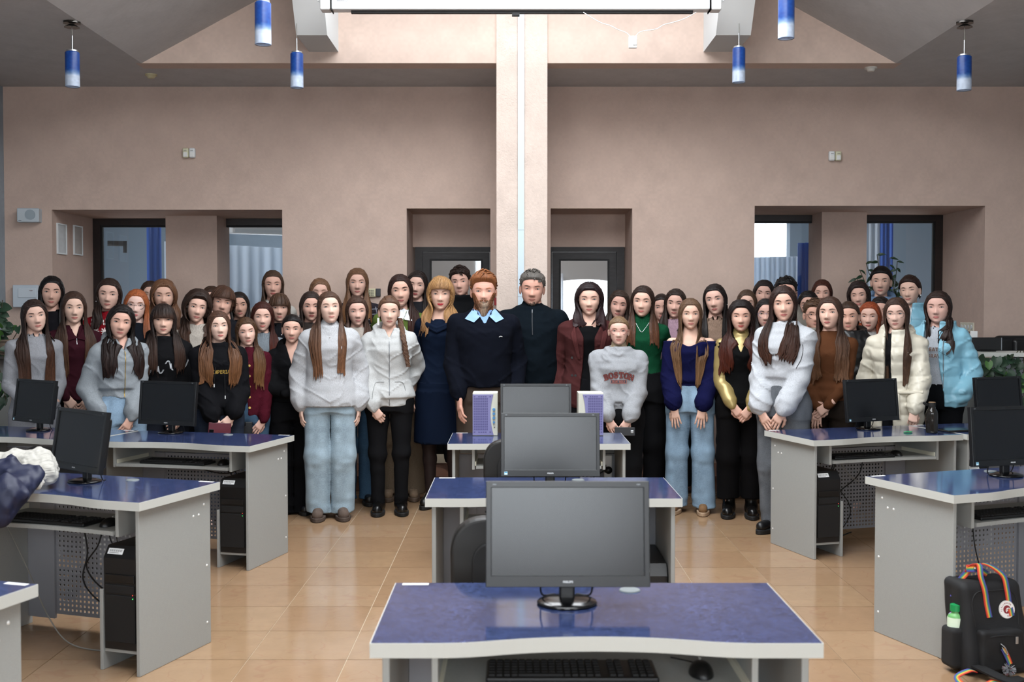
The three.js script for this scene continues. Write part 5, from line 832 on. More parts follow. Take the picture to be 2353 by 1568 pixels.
  if (style === 'short') { // combed short locks over the cap
    const dirc = h.comb || [0.6, 0.1, 0.5]; for (let i = 0; i < N * 2; i++) { const a = rr(-Math.PI, Math.PI), e = rr(0.25, 1.45), d = V(Math.sin(a) * Math.cos(e), Math.sin(e), Math.cos(a) * Math.cos(e)); if (d.z > 0.3 && d.y < 0.56) continue; if (d.y < 0.12) continue; const d2 = d.clone().add(V(dirc[0] * 0.4 * (h.sides ? Math.sign(d.x) : 1), dirc[1] * 0.3 - 0.12, dirc[2] * 0.4)).normalize(); const pts = [], L = 4; for (let k = 0; k <= L; k++) { const t = k / L, q = d.clone().lerp(d2, t * (h.lenS || 0.7)).normalize(); const k2 = rad(q) - vol + thick(Math.atan2(q.x, q.z), q.y * 0.11) + (h.lift || 0.004) * Math.sin(t * Math.PI * 0.8); pts.push(q.multiplyScalar(k2).applyMatrix4(headM)); } P.tube(pts, [0.004, 0.007, 0.0075, 0.006, 0.002], 5, cc(base, rr(0.75, 1.25)), d, 0.6); } }
  if (h.bangs) { const n = h.bangsN || 20; for (let i = 0; i < n; i++) { const q = i / (n - 1) * 2 - 1, a = q * (h.bangsW || 48) * D2R + (h.sweep || 0) * 0.3, st = V(q * 0.35 + (partX * 6), 0.98, 0.25).normalize(), en = V(Math.sin(a) * 1.02, (h.bangs + 0.1 * q * q * -1) , Math.cos(a)).normalize(); const pb = path(st, en, { ns: 9, even: 1, lift: 0.004 + 0.002 * vn(i * 0.9, 2, rs) }); if (!h._b) h._b = []; h._b.push(pb); if (i % 3 === 1) lock(st, en, { r: 0.005, ns: 8, taper: 0.75, lift: 0.007 }); } sheet(h._b, 0.004); h._b.forEach((p) => { p.flip = false; }); }
  if (style === 'braid') { // wavy tail brought over one shoulder
    const sx = h.side || 1; for (let i = 0; i < 16; i++) { const o0 = V(sx * 0.07, -0.05, -0.03).applyMatrix4(headM), pts = [], n = 14, ph = rr(0, 6.28); for (let k = 0; k <= n; k++) { const t = k / n; const p = V(o0.x + sx * (0.012 + 0.06 * t) + Math.sin(t * 20 + ph) * 0.013 + rr(-0.004, 0.004), o0.y - t * (o0.y - h.end), o0.z + 0.16 * sstep(0, 0.5, t) + Math.cos(t * 20 + ph) * 0.011); collide(p, 0.012); pts.push(p); } P.tube(pts, pts.map((_, k) => 0.0105 * (1 - 0.7 * sstep(0.75, 1, k / n))), 5, cc(base, rr(0.7, 1.2)), V(0, 0, 1), 0.7); } }
}
// a print lying on a garment: grid that follows the cloth, textured
function clothPrint(ctx, name, x0, x1, y0, y1, material, nx = 16, ny = 8, lift = 0.0025, bow = 0) {
  const p = [], uv = [], idx = []; for (let j = 0; j <= ny; j++) for (let i = 0; i <= nx; i++) { const x = x0 + (x1 - x0) * i / nx, q = (x - x0) / (x1 - x0) * 2 - 1, y = y0 + (y1 - y0) * j / ny + bow * (1 - q * q); const z = ctx.front(x, y); p.push(x, y, (z === null ? 0.1 : z) + lift); uv.push(i / nx, j / ny); }
  for (let j = 0; j < ny; j++) for (let i = 0; i < nx; i++) { const a = j * (nx + 1) + i; idx.push(a, a + 1, a + nx + 1, a + 1, a + nx + 2, a + nx + 1); }
  const g = new THREE.BufferGeometry(); g.setAttribute('position', new THREE.Float32BufferAttribute(p, 3)); g.setAttribute('uv', new THREE.Float32BufferAttribute(uv, 2)); g.setIndex(idx); g.computeVertexNormals(); return mesh(name, g, material, ctx.g);
}
// cord, zip or seam lying on a garment
function clothLine(ctx, name, pts, r, m, lift = 0.002) { const q = pts.map(([x, y]) => V(x, y, (ctx.front(x, y) || 0.1) + lift)); return mesh(name, tube(q, r, q.length * 4, 6), m, ctx.g); }

// a flap of cloth between four corners [x, y], lying on the garment
function clothFlap(ctx, name, a, b, c, d, m, lift = 0.006, n = 6, sdf) {
  const p = [], uv = [], idx = []; for (const L of [lift, lift - 0.005]) for (let j = 0; j <= n; j++) for (let i = 0; i <= n; i++) { const u = i / n, v = j / n, x = (a[0] * (1 - u) + b[0] * u) * (1 - v) + (d[0] * (1 - u) + c[0] * u) * v, y = (a[1] * (1 - u) + b[1] * u) * (1 - v) + (d[1] * (1 - u) + c[1] * u) * v; let z = ctx.front(x, y, sdf); p.push(x, y, (z === null ? 0.05 : z) + L); uv.push(x, y); }
  const N = (n + 1) * (n + 1), q = (i, j, k) => k * N + j * (n + 1) + i; for (let j = 0; j < n; j++) for (let i = 0; i < n; i++) { idx.push(q(i, j, 0), q(i + 1, j, 0), q(i, j + 1, 0), q(i + 1, j, 0), q(i + 1, j + 1, 0), q(i, j + 1, 0)); idx.push(q(i, j, 1), q(i, j + 1, 1), q(i + 1, j, 1), q(i + 1, j, 1), q(i, j + 1, 1), q(i + 1, j + 1, 1)); }
  for (let i = 0; i < n; i++) for (const [e0, e1] of [[[i, 0], [i + 1, 0]], [[i, n], [i + 1, n]], [[0, i], [0, i + 1]], [[n, i], [n, i + 1]]]) idx.push(q(...e0, 0), q(...e0, 1), q(...e1, 0), q(...e1, 0), q(...e0, 1), q(...e1, 1));
  const g = new THREE.BufferGeometry(); g.setAttribute('position', new THREE.Float32BufferAttribute(p, 3)); g.setAttribute('uv', new THREE.Float32BufferAttribute(uv, 2)); g.setIndex(idx); g.computeVertexNormals(); return mesh(name, g, m, ctx.g);
}
function button(ctx, x, y, r, m, name = 'button') { const z = ctx.front(x, y) || 0.1; const b = cyl(r, r, 0.004, 0, 0, 0, 14); b.rotateX(Math.PI / 2); b.translate(x, y, z + 0.003); return mesh(name, b, m, ctx.g); }
// ───────────────────────── the people, one by one (x, crown and chin in pixels of the photograph, z the distance to where each stands)
const DK = '#2a1d18', BR = '#463026', LB = '#6f5440', BK = '#15110f', RED = '#8c4a28';
const jeans = (color, knee = 0.08, ank = 0.08, kind = 'worn', o = {}) => ({ name: 'jeans', color, kind, knee, ank, off: 0.014, ...o });
const slacks = (color, knee = 0.075, ank = 0.065, o = {}) => ({ name: 'trousers', color, kind: 'jersey', knee, ank, off: 0.012, ...o });
const blackShoe = { kind: 'sneaker', m: M.black }, boot = { kind: 'boot', m: mat('#0d0c0c', 0.28) };
const gold = mat('#c3a25a', 0.3, { metalness: 0.8 }), silverM = mat('#d6d8da', 0.25, { metalness: 0.8 }), whitePl = mat('#e9e9e7', 0.4), zipM = mat('#8d9094', 0.35, { metalness: 0.6 });
const phone = (label, ctx, x, y, z, color, rz = 0, w = 0.074, h = 0.15) => { const p = V(x, y, z); ctx.g.updateMatrixWorld(); ctx.g.localToWorld(p); const t = thing('smartphone', label, 'phone', null, [p.x, p.y, p.z], ctx.g.rotation.y); const c = new THREE.Group(); mesh('case', rbox(w, h, 0.01, 0.005), mat(color, 0.35), t).rotation.z = rz; const l = mesh('camera_bump', rbox(0.022, 0.03, 0.004, 0.0015, -w * 0.28, h * 0.36, 0.006), M.blackGloss, t); l.rotation.z = rz; };
const zip = (ctx, y0, y1, x = 0, m = zipM) => { const n = 12, p = []; for (let i = 0; i <= n; i++) p.push([x, y0 + (y1 - y0) * i / n]); return clothLine(ctx, 'zip', p, 0.0032, m, 0.001); };
const strings = (ctx, list) => { for (const [x, y0, y1] of list) { clothLine(ctx, 'drawstring', [[x * 0.7, y0], [x * 0.9, (y0 + y1) / 2], [x, y1]], 0.0028, M.blackMatte, 0.003); const z = ctx.front(x, y1 - 0.012); mesh('drawstring_tip', cyl(0.004, 0.004, 0.024, x, y1 - 0.012, (z || 0.1) + 0.006, 8), whitePl, ctx.g); } };
const earring = (ctx, s, r = 0.006, y = -0.045) => { const q = new THREE.SphereGeometry(r, 10, 8); q.translate(s * 0.079 * ctx.f.w, y, 0.0); q.applyMatrix4(ctx.headM); mesh('earring', q, silverM, ctx.g); };
const collarPoints = (ctx, m, w, y0, y1, tipX, tipY, z) => { for (const s of [-1, 1]) clothFlap(ctx, 'collar', [s * 0.012, y0 - 0.02], [s * w, y0 + 0.005], [s * tipX, tipY], [s * 0.03, y1], m, 0.014); };
const txt = (w, h, lines) => printMat(textTex(w, h, (c) => { for (const [t, x, y, font, color, sp] of lines) { c.fillStyle = color; c.font = font; c.textAlign = 'center'; c.fillText(t, x, y); } }));

person({ id: 1, x: 78, crown: 687, chin: 761, z: 7.75, roll: 9, look: 8, turn: 12, arms: ['clasp', 'clasp'], label: 'woman in a light grey fitted top with long dark straight hair beside the potted plant', skin: '#d3aa98', brows: '#33251f', iris: '#6d7d84', smile: 0.2, ears: 0,
  top: { name: 'fitted_top', color: '#97989d', off: 0.012, hem: 0.84, so: 0.008, neckR: 0.075, wr: 0.004 }, bot: { name: 'long_skirt', color: '#8f9096', kind: 'heather', skirt: 0.02, hem: 0.2, off: 0.012 }, hair: { color: '#2c1f1b', tip: '#4b3022', end: 1.02, front: [1, 0.2] } });
person({ id: 2, x: 118, crown: 634, chin: 700, z: 8.95, hid: 1, roll: -3, arms: ['back', 'back'], step: 0, label: 'woman with sleek black centre-parted hair in a black top by the fuse box', skin: '#cf9f8c', brows: '#221915', iris: '#4a5a60', bw: 0.93, ears: 0,
  top: { name: 'top', color: '#17161a', kind: 'jersey', off: 0.012, hem: 0.9, neckD: 0.03 }, hair: { color: '#120f10', end: 1.22, front: [0.5, 0.3] } });
person({ id: 3, x: 168, crown: 669, chin: 743, z: 8.1, arms: ['clasp', 'clasp'], turn: 10, look: 4, label: 'woman in a burgundy half-zip sweater with very long brown hair', skin: '#d9b29e', brows: '#3c2b22', iris: '#6e7f86', smile: 0.1, ears: 0,
  top: { name: 'half_zip_sweater', color: '#38161f', kind: 'wool', off: 0.018, hem: 0.88, v: 1.335, vw: 0.36, collarUp: 0 }, bot: slacks('#101012'), hair: { color: '#3c2a22', tip: '#5c3f2c', end: 1.03, front: [1, 1], n: 62, wF: 0.09 },
  extra: (c) => { for (const s of [-1, 1]) clothFlap(c, 'collar', [s * 0.004, 1.335], [s * 0.05, 1.40], [s * 0.11, 1.365], [s * 0.055, 1.32], fabric('#38161f', 'wool'), 0.012); clothLine(c, 'zip', [[0, 1.335], [0, 1.31], [0, 1.29]], 0.003, silverM); } });
person({ id: 4, x: 250, crown: 639, chin: 706, z: 8.75, hid: 0, roll: -4, arms: ['back', 'back'], look: -6, label: 'woman in a red Norwegian-pattern sweater with an earring', skin: '#d8ab99', brows: '#2b1e19', iris: '#41352e', bw: 0.93, smile: 0.1,
  top: { name: 'patterned_sweater', color: '#8c1621', kind: 'knit', off: 0.018, hem: 0.9 }, hair: { color: '#2e201b', end: 1.28, front: [0.5, 0.1], wave: 0.010, face: 62 },
  extra: (c) => { earring(c, -1, 0.007, -0.055); clothPrint(c, 'snowflake_pattern', -0.13, 0.13, 1.2, 1.385, printMat(textTex(128, 96, (g) => { g.fillStyle = '#e8dcd8'; for (let i = 0; i < 16; i++) { g.fillRect(i * 8 + 2, 4 + (i % 2) * 4, 4, 10); g.fillRect(i * 8 + (i % 2) * 3, 20, 3, 8); } for (let k = 0; k < 4; k++) for (let q = 0; q < 8; q++) { const a = q * Math.PI / 4, x = 16 + k * 32, y = 52; for (let r = 3; r < 15; r += 3) g.fillRect(x + Math.cos(a) * r - 2, y + Math.sin(a) * r - 2, 4, 4); } for (let i = 0; i < 16; i++) g.fillRect(i * 8 + 2, 74 + (i % 2) * 5, 4, 6); })), 14, 10); } });
person({ id: 5, x: 275, crown: 700, chin: 779, z: 7.62, roll: -8, turn: 14, look: 4, dx: 0.0, arms: ['pocket', 'claspLow'], noHands: 'L', label: 'woman in a grey zipped cropped hoodie and pale jeans with black wavy hair', skin: '#cf9c88', brows: '#1a1412', iris: '#2e221d', browW: 1.1, smile: 0.25, ears: 0, legs: 0,
  top: { name: 'zip_hoodie', color: '#9aa0a5', off: 0.036, so: 0.028, hem: 1.0, hood: 1, band: 1, wr: 0.008, v: 1.34, vw: 0.4 }, bot: jeans('#a3bfd8', 0.085, 0.08), hair: { color: '#171110', tip: '#2b1c18', end: 1.16, front: [1, 1], wave: 0.014, freq: 3, n: 60, vol: 0.015, wild: 1 },
  armAt: [null, { w: [0.02, 0.80, 0.18], hand: 'relaxed' }], extra: (c) => zip(c, 1.0, 1.36, 0, gold) });
person({ id: 6, x: 313, crown: 664, chin: 732, z: 8.42, roll: -4, arms: ['back', 'back'], look: -4, label: 'red-haired woman in dark-rimmed glasses behind the grey hoodie', skin: '#e0baae', brows: '#8a5a42', iris: '#5b6a72', lips: '#c46a6a', bw: 0.92, ears: 0,
  top: { name: 'hoodie', color: '#15181f', kind: 'jersey', off: 0.025, hem: 0.9, hood: 1 }, hair: { color: '#9a5430', tip: '#7d4a30', end: 1.28, front: [0.4, 0.5] }, glasses: { c: '#20222b', r: 0.024, th: 0.0017, flat: 0.86 } });
person({ id: 7, x: 345, crown: 645, chin: 708, z: 9.55, hid: 1, step: 1, arms: ['back', 'back'], label: 'hidden person of whom only brown hair shows behind the wavy brown head', bw: 0.9, top: { color: '#1b1a1c', off: 0.015, hem: 0.9 }, hair: { color: '#38261d', end: 1.2, front: [0.3, 0.3], noPart: 1 } });
person({ id: 8, x: 376, crown: 643, chin: 712, z: 8.92, hid: 0, arms: ['back', 'back'], label: 'person with shoulder-length wavy light brown hair between two windows', skin: '#cfa18c', brows: '#5b402f', iris: '#7a8a90', bw: 0.92, ears: 0,
  top: { color: '#2a2524', off: 0.02, hem: 0.9 }, hair: { color: '#6b4a35', tip: '#4d3324', end: 1.27, front: [0.7, 0.7], wave: 0.016, freq: 2, vol: 0.018, wild: 1 } });
person({ id: 9, x: 374, crown: 697, chin: 768, z: 7.85, turn: 8, arms: ['down', 'claspLow'], label: 'woman with a fringe in a black hoodie covered in rhinestone script', skin: '#dcae98', brows: '#3a2922', iris: '#2a201c', smile: 0.2, eyes: 0.8, fw: 1.05, ears: 0,
  top: { name: 'hoodie', color: '#111113', kind: 'jersey', off: 0.038, so: 0.03, hem: 0.87, hood: 1, band: 1 }, bot: jeans('#23262e', 0.085, 0.08, 'denim'), hair: { color: '#241a17', tip: '#3f2a20', end: 1.17, front: [1, 1], bangs: 0.14, bangsN: 22 },
  extra: (c) => { const script = printMat(textTex(512, 256, (g) => { g.fillStyle = '#dfe2e6'; const dot = (x, y) => { g.beginPath(); g.arc(x, y, 2.3, 0, 7); g.fill(); }; const word = (x0, y0, k, s) => { for (let t = 0; t < k; t += 0.045) for (const o of [-4, 4]) dot(x0 + t * s + Math.sin(t * 2.1) * s * 0.55 + o, y0 - Math.sin(t * 4.2) * s * 0.9 - Math.cos(t * 1.3) * s * 0.5); }; word(10, 190, 3.2, 34); word(130, 165, 3, 34); word(250, 140, 2.6, 32); word(350, 110, 3.4, 38); g.globalAlpha = 1; })); clothPrint(c, 'rhinestone_script', -0.2, 0.2, 1.12, 1.33, script, 20, 10); clothPrint(c, 'rhinestone_script', -0.27, -0.14, 0.86, 1.16, script, 8, 12); } });
person({ id: 10, x: 452, crown: 669, chin: 741, z: 8.35, roll: -9, look: 6, arms: ['back', 'back'], label: 'woman with voluminous dark curls in a cream sweater', skin: '#d9ab98', brows: '#3a2820', iris: '#4d5a58', smile: 0.35, bw: 0.95, ears: 0,
  top: { color: '#b7aea4', kind: 'knit', off: 0.022, hem: 0.9 }, hair: { color: '#2b1d17', tip: '#4a3022', end: 1.24, front: [0.9, 0.5], wave: 0.022, freq: 5, vol: 0.03, wild: 1, n: 66, r: 0.0085 } });
person({ id: 11, x: 510, crown: 659, chin: 728, z: 8.8, m: 1, roll: -9, look: 4, arms: ['back', 'back'], label: 'young man with a long brown fringe smiling behind the gold-lettered hoodie', skin: '#d29e8a', brows: '#4a3426', iris: '#7f95a4', smile: 0.6, bw: 0.9,
  top: { color: '#1c1d22', off: 0.02, hem: 0.9 }, hair: { color: '#4a3226', vol: 0.02, end: 1.5, front: [0, 0], face: 74, wave: 0.006, bangs: 0.34, bangsW: 70, bangsN: 26, part: 0.03 } });
person({ id: 12, x: 486, crown: 657, chin: 722, z: 9.5, hid: 1, step: 1, arms: ['back', 'back'], label: 'hidden person of whom only a tuft of brown hair shows beside the young man', bw: 0.88, top: { color: '#222225', off: 0.015, hem: 0.9 }, hair: { color: '#3d2a20', end: 1.3, front: [0.3, 0.3], noPart: 1 } });
person({ id: 13, x: 550, crown: 670, chin: 732, z: 9.3, hid: 1, roll: 5, arms: ['back', 'back'], label: 'woman with straight dark hair half hidden between the smiling young man and the auburn-haired woman', skin: '#bd8a74', brows: '#231915', iris: '#2c211c', smile: 0.4, bw: 0.9, ears: 0, step: 1, top: { color: '#232126', off: 0.015, hem: 0.9 }, hair: { color: '#1d1614', end: 1.3, front: [0.4, 0.5] } });
person({ id: 14, x: 502, crown: 713, chin: 784, z: 7.72, turn: 6, look: 6, roll: 3, pitch: -4, arms: ['clasp', 'clasp'], label: 'woman in a black hoodie with gold lettering and long brown hair, holding a phone', skin: '#deb8a6', brows: '#4a3629', iris: '#7c8b90', lips: '#bd6f6a', ears: 0,
  top: { name: 'hoodie', color: '#101013', kind: 'jersey', off: 0.042, so: 0.036, hem: 0.88, hood: 1, band: 1, wr: 0.008 }, bot: jeans('#2e3644', 0.09, 0.085, 'denim'), hair: { color: '#4b3226', tip: '#7b5233', end: 1.11, front: [1, 1], n: 62, wave: 0.008, wF: 0.1, face: 46 },
  armAt: [{ w: [0.06, 0.83, 0.2], hand: 'relaxed' }, { w: [0.075, 0.88, 0.2], hand: 'open', f: [-0.7, -0.7, 0.1] }],
  extra: (c) => { strings(c, [[-0.05, 1.3, 1.12], [0.03, 1.3, 1.03]]); clothPrint(c, 'gold_lettering', -0.09, 0.11, 1.19, 1.235, txt(256, 48, [['IMPERIAL', 128, 38, 'bold 40px monospace', '#a98a3a']]), 12, 3); phone('dark red phone held in both hands over the black hoodie', c, -0.02, 0.79, 0.215, '#5b1f2c', 1.5); } });
person({ id: 15, x: 566, crown: 728, chin: 794, z: 8.1, roll: 7, look: 4, arms: ['down', 'claspLow'], label: 'woman in a burgundy cardigan with gold buttons over a white shirt, holding a phone', skin: '#ddb0a0', brows: '#5a4232', iris: '#7b8b8d', lips: '#c07a72', smile: 0.25, ears: 0,
  top: { name: 'cardigan', color: '#4a1320', kind: 'knit', off: 0.022, hem: 0.86, open: 0.036, openX: -0.04, so: 0.016, neckR: 0.075, neckD: 0.03 }, under: { name: 'shirt', color: '#cfd2d6', hem: 0.95 }, bot: jeans('#4f6b86', 0.08, 0.08), hair: { color: '#46301f', tip: '#7a5434', end: 1.1, front: [0.2, 1], wave: 0.006, wF: 0.1 },
  armAt: [{ w: [0.13, 0.80, 0.13], f: [-0.1, -1, 0] }, { w: [0.13, 0.80, 0.14], f: [-0.55, -0.8, 0] }],
  extra: (c) => { for (let i = 0; i < 5; i++) button(c, 0.022, 1.28 - i * 0.088, 0.010, gold, 'gold_button'); phone('black phone held against pale jeans by the burgundy cardigan', c, 0.0, 0.755, 0.15, '#0d0e11', 0, 0.075, 0.1); } });
person({ id: 16, x: 603, crown: 693, chin: 762, z: 8.58, arms: ['back', 'back'], label: 'smiling woman with long auburn hair in a grey knitted top', skin: '#dcae9c', brows: '#4b3026', iris: '#7a8688', lips: '#bf6d66', smile: 0.7, bw: 0.94, ears: 0, top: { color: '#7d858c', kind: 'knit', off: 0.018, hem: 0.9, neckD: 0.02 }, bot: jeans('#4b5a66', 0.08, 0.08, 'denim'), hair: { color: '#3a1a14', tip: '#5a2416', end: 1.14, front: [0.5, 0.9] } });
person({ id: 17, x: 627, crown: 621, chin: 683, z: 9.66, step: 1, arms: ['back', 'back'], label: 'tall woman with light brown hair standing in front of the pale curtain window', skin: '#cd9a88', brows: '#4a3529', iris: '#3b302a', lips: '#a85a54', bw: 0.92, top: { color: '#c9c6bf', off: 0.02, hem: 0.9 }, hair: { color: '#473429', tip: '#765740', end: 1.13, front: [0.5, 0.6], face: 66 }, extra: (c) => { earring(c, -1); earring(c, 1); } });
person({ id: 18, x: 642, crown: 673, chin: 736, z: 9.05, hid: 0, arms: ['back', 'back'], label: 'woman with a parted brown fringe in a dark grey shirt behind the black-haired woman', skin: '#cb9c89', brows: '#4d382b', iris: '#4d463f', bw: 0.9, ears: 0, top: { color: '#1b1c20', off: 0.015, hem: 0.9 }, hair: { color: '#4b3528', end: 1.27, front: [0.5, 0.6], bangs: 0.2, bangsN: 18, bangsW: 60 } });
person({ id: 19, x: 671, crown: 722, chin: 784, z: 8.22, look: -3, arms: ['fold', 'fold'], noHands: 'LR', legs: 1, label: 'woman all in black with tied-back black hair and folded arms', skin: '#d3a38f', brows: '#1d1512', iris: '#3e4a48', lips: '#b87068', smile: 0.4, browW: 1.1,
  top: { name: 'zip_hoodie', color: '#0f0f11', kind: 'jersey', off: 0.03, hem: 0.95, hood: 1, v: 1.25, vw: 0.3 }, bot: { name: 'wide_trousers', color: '#0c0c0e', kind: 'jersey', knee: 0.105, ank: 0.13, off: 0.016, hem: 0.02 }, hair: { style: 'tied', color: '#100d0d', tail: 1.2, vol: 0.009 }, shoe: blackShoe, extra: (c) => { earring(c, -1); earring(c, 1); } });
person({ id: 20, x: 735, crown: 639, chin: 702, z: 9.33, hid: 1, step: 1, arms: ['back', 'back'], eyes: 0.1, label: 'light-brown-haired woman with lowered eyes behind two others', skin: '#cfa08e', brows: '#6a4f3c', bw: 0.9, ears: 0, top: { color: '#c4c0ba', off: 0.02, hem: 0.9 }, hair: { color: '#6d4f3a', end: 1.15, front: [0.4, 0.4], part: 0.02 } });
person({ id: 21, x: 714, crown: 669, chin: 732, z: 8.8, arms: ['back', 'back'], look: 4, label: 'woman with long centre-parted dark hair looking over the grey sweater shoulder', skin: '#c99785', brows: '#251a16', iris: '#3f4a4c', lips: '#8f4a48', bw: 0.92, ears: 0, top: { color: '#3a3330', off: 0.015, hem: 0.9, neckD: 0.02 }, hair: { color: '#2c211d', tip: '#5b4636', end: 1.15, front: [1, 0.3] } });
person({ id: 22, x: 757, crown: 669, chin: 736, z: 8.02, legs: 1, roll: 4, pitch: -7, look: 6, cell: 0.011, arms: ['down', 'down'], label: 'woman in a light grey high-neck knitted sweater and pale blue wide jeans', skin: '#dfb8a6', brows: '#6b4d3b', iris: '#7b8a8c', lips: '#c98a80', 
  top: { name: 'knitted_sweater', color: '#c3c4c7', kind: 'knit', off: 0.04, so: 0.034, hem: 0.84, turtle: 0.062, cuff: 0.026, bell: 1.3, flare: 0.012 }, bot: jeans('#b4cad8', 0.094, 0.09), hair: { color: '#4c362a', tip: '#7a543b', end: 1.05, front: [1, 0.25], x0: 0.045, wF: 0.06, face: 56, n: 58 }, shoe: { kind: 'ugg', m: fabric('#6e6058', 'wool'), sole: fabric('#5e524b', 'wool') },
  extra: (c) => { mesh('pendant', new THREE.SphereGeometry(0.005, 8, 6).translate(0.0, 1.345, (c.front(0, 1.345) || 0.1) + 0.003), silverM, c.g); } });
person({ id: 23, x: 821, crown: 616, chin: 673, z: 9.66, step: 1, arms: ['back', 'back'], label: 'tall woman in a dark plaid shirt standing beside the keypad', skin: '#d2a492', brows: '#6b4d3b', iris: '#7d8c90', smile: 0.3, bw: 0.92, ears: 0, top: { name: 'plaid_shirt', color: '#2a262c', kind: 'jersey', off: 0.02, hem: 0.9 }, hair: { color: '#674a36', tip: '#7c5638', end: 1.22, front: [0.3, 0.25] },
  extra: (c) => clothPrint(c, 'plaid', -0.2, 0.2, 1.02, 1.36, printMat(textTex(128, 128, (g) => { g.strokeStyle = '#8d8f9a'; for (let i = 0; i < 9; i++) { g.lineWidth = 2; g.beginPath(); g.moveTo(i * 16, 0); g.lineTo(i * 16 + 20, 128); g.moveTo(0, i * 16); g.lineTo(128, i * 16 - 10); g.stroke(); } })), 14, 12) });
person({ id: 24, x: 820, crown: 680, chin: 744, z: 8.62, legs: 1, roll: 3, look: 4, arms: ['back', 'back'], label: 'woman with brown hair and an earring between the grey sweater and white hoodie', skin: '#d9aa9a', brows: '#6a4a3b', iris: '#6f7a76', lips: '#b87a74', ears: 1, bw: 0.92, top: { color: '#b9aea4', off: 0.018, hem: 0.92 }, bot: jeans('#4f6f8e', 0.08, 0.075), hair: { color: '#443027', tip: '#5b3b2a', end: 1.2, front: [0.1, 0.7], wave: 0.008, face: 60 }, shoe: blackShoe, extra: (c) => earring(c, -1) });
person({ id: 25, x: 894, crown: 679, chin: 751, z: 8.22, legs: 1, look: 2, arms: ['claspLow', 'back'], cell: 0.011, label: 'woman in a pale grey zip hoodie and black leggings with a curly side ponytail', skin: '#ddb3a0', brows: '#6a5040', iris: '#6c7a7c', lips: '#b8786e', 
  top: { name: 'zip_hoodie', color: '#cdcecd', off: 0.034, so: 0.03, hem: 0.84, hood: 1, band: 1, wr: 0.007, v: 1.355, vw: 0.45 }, bot: { name: 'leggings', color: '#131315', kind: 'jersey', knee: 0.064, ank: 0.046, off: 0.01 }, hair: { style: 'braid', color: '#5b4233', side: 1, end: 1.14, vol: 0.009 }, shoe: boot,
  armAt: [{ w: [0.115, 0.82, 0.14], f: [-0.55, -0.8, 0], hand: 'grip' }, null], extra: (c) => { zip(c, 0.845, 1.37); clothLine(c, 'pocket_seam', [[-0.13, 0.9], [-0.12, 0.97], [-0.10, 1.02], [-0.04, 1.025]], 0.0022, fabric('#9fa2a1')); clothLine(c, 'pocket_seam', [[0.13, 0.9], [0.12, 0.97], [0.10, 1.02], [0.04, 1.025]], 0.0022, fabric('#9fa2a1')); const q = rbox(0.016, 0.055, 0.004, 0.002); q.translate(-0.081, -0.072, 0.0); q.applyMatrix4(c.headM); mesh('white_earring', q, whitePl, c.g); } });
person({ id: 26, x: 920, crown: 630, chin: 698, z: 8.85, legs: 1, roll: 4, arms: ['back', 'down'], label: 'woman in a green vest over a white pointed-collar shirt and beige trousers', skin: '#d5a48f', brows: '#2c1e19', iris: '#4b4038', browW: 1.15, lips: '#a8655f', smile: 0.4, ears: 0, 
  top: { name: 'vest', color: '#5d6f35', kind: 'knit', off: 0.02, hem: 0.9, v: 1.30, vw: 0.42, sleeve: 0.12 }, under: { name: 'shirt', color: '#dde0e3', sleeves: 1 }, bot: { name: 'trousers', color: '#7d6d5b', kind: 'wool', knee: 0.085, ank: 0.1, off: 0.014 }, hair: { color: '#2b1a16', tip: '#4a2a20', end: 1.08, front: [0.2, 1], wF: 0.1 }, shoe: { kind: 'heel', m: fabric('#8f7a66', 'wool'), sole: mat('#5a4a3e', 0.6) },
  extra: (c) => { for (const s of [-1, 1]) clothFlap(c, 'collar', [s * 0.006, 1.405], [s * 0.07, 1.42], [s * 0.085, 1.335], [s * 0.03, 1.345], fabric('#e3e6e9', 'jersey'), 0.016, 6); } });
person({ id: 27, x: 958, crown: 622, chin: 682, z: 9.62, step: 1, hid: 0, roll: -5, look: -6, arms: ['back', 'back'], label: 'woman with dark hair and dark lips in front of the door frame', skin: '#d3a796', brows: '#2a1e1a', iris: '#332823', lips: '#9c4c4c', bw: 0.9, ears: 0, top: { color: '#26262a', off: 0.018, hem: 0.9 }, hair: { color: '#231b19', end: 1.22, front: [0.3, 0.6] } });
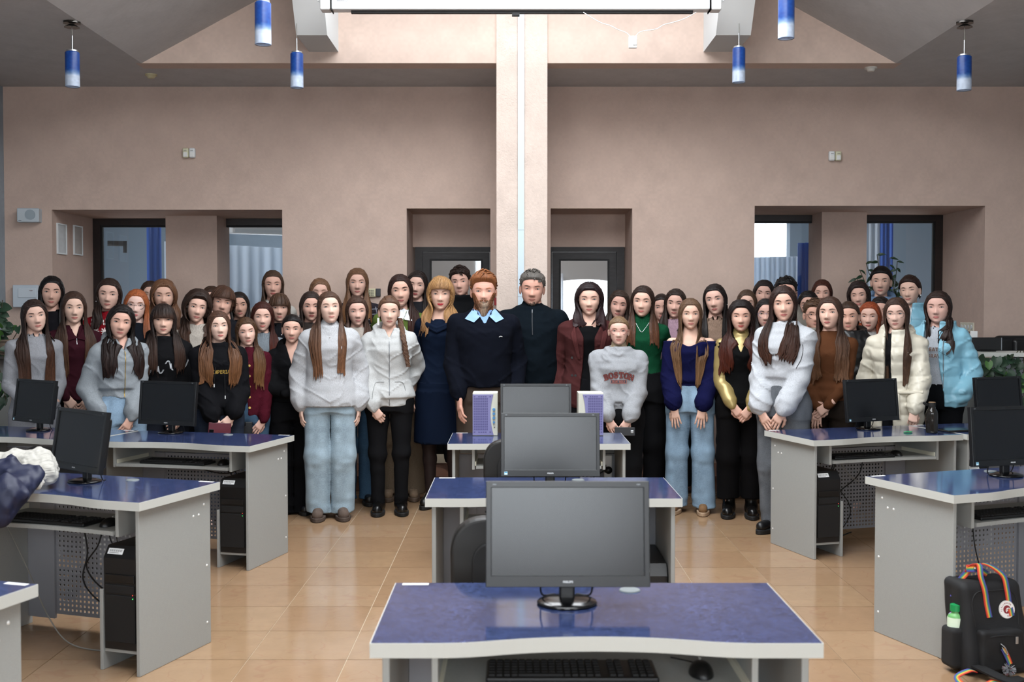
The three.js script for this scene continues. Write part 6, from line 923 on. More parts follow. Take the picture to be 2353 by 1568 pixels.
person({ id: 28, x: 1014, crown: 637, chin: 708, z: 8.48, legs: 1, bare: 1, look: -2, turn: -14, arms: ['down', 'down'], noHands: 'R', label: 'blonde woman in a navy cowl-neck dress and dark tights', skin: '#dcae98', brows: '#7a5a44', iris: '#6f8088', lips: '#b5303a', smile: 0.3, tights: '#2a201e', ears: 0,
  top: { name: 'dress', color: '#0d1729', kind: 'jersey', off: 0.014, hem: 0.85, sleeve: 0.58, so: 0.012, neckR: 0.1, neckD: 0.07, wr: 0.003 }, bot: { name: 'dress_skirt', color: '#0d1729', kind: 'jersey', skirt: 0.012, hem: 0.47, off: 0.018, waist: 0.92 }, hair: { color: '#a47c50', tip: '#8f6844', end: 1.28, front: [0.9, 0.9], wave: 0.012, freq: 2, vol: 0.018, bangs: 0.36, bangsN: 22, bangsW: 56, part: 0.02, face: 54 }, shoe: { kind: 'heel', m: M.black },
  extra: (c) => { const p = new Part(); for (let r = 0; r < 3; r++) { const pts = []; for (let i = 0; i <= 20; i++) { const a = (i / 20 - 0.5) * 3.4, x = Math.sin(a) * (0.13 - r * 0.012), y = 1.33 + 0.045 * Math.abs(Math.sin(a)) - 0.012 * r - 0.02 * Math.cos(a); const z = c.front(x * 0.999, Math.min(y, 1.36)); pts.push(V(x, y, (z === null ? -0.02 : z) + 0.008 - r * 0.001)); } p.tube(pts, pts.map(() => 0.016 - r * 0.002), 8, [1, 1, 1]); } const q = p.build(); q.deleteAttribute('color'); mesh('cowl_collar', q, fabric('#0d1729', 'jersey'), c.g); } });
person({ id: 29, x: 1058, crown: 614, chin: 675, z: 9.6, step: 1, m: 1, roll: 5, look: -8, arms: ['back', 'back'], label: 'young man with dark side-swept hair in a black jacket before the door glass', skin: '#cf9c8a', brows: '#33241d', iris: '#3d4448', smile: 0.5, teeth: 1, bw: 0.94, top: { name: 'jacket', color: '#101113', kind: 'jersey', off: 0.026, hem: 0.88, collarUp: 1 }, hair: { style: 'short', color: '#271b17', vol: 0.018, comb: [0.8, 0, 0.1], lenS: 0.9 } });
person({ id: 30, x: 1111, crown: 629, chin: 702, z: 8.18, m: 1, bw: 1.07, bd: 1.15, turn: 4, arms: ['down', 'down'], noHands: 'R', label: 'bearded red-haired man in a dark navy sweater with a light blue collar', skin: '#dc9f8a', brows: '#a5683f', iris: '#76868c', lips: '#b97868', fw: 1.05, jaw: 1.2,
  top: { name: 'sweater', color: '#10131d', kind: 'wool', off: 0.026, so: 0.02, hem: 0.9, v: 1.325, vw: 0.5, belly: 0.03 }, under: { name: 'shirt', color: '#86a6d2', neckY: 1.40, neckR: 0.06 }, bot: slacks('#453b34', 0.095, 0.085), hair: { style: 'short', color: '#7d4c2c', vol: 0.02, quiff: 0.8, comb: [0.5, 0.3, -0.7], lenS: 0.9, n: 60 },
  armAt: [{ w: [0.165, 0.84, 0.12], f: [0.0, -1, 0.1] }, null],
  extra: (c) => { for (const s of [-1, 1]) clothFlap(c, 'collar', [s * 0.022, 1.395], [s * 0.075, 1.44], [s * 0.135, 1.37], [s * 0.075, 1.345], fabric('#8fb0dc', 'jersey'), 0.012, 6); beard(c); clothLine(c, 'chest_emblem', [[0.095, 1.245], [0.105, 1.25], [0.118, 1.247]], 0.002, whitePl); } });
person({ id: 31, x: 1223, crown: 623, chin: 702, z: 8.55, m: 1, bw: 1.1, bd: 1.2, pitch: 4, roll: -2, arms: ['back', 'back'], label: 'grey-haired man in a dark teal quarter-zip jumper in front of the column', skin: '#cf9480', brows: '#4a3a30', iris: '#4a4440', lips: '#b0766a', smile: 0.4, fw: 1.04, jaw: 1.1, eyes: 0.8,
  top: { name: 'quarter_zip_jumper', color: '#0e161d', kind: 'wool', off: 0.03, so: 0.024, hem: 0.86, turtle: 0.05, belly: 0.045 }, bot: slacks('#17181c', 0.095, 0.085), hair: { style: 'short', color: '#5c5752', vol: 0.017, comb: [0.2, 0.2, 0.5], n: 60 }, extra: (c) => { clothLine(c, 'zip', [[0, 1.40], [0, 1.36], [0, 1.3], [0.002, 1.23]], 0.0042, mat('#2a2c30', 0.4)); const q = rbox(0.006, 0.025, 0.004, 0.001, 0, 1.395, (c.front(0, 1.39) || 0.1) + 0.006); mesh('zip_pull', q, zipM, c.g); const p = new Part(); for (let i = 0; i < 60; i++) { const x = rr(-0.022, 0.022), y = rr(-0.108, -0.085), z = faceZ(x, y, c.f); p.tube([V(x, y, z), V(x, y - 0.008, z + 0.002)], [0.0016, 0.0005], 4, [0.16, 0.11, 0.08], null, 1, c.headM); } mesh('stubble', p.build(), hairMat, c.g); } });
person({ id: 32, x: 1354, crown: 650, chin: 725, z: 8.42, bw: 1.16, bd: 1.1, arms: ['down', 'down'], noHands: 'R', label: 'woman with dark burgundy bob in a maroon blazer over a black top', skin: '#dcae9a', brows: '#4a2f28', iris: '#6e7d86', lips: '#c27a72', fw: 1.1, cheek: 1.4, smile: 0.1, ears: 0, bare: 0,
  top: { name: 'blazer', color: '#4e2a2a', kind: 'wool', off: 0.03, so: 0.02, hem: 0.76, open: 0.055, neckR: 0.085, neckD: 0.1, v: 1.2, vw: 0.5, cuff: 0.018 }, under: { name: 'black_top', color: '#0c0c0e', hem: 0.8, neckY: 1.34, neckR: 0.11, deep: 0.04 }, bot: slacks('#101013', 0.09, 0.08), hair: { color: '#1e0f12', tip: '#2a1114', end: 1.33, front: [0.35, 0.3], vol: 0.018, curl: 0.03, face: 58 },
  extra: (c) => { const m = fabric('#5a3131', 'wool'); for (const s of [-1, 1]) { clothFlap(c, 'lapel', [s * 0.062, 1.12], [s * 0.085, 1.12], [s * 0.135, 1.3], [s * 0.105, 1.37], m, 0.012, 8); } for (const [x, y] of [[-0.125, 1.13], [-0.125, 1.0], [-0.1, 1.0]]) button(c, x, y, 0.009, M.black); } });
person({ id: 33, x: 1422, crown: 666, chin: 731, z: 9.15, hid: 0, roll: -8, arms: ['back', 'back'], label: 'brown-haired woman tilting her head between the blazer and the green turtleneck', skin: '#c49080', brows: '#33251f', iris: '#3a302a', bw: 0.9, ears: 0, top: { color: '#2a2a2e', off: 0.015, hem: 0.9 }, hair: { color: '#33261f', end: 1.25, front: [0.4, 0.6], wave: 0.008 } });
person({ id: 34, x: 1477, crown: 656, chin: 722, z: 8.65, roll: -3, look: -6, arms: ['back', 'back'], label: 'woman in a green turtleneck with a thin necklace and brown ombre hair', skin: '#d9ac98', brows: '#2f2019', iris: '#3a3833', lips: '#c0726c', smile: 0.3, ears: 0, legs: 1,
  top: { name: 'turtleneck', color: '#13492f', kind: 'knit', off: 0.014, so: 0.01, hem: 0.98, turtle: 0.075, wr: 0.003 }, bot: slacks('#101012', 0.085, 0.08, { waist: 1.02, off: 0.018 }), hair: { color: '#2c1e18', tip: '#5c3a28', end: 1.22, front: [0.25, 0.3], face: 56, tipAt: 0.3 }, extra: (c) => clothLine(c, 'necklace', [[-0.055, 1.4], [-0.03, 1.355], [-0.008, 1.325], [0.02, 1.355], [0.052, 1.4]], 0.0018, silverM), shoe: blackShoe });
person({ id: 35, x: 1422, crown: 726, chin: 794, z: 7.9, bw: 1.18, bd: 1.12, arms: ['claspLow', 'claspLow'], cell: 0.011, label: 'shorter woman in a grey sweatshirt lettered BOSTON with pink glasses', skin: '#dcae9e', brows: '#8a6a52', iris: '#6c7a80', lips: '#c08078', fw: 1.06, jaw: 1.1, hs: 0.96,
  top: { name: 'sweatshirt', color: '#a6a8ac', off: 0.036, so: 0.032, hem: 0.93, band: 1, neckR: 0.072, wr: 0.008 }, under: { name: 'polo_neck', color: '#a08f78', turtle: 0.075, kind: 'knit' }, bot: slacks('#121214', 0.095, 0.09), hair: { style: 'tied', color: '#6f5840', vol: 0.008, bun: 0.02 }, glasses: { c: '#9a5a52', r: 0.025, th: 0.0022, flat: 0.9 },
  armAt: [{ w: [0.075, 0.83, 0.21], hand: 'relaxed' }, { w: [0.075, 0.83, 0.21], hand: 'relaxed' }],
  extra: (c) => { clothPrint(c, 'chest_lettering', -0.125, 0.125, 1.125, 1.265, printMat(textTex(1024, 512, (g) => { const arc = (t, cx, cy, R, font, fill, stroke, lw, sp) => { g.font = font; g.textAlign = 'center'; const n = t.length; for (let i = 0; i < n; i++) { const a = (i - (n - 1) / 2) * sp; g.save(); g.translate(cx + Math.sin(a) * R, cy - Math.cos(a) * R); g.rotate(a); if (lw) { g.lineWidth = lw; g.strokeStyle = stroke; g.strokeText(t[i], 0, 0); } g.fillStyle = fill; g.fillText(t[i], 0, 0); g.restore(); } }; arc('PROPERTY OF', 512, 1300, 1215, 'bold 44px sans-serif', '#3a3a42', '', 0, 0.042); arc('BOSTON', 512, 1400, 1120, 'bold 230px serif', '#5d2a30', '#2a2c38', 34, 0.142); arc('BOSTON', 512, 1400, 1120, 'bold 230px serif', '#5d2a30', '#c9684a', 10, 0.142); g.fillStyle = '#4a4f5c'; g.fillRect(250, 345, 524, 104); g.lineWidth = 10; g.strokeStyle = '#c0604a'; g.strokeRect(255, 350, 514, 94); g.fillStyle = '#c9705a'; g.font = 'bold 74px sans-serif'; g.textAlign = 'center'; g.fillText('BLUE  GOLD', 512, 424); })), 22, 12);
    const ring = (r, col) => { const pts = []; for (let i = 0; i <= 28; i++) { const a = i / 28 * Math.PI * 2; const x = Math.sin(a) * (0.077 + r * 0.4), zz = Math.cos(a); pts.push(V(x, 1.392 - r - 0.012 * Math.max(0, zz), -0.014 + zz * (0.082 + r * 0.5))); } return new THREE.TubeGeometry(new THREE.CatmullRomCurve3(pts), 56, 0.004, 6); }; mesh('collar_stripe', ring(0.0, 0), mat('#c9563a', 0.8), c.g); mesh('collar_stripe', ring(0.009, 0), mat('#2a3350', 0.8), c.g);
    const p = V(0.05, 0.765, 0.235); c.g.updateMatrixWorld(); c.g.localToWorld(p); const w = thing('wallet', 'dark grey wallet held in front of the lettered sweatshirt', 'wallet', null, [p.x, p.y, p.z], c.g.rotation.y); mesh('leather', rbox(0.14, 0.06, 0.014, 0.004), mat('#2b2d31', 0.5), w); mesh('clasp', rbox(0.02, 0.02, 0.006, 0.002, 0.05, 0, 0.009), M.steel, w); } });
person({ id: 36, x: 1520, crown: 675, chin: 738, z: 9.35, hid: 1, step: 1, arms: ['back', 'back'], label: 'tied-haired woman mostly hidden beside the green turtleneck', skin: '#b98878', bw: 0.88, top: { color: '#8f8378', off: 0.02, hem: 0.9, hood: 1 }, hair: { style: 'tied', color: '#231a17' } });
person({ id: 37, x: 1553, crown: 663, chin: 731, z: 9.12, roll: -4, look: -4, arms: ['back', 'back'], turn: -10, label: 'woman in a pale pink ribbed sweater with a dark bob', skin: '#cf9d8c', brows: '#2f221c', iris: '#4a4038', bw: 0.95, ears: 0, top: { color: '#a98a98', kind: 'knit', off: 0.022, hem: 0.86 }, hair: { color: '#2e221d', end: 1.28, front: [0.3, 0.3], curl: 0.02 } });
person({ id: 38, x: 1587, crown: 685, chin: 752, z: 8.25, legs: 1, bare: 1, look: 4, turn: -6, cell: 0.011, arms: ['thigh', 'thigh'], stance: 0.02, label: 'woman in an off-shoulder navy knit and light blue jeans with long light brown hair', skin: '#dcae98', brows: '#6b4f3d', iris: '#7a888c', lips: '#c07c74', ears: 0,
  top: { name: 'off_shoulder_knit', color: '#12143c', kind: 'knit', off: 0.024, so: 0.026, hem: 0.97, boat: 1.335, boatV: 0.045, band: 1, bell: 1.5 }, bot: jeans('#9cb8d0', 0.084, 0.094, 'worn', { waist: 1.0 }), hair: { color: '#5e4634', tip: '#7c5a3c', end: 1.0, front: [1, 1], n: 64, face: 48, wF: 0.07 }, shoe: { kind: 'sneaker', m: fabric('#8a6a4c', 'wool'), sole: mat('#a98f74', 0.7) },
  extra: (c) => { const n = c.headC.y - 0.19, pts = []; for (let i = 0; i <= 12; i++) { const a = (i / 12 - 0.5) * 2.4; pts.push(V(Math.sin(a) * 0.062, 1.355 + 0.05 * Math.abs(Math.sin(a)) - 0.005, 0.068 * Math.cos(a) - 0.002)); } mesh('necklace', tube(pts, 0.0016, 30, 5), silverM, c.g); } });
person({ id: 39, x: 1644, crown: 652, chin: 719, z: 8.78, roll: 7, look: -10, bare: 1, arms: ['back', 'back'], label: 'woman with long straight dark hair in a crinkled beige top and a pearl earring', skin: '#d3a594', brows: '#2c1f1a', iris: '#5a666a', lips: '#b06a64', bw: 0.92, browW: 1.1, ears: 1, top: { name: 'crinkled_top', color: '#8f7767', kind: 'knit', off: 0.012, hem: 0.92, neckD: 0.0, neckR: 0.075, wr: 0.006 }, hair: { color: '#1b1413', end: 1.1, front: [0.2, 0.9], face: 60 }, extra: (c) => earring(c, 1, 0.007) });
person({ id: 40, x: 1716, crown: 665, chin: 728, z: 9.25, hid: 1, step: 1, arms: ['back', 'back'], label: 'brown-haired woman whose forehead alone shows above the gold blouse', bw: 0.88, top: { color: '#26252a', off: 0.015, hem: 0.9 }, hair: { color: '#473529', end: 1.25, front: [0.4, 0.4], noPart: 1 } });
person({ id: 41, x: 1703, crown: 690, chin: 761, z: 8.1, legs: 1, turn: 0, arms: ['clasp', 'clasp'], cell: 0.011, label: 'woman with long wavy dark red-tipped hair in a black vest over a gold blouse', skin: '#d4a18c', brows: '#3a2620', iris: '#5a6868', lips: '#b0524e', smile: 0.35, fw: 1.06, ears: 0,
  top: { name: 'vest', color: '#0c0c0d', kind: 'jersey', off: 0.02, hem: 0.86, v: 1.28, vw: 0.4, sleeve: 0, neckR: 0.075 }, under: { name: 'gold_blouse', color: '#a8935f', kind: 'satin', sleeves: 1, turtle: 0.07 }, bot: { name: 'velvet_trousers', color: '#0b0a0b', kind: 'jersey', knee: 0.09, ank: 0.09, off: 0.012, hem: 0.14 }, hair: { color: '#1a1110', tip: '#4f2216', tipAt: 0.28, end: 1.12, front: [1, 0.8], wave: 0.018, freq: 3, vol: 0.018, n: 66, wild: 1, wF: 0.12 }, shoe: boot,
  armAt: [{ w: [0.06, 0.88, 0.17] }, { w: [0.075, 0.865, 0.185] }] });
person({ id: 42, x: 1755, crown: 643, chin: 706, z: 9.68, step: 1, roll: -4, arms: ['back', 'back'], label: 'woman with dark parted hair in front of the bright striped curtain', skin: '#c99a8a', brows: '#2a1e1a', iris: '#3a3330', bw: 0.88, ears: 0, top: { color: '#222226', off: 0.015, hem: 0.9 }, hair: { color: '#1d1615', end: 1.25, front: [0.3, 0.4] } });
person({ id: 43, x: 1806, crown: 637, chin: 708, z: 8.98, m: 1, hid: 1, arms: ['back', 'back'], label: 'man with cropped black hair and glasses mostly hidden by long brown hair', skin: '#c08a76', bw: 0.9, top: { color: '#8d877e', off: 0.025, hem: 0.88, hood: 1 }, hair: { style: 'short', color: '#0c0b0b', vol: 0.014 }, glasses: { c: '#2a2522', r: 0.022 } });
person({ id: 44, x: 1760, crown: 686, chin: 752, z: 8.65, hid: 0, arms: ['back', 'back'], label: 'woman in thin round glasses looking out between the gold blouse and long brown hair', skin: '#c99a8b', brows: '#241a17', iris: '#39312c', smile: 0.4, bw: 0.9, ears: 0, top: { color: '#2b2023', off: 0.015, hem: 0.9 }, hair: { color: '#1a1515', end: 1.3, front: [0.4, 0.3], line: 0.072, noPart: 1 }, glasses: { c: '#5a6490', r: 0.023, th: 0.0012 } });
person({ id: 45, x: 1803, crown: 656, chin: 728, z: 7.5, legs: 1, turn: -24, look: 0, roll: 3, cell: 0.011, arms: ['claspLow', 'claspLow'], label: 'woman with sleek long brown hair in a light grey cropped sweatshirt and grey jeans', skin: '#d9a994', brows: '#3a2820', iris: '#33281f', lips: '#b8706a', browW: 1.1, ears: 0,
  top: { name: 'sweatshirt', color: '#c9ccd1', off: 0.034, so: 0.032, hem: 1.0, band: 1, wr: 0.008, bell: 1.3, neckR: 0.07 }, bot: { ...jeans('#74787e', 0.082, 0.072), waist: 1.02 }, hair: { color: '#2c1c17', tip: '#42281d', end: 1.17, front: [1, 1], n: 70, curl: 0.035, face: 46, wF: 0.085, r: 0.0105 }, shoe: blackShoe,
  armAt: [{ w: [0.09, 0.84, 0.17] }, { w: [0.07, 0.83, 0.19] }],
  extra: (c) => { clothPrint(c, 'chest_mark', -0.045, 0.02, 1.2, 1.25, txt(128, 96, [['▲', 84, 30, '26px sans-serif', '#15161a'], ['nun', 60, 76, 'bold 52px sans-serif', '#15161a']]), 5, 4); clothLine(c, 'seam', [[0.13, 1.34], [0.165, 1.28], [0.165, 1.2], [0.14, 1.13]], 0.0022, M.blackMatte); const b = rbox(0.03, 0.024, 0.008, 0.003, -0.03, 0.985, 0.1); mesh('belt_buckle', b, gold, c.g); } });
person({ id: 46, x: 1857, crown: 668, chin: 730, z: 9.32, hid: 1, arms: ['back', 'back'], label: 'person with centre-parted black hair hidden below the eyes', skin: '#c08f7e', bw: 0.88, ears: 0, top: { color: '#232326', off: 0.015, hem: 0.9 }, hair: { color: '#161112', end: 1.35, front: [0.3, 0.3] } });
person({ id: 47, x: 1889, crown: 642, chin: 702, z: 9.72, step: 1, arms: ['back', 'back'], label: 'woman with reddish brown hair in front of the pier between the windows', skin: '#cf9f8d', brows: '#4d3022', iris: '#5a5a50', bw: 0.9, ears: 0, top: { color: '#26252a', off: 0.015, hem: 0.9 }, hair: { color: '#42231a', end: 1.3, front: [0.3, 0.3] } });
person({ id: 48, x: 1871, crown: 688, chin: 746, z: 8.6, m: 1, hid: 1, look: 10, arms: ['back', 'back'], label: 'person in dark round glasses and an olive grey jacket half hidden by brown hair', skin: '#c08a74', brows: '#4a3426', bw: 0.86, top: { name: 'jacket', color: '#7d776c', off: 0.03, hem: 0.9, collarUp: 1, kind: 'nylon' }, hair: { style: 'short', color: '#4a3526', vol: 0.018 }, glasses: { c: '#15151a', r: 0.024, th: 0.0018 } });
person({ id: 49, x: 1908, crown: 681, chin: 746, z: 7.78, turn: -8, look: -12, pitch: -6, arms: ['clasp', 'clasp'], label: 'woman with long brown hair in a fitted brown top and dark brown trousers', skin: '#dcae9a', brows: '#2f2019', iris: '#6a7064', lips: '#b06460', browW: 1.15, ears: 0,
  top: { name: 'fitted_top', color: '#54331f', kind: 'jersey', off: 0.010, so: 0.006, hem: 0.9, rib: 1, wr: 0.003, neckR: 0.06 }, bot: { name: 'trousers', color: '#2e2620', kind: 'denim', knee: 0.085, ank: 0.085, off: 0.012, waist: 0.93 }, hair: { color: '#3d2a21', tip: '#6b4a33', end: 1.06, front: [0.7, 1], wave: 0.012, n: 64, face: 50, wF: 0.1 },
  armAt: [{ w: [0.05, 0.87, 0.17], f: [0.15, -1, 0.1], hand: 'relaxed' }, { w: [0.02, 0.90, 0.2], f: [-0.75, -0.6, 0.1], hand: 'grip' }] });
person({ id: 50, x: 1953, crown: 692, chin: 754, z: 8.35, turn: -18, look: -6, roll: 3, arms: ['back', 'down'], noHands: 'LR', label: 'woman with tied brown hair in a black puffer jacket', skin: '#c9957f', brows: '#3a2a21', iris: '#6e767a', top: { name: 'puffer_jacket', color: '#0f0f11', kind: 'nylon', off: 0.05, so: 0.04, hem: 0.84, puff: 0.09, collarUp: 1, hood: 1 }, hair: { style: 'tied', color: '#38281f', vol: 0.009 }, extra: (c) => earring(c, 1) });
person({ id: 51, x: 1974, crown: 647, chin: 708, z: 9.42, step: 1, roll: 6, look: -6, arms: ['back', 'back'], label: 'smiling woman with thick dark brown hair in front of the ficus', skin: '#d0a08e', brows: '#2f221d', iris: '#4b4a44', smile: 0.6, bw: 0.9, ears: 0, top: { color: '#27262a', off: 0.015, hem: 0.9 }, hair: { color: '#241a18', end: 1.25, front: [0.3, 0.4], part: 0.02, vol: 0.018 } });
person({ id: 52, x: 1999, crown: 693, chin: 754, z: 8.72, look: -8, arms: ['back', 'back'], label: 'red-haired woman between the black puffer and the white coat', skin: '#d8aa98', brows: '#7d4a30', iris: '#4a4a42', lips: '#b8645e', bw: 0.88, ears: 0, top: { color: '#c9c6c2', off: 0.015, hem: 0.9 }, hair: { color: '#8a4023', end: 1.24, front: [0.2, 0.7], wave: 0.012, face: 58 } });
person({ id: 53, x: 2025, crown: 613, chin: 674, z: 9.7, step: 1, look: -4, arms: ['back', 'back'], label: 'tall woman with slicked black hair in a light blue hoodie before the dim window', skin: '#d2a591', brows: '#1c1513', iris: '#4d5450', smile: 0.3, browW: 1.15, bw: 0.93, top: { name: 'hoodie', color: '#7f9cc0', off: 0.03, hem: 0.88, hood: 1 }, hair: { style: 'tied', color: '#0f0c0d', vol: 0.013, bun: 0.025 } });
person({ id: 54, x: 2093, crown: 633, chin: 696, z: 9.24, step: 1, turn: -16, look: -14, roll: 4, arms: ['back', 'back'], label: 'smiling woman with pinned dark hair and white stud in a sky-blue jacket', skin: '#dab09c', brows: '#33241e', iris: '#4a4038', eyes: 0.6, smile: 0.8, top: { name: 'jacket', color: '#7fb2c6', kind: 'nylon', off: 0.045, hem: 0.86, open: 0.05, puff: 0.1, collarUp: 1 }, under: { name: 'shirt', color: '#d5d9dc' }, hair: { style: 'tied', color: '#2a1c18', vol: 0.014 }, extra: (c) => earring(c, 1, 0.008) });
person({ id: 55, x: 2023, crown: 681, chin: 742, z: 8.95, hid: 1, arms: ['back', 'back'], label: 'dark-haired person almost wholly hidden behind the glasses and white coat', skin: '#c2917f', bw: 0.85, ears: 0, top: { color: '#d0cdc8', off: 0.02, hem: 0.9 }, hair: { color: '#1e1614', end: 1.4, front: [0.2, 0.2] } });
person({ id: 56, x: 2061, crown: 683, chin: 752, z: 7.95, turn: -4, look: -8, roll: 2, arms: ['down', 'desk'], noHands: 'L', label: 'woman in round glasses with long straight hair in a white belted puffer coat', skin: '#dcb3a2', brows: '#3c2a22', iris: '#5d7480', lips: '#b87c74', ears: 0,
  top: { name: 'puffer_coat', color: '#d6cfbd', kind: 'nylon', off: 0.04, so: 0.03, hem: 0.66, puff: 0.1, hood: 1, open: 0.03, openX: -0.05, wr: 0.006 }, under: { name: 'black_top', color: '#141416' }, bot: slacks('#15161a'), hair: { color: '#3d2b22', tip: '#4f3828', end: 1.0, front: [1, 0.15], face: 50, wF: 0.05 }, glasses: { c: '#3b3732', r: 0.026, th: 0.0012 },
  extra: (c) => { clothLine(c, 'belt', [[-0.2, 0.985], [-0.1, 0.98], [0.02, 0.975], [0.12, 0.98], [0.2, 0.985]], 0.013, fabric('#cfc7b4', 'nylon'), 0.0); clothFlap(c, 'belt_end', [0.0, 0.97], [0.035, 0.97], [0.045, 0.78], [0.012, 0.78], fabric('#cfc7b4', 'nylon'), 0.012); } });
person({ id: 57, x: 2157, crown: 668, chin: 738, z: 8.2, turn: -6, look: -10, arms: ['down', 'pocket'], noHands: 'LR', label: 'woman in an open sky-blue puffer jacket over a white lettered sweatshirt', skin: '#d6a698', brows: '#5a3f31', iris: '#7c8a8c', lips: '#bb736e', fw: 1.08, jaw: 1.12, ears: 0,
  top: { name: 'puffer_jacket', color: '#8cc2d6', kind: 'nylon', off: 0.046, so: 0.034, hem: 0.82, puff: 0.13, collarUp: 1, open: 0.075, openX: -0.035, wr: 0.008 }, under: { name: 'sweatshirt', color: '#c2c6cd', hem: 0.9, kind: 'heather' }, bot: slacks('#141518'), hair: { color: '#2c1e1a', end: 1.24, front: [0.6, 0.6], face: 58, wF: 0.05, wave: 0.006 },
  extra: (c) => { const under = (x, y, z) => { let d = elli(x, z - 0.008, 0.15, 0.124); return d; }; const cx2 = { ...c, front: (x, y) => c.front(x, y, under) }; clothPrint(cx2, 'chest_lettering', -0.115, 0.06, 1.165, 1.275, txt(256, 160, [['CREATIVE', 150, 62, 'bold 54px sans-serif', '#6b4a35'], ['& BRAVE', 132, 132, 'bold 54px sans-serif', '#6b4a35']]), 12, 5, 0.006); zip(c, 0.83, 1.36, 0.052); } });
function beard(c) { // full beard: an undercoat over the jaw and many tapering strands
  const f = c.f, under = nets((x, y, z) => { const w = table(HW, clamp(y, -0.112, 0)) * f.w * 1.05, fr = table(HF, clamp(y, -0.112, 0)) + 0.006; let d = elli(x, z - 0.004, w + 0.003, fr + 0.006); d = smin(d, cap(x, y, z, [0, -0.1, 0.06, 0.035, 0, -0.15, 0.062, 0.02]), 0.03); const top = -0.062 + 0.055 * sstep(0.03, 0.068, Math.abs(x)); d = Math.max(d, y - top); d = Math.max(d, -0.02 - z + 0.0); d = Math.max(d, -(Math.hypot(x / 0.024, (y + 0.071) / 0.011) - 1) * 0.011 - (z < 0.05 ? 1 : 0)); return d + 0.003 * vn(x * 90, y * 30, z * 90); }, [-0.09, -0.19, -0.04], [0.09, 0.0, 0.13], 0.006);
  const p = new Part(), a = lin('#96603e'), w = lin('#c4b39e'); p.raw(under.pos, under.nor, under.idx, (i, x, y) => mixc(a, w, 0.75 * gau(x - c.headC.x, 0.02)), c.headM);
  for (let i = 0; i < 420; i++) { const x = rr(-0.064, 0.064), y = rr(-0.112, -0.066 + 0.05 * sstep(0.03, 0.068, Math.abs(x))), z = faceZ(x, Math.max(y, -0.108), f) + 0.004, L = 0.02 + 0.045 * gau(x, 0.03) * sstep(-0.06, -0.1, y), col = mixc(a, w, gau(x, 0.022) * 0.85 * rr(0.4, 1)); p.tube([V(x, y, z), V(x * 0.96, y - L * 0.5, z + 0.006), V(x * 0.88, y - L, z + 0.002)], [0.0026, 0.0026, 0.0006], 4, cc(col, rr(0.8, 1.2)), null, 1, c.headM); }
  for (let i = 0; i < 60; i++) { const s = i % 2 ? 1 : -1, x = s * rr(0.003, 0.026), y = -0.058; p.tube([V(x, y, faceZ(x, y, f) + 0.002), V(x + s * 0.006, y - 0.008, faceZ(x, y, f) + 0.003)], [0.002, 0.0006], 4, cc(a, rr(0.8, 1.2)), null, 1, c.headM); }
  mesh('beard', p.build(), hairMat, c.g).userData.label = 'red beard going grey in the middle';
}
// ───────────────────────── things on the desks and along the walls
{ // two purple desktop loudspeakers
  const cream = mat('#cfcdbd', 0.5), purple = mat('#7d7aa6', 0.6), slot = mat('#5a5684', 0.7), knobM = mat('#4a86b8', 0.35);
  const grille = (s) => { const sh = new THREE.Shape(), a = -0.077 * s; sh.moveTo(a, 0.004); sh.lineTo(a, 0.258); sh.lineTo(a + s * 0.128, 0.258); sh.quadraticCurveTo(a + s * 0.092, 0.13, a + s * 0.13, 0.004); sh.lineTo(a, 0.004); return new THREE.ExtrudeGeometry(sh, { depth: 0.008, bevelEnabled: false, curveSegments: 12 }); };
  for (const [px, py, s, label] of [[1115, 1001, 1, 'purple-fronted loudspeaker with four blue knobs on the middle desk'], [1357, 1001, -1, 'purple-fronted loudspeaker without knobs behind the lettered sweatshirt desk edge']]) {
    const p = onY(px, py, DT), g = thing('desktop_speaker', label, 'speaker', 'pair of purple loudspeakers', [p.x, DT, p.z - 0.06]);
    mesh('cabinet', rbox(0.156, 0.268, 0.16, 0.004, 0, 0.134, 0), cream, g);
    const gr = mesh('front_grille', grille(s), purple, g); gr.position.z = 0.08;
    const sl = []; for (let r = 0; r < 15; r++) { const big = r === 0 || r === 14; for (let k = 0; k < 8; k++) { if (big && (k === 1 || k === 6)) continue; const w = big ? 0.01 : 0.0085; const x = s * (-0.066 + k * 0.0112 * (big ? 1.25 : 1)), y = 0.02 + r * 0.0158; sl.push(box(x - w / 2, x + w / 2, y, y + (big ? 0.007 : 0.0115), 0.0865, 0.0892)); } } mesh('grille_slots', merge(sl), slot, gr).position.z = -0.08;
    if (s > 0) for (const [y, r] of [[0.165, 0.0085], [0.138, 0.008], [0.112, 0.008], [0.085, 0.0065]]) { const k = cyl(r, r * 1.05, 0.014, 0, 0, 0, 18); k.rotateX(Math.PI / 2); k.translate(0.0545, y, 0.087); mesh('knob', k, knobM, g); }
    mesh('input_socket', box(s * 0.058 - 0.003, s * 0.058 + 0.003, 0.05, 0.056, 0.08, 0.083), M.black, g);
  }
}
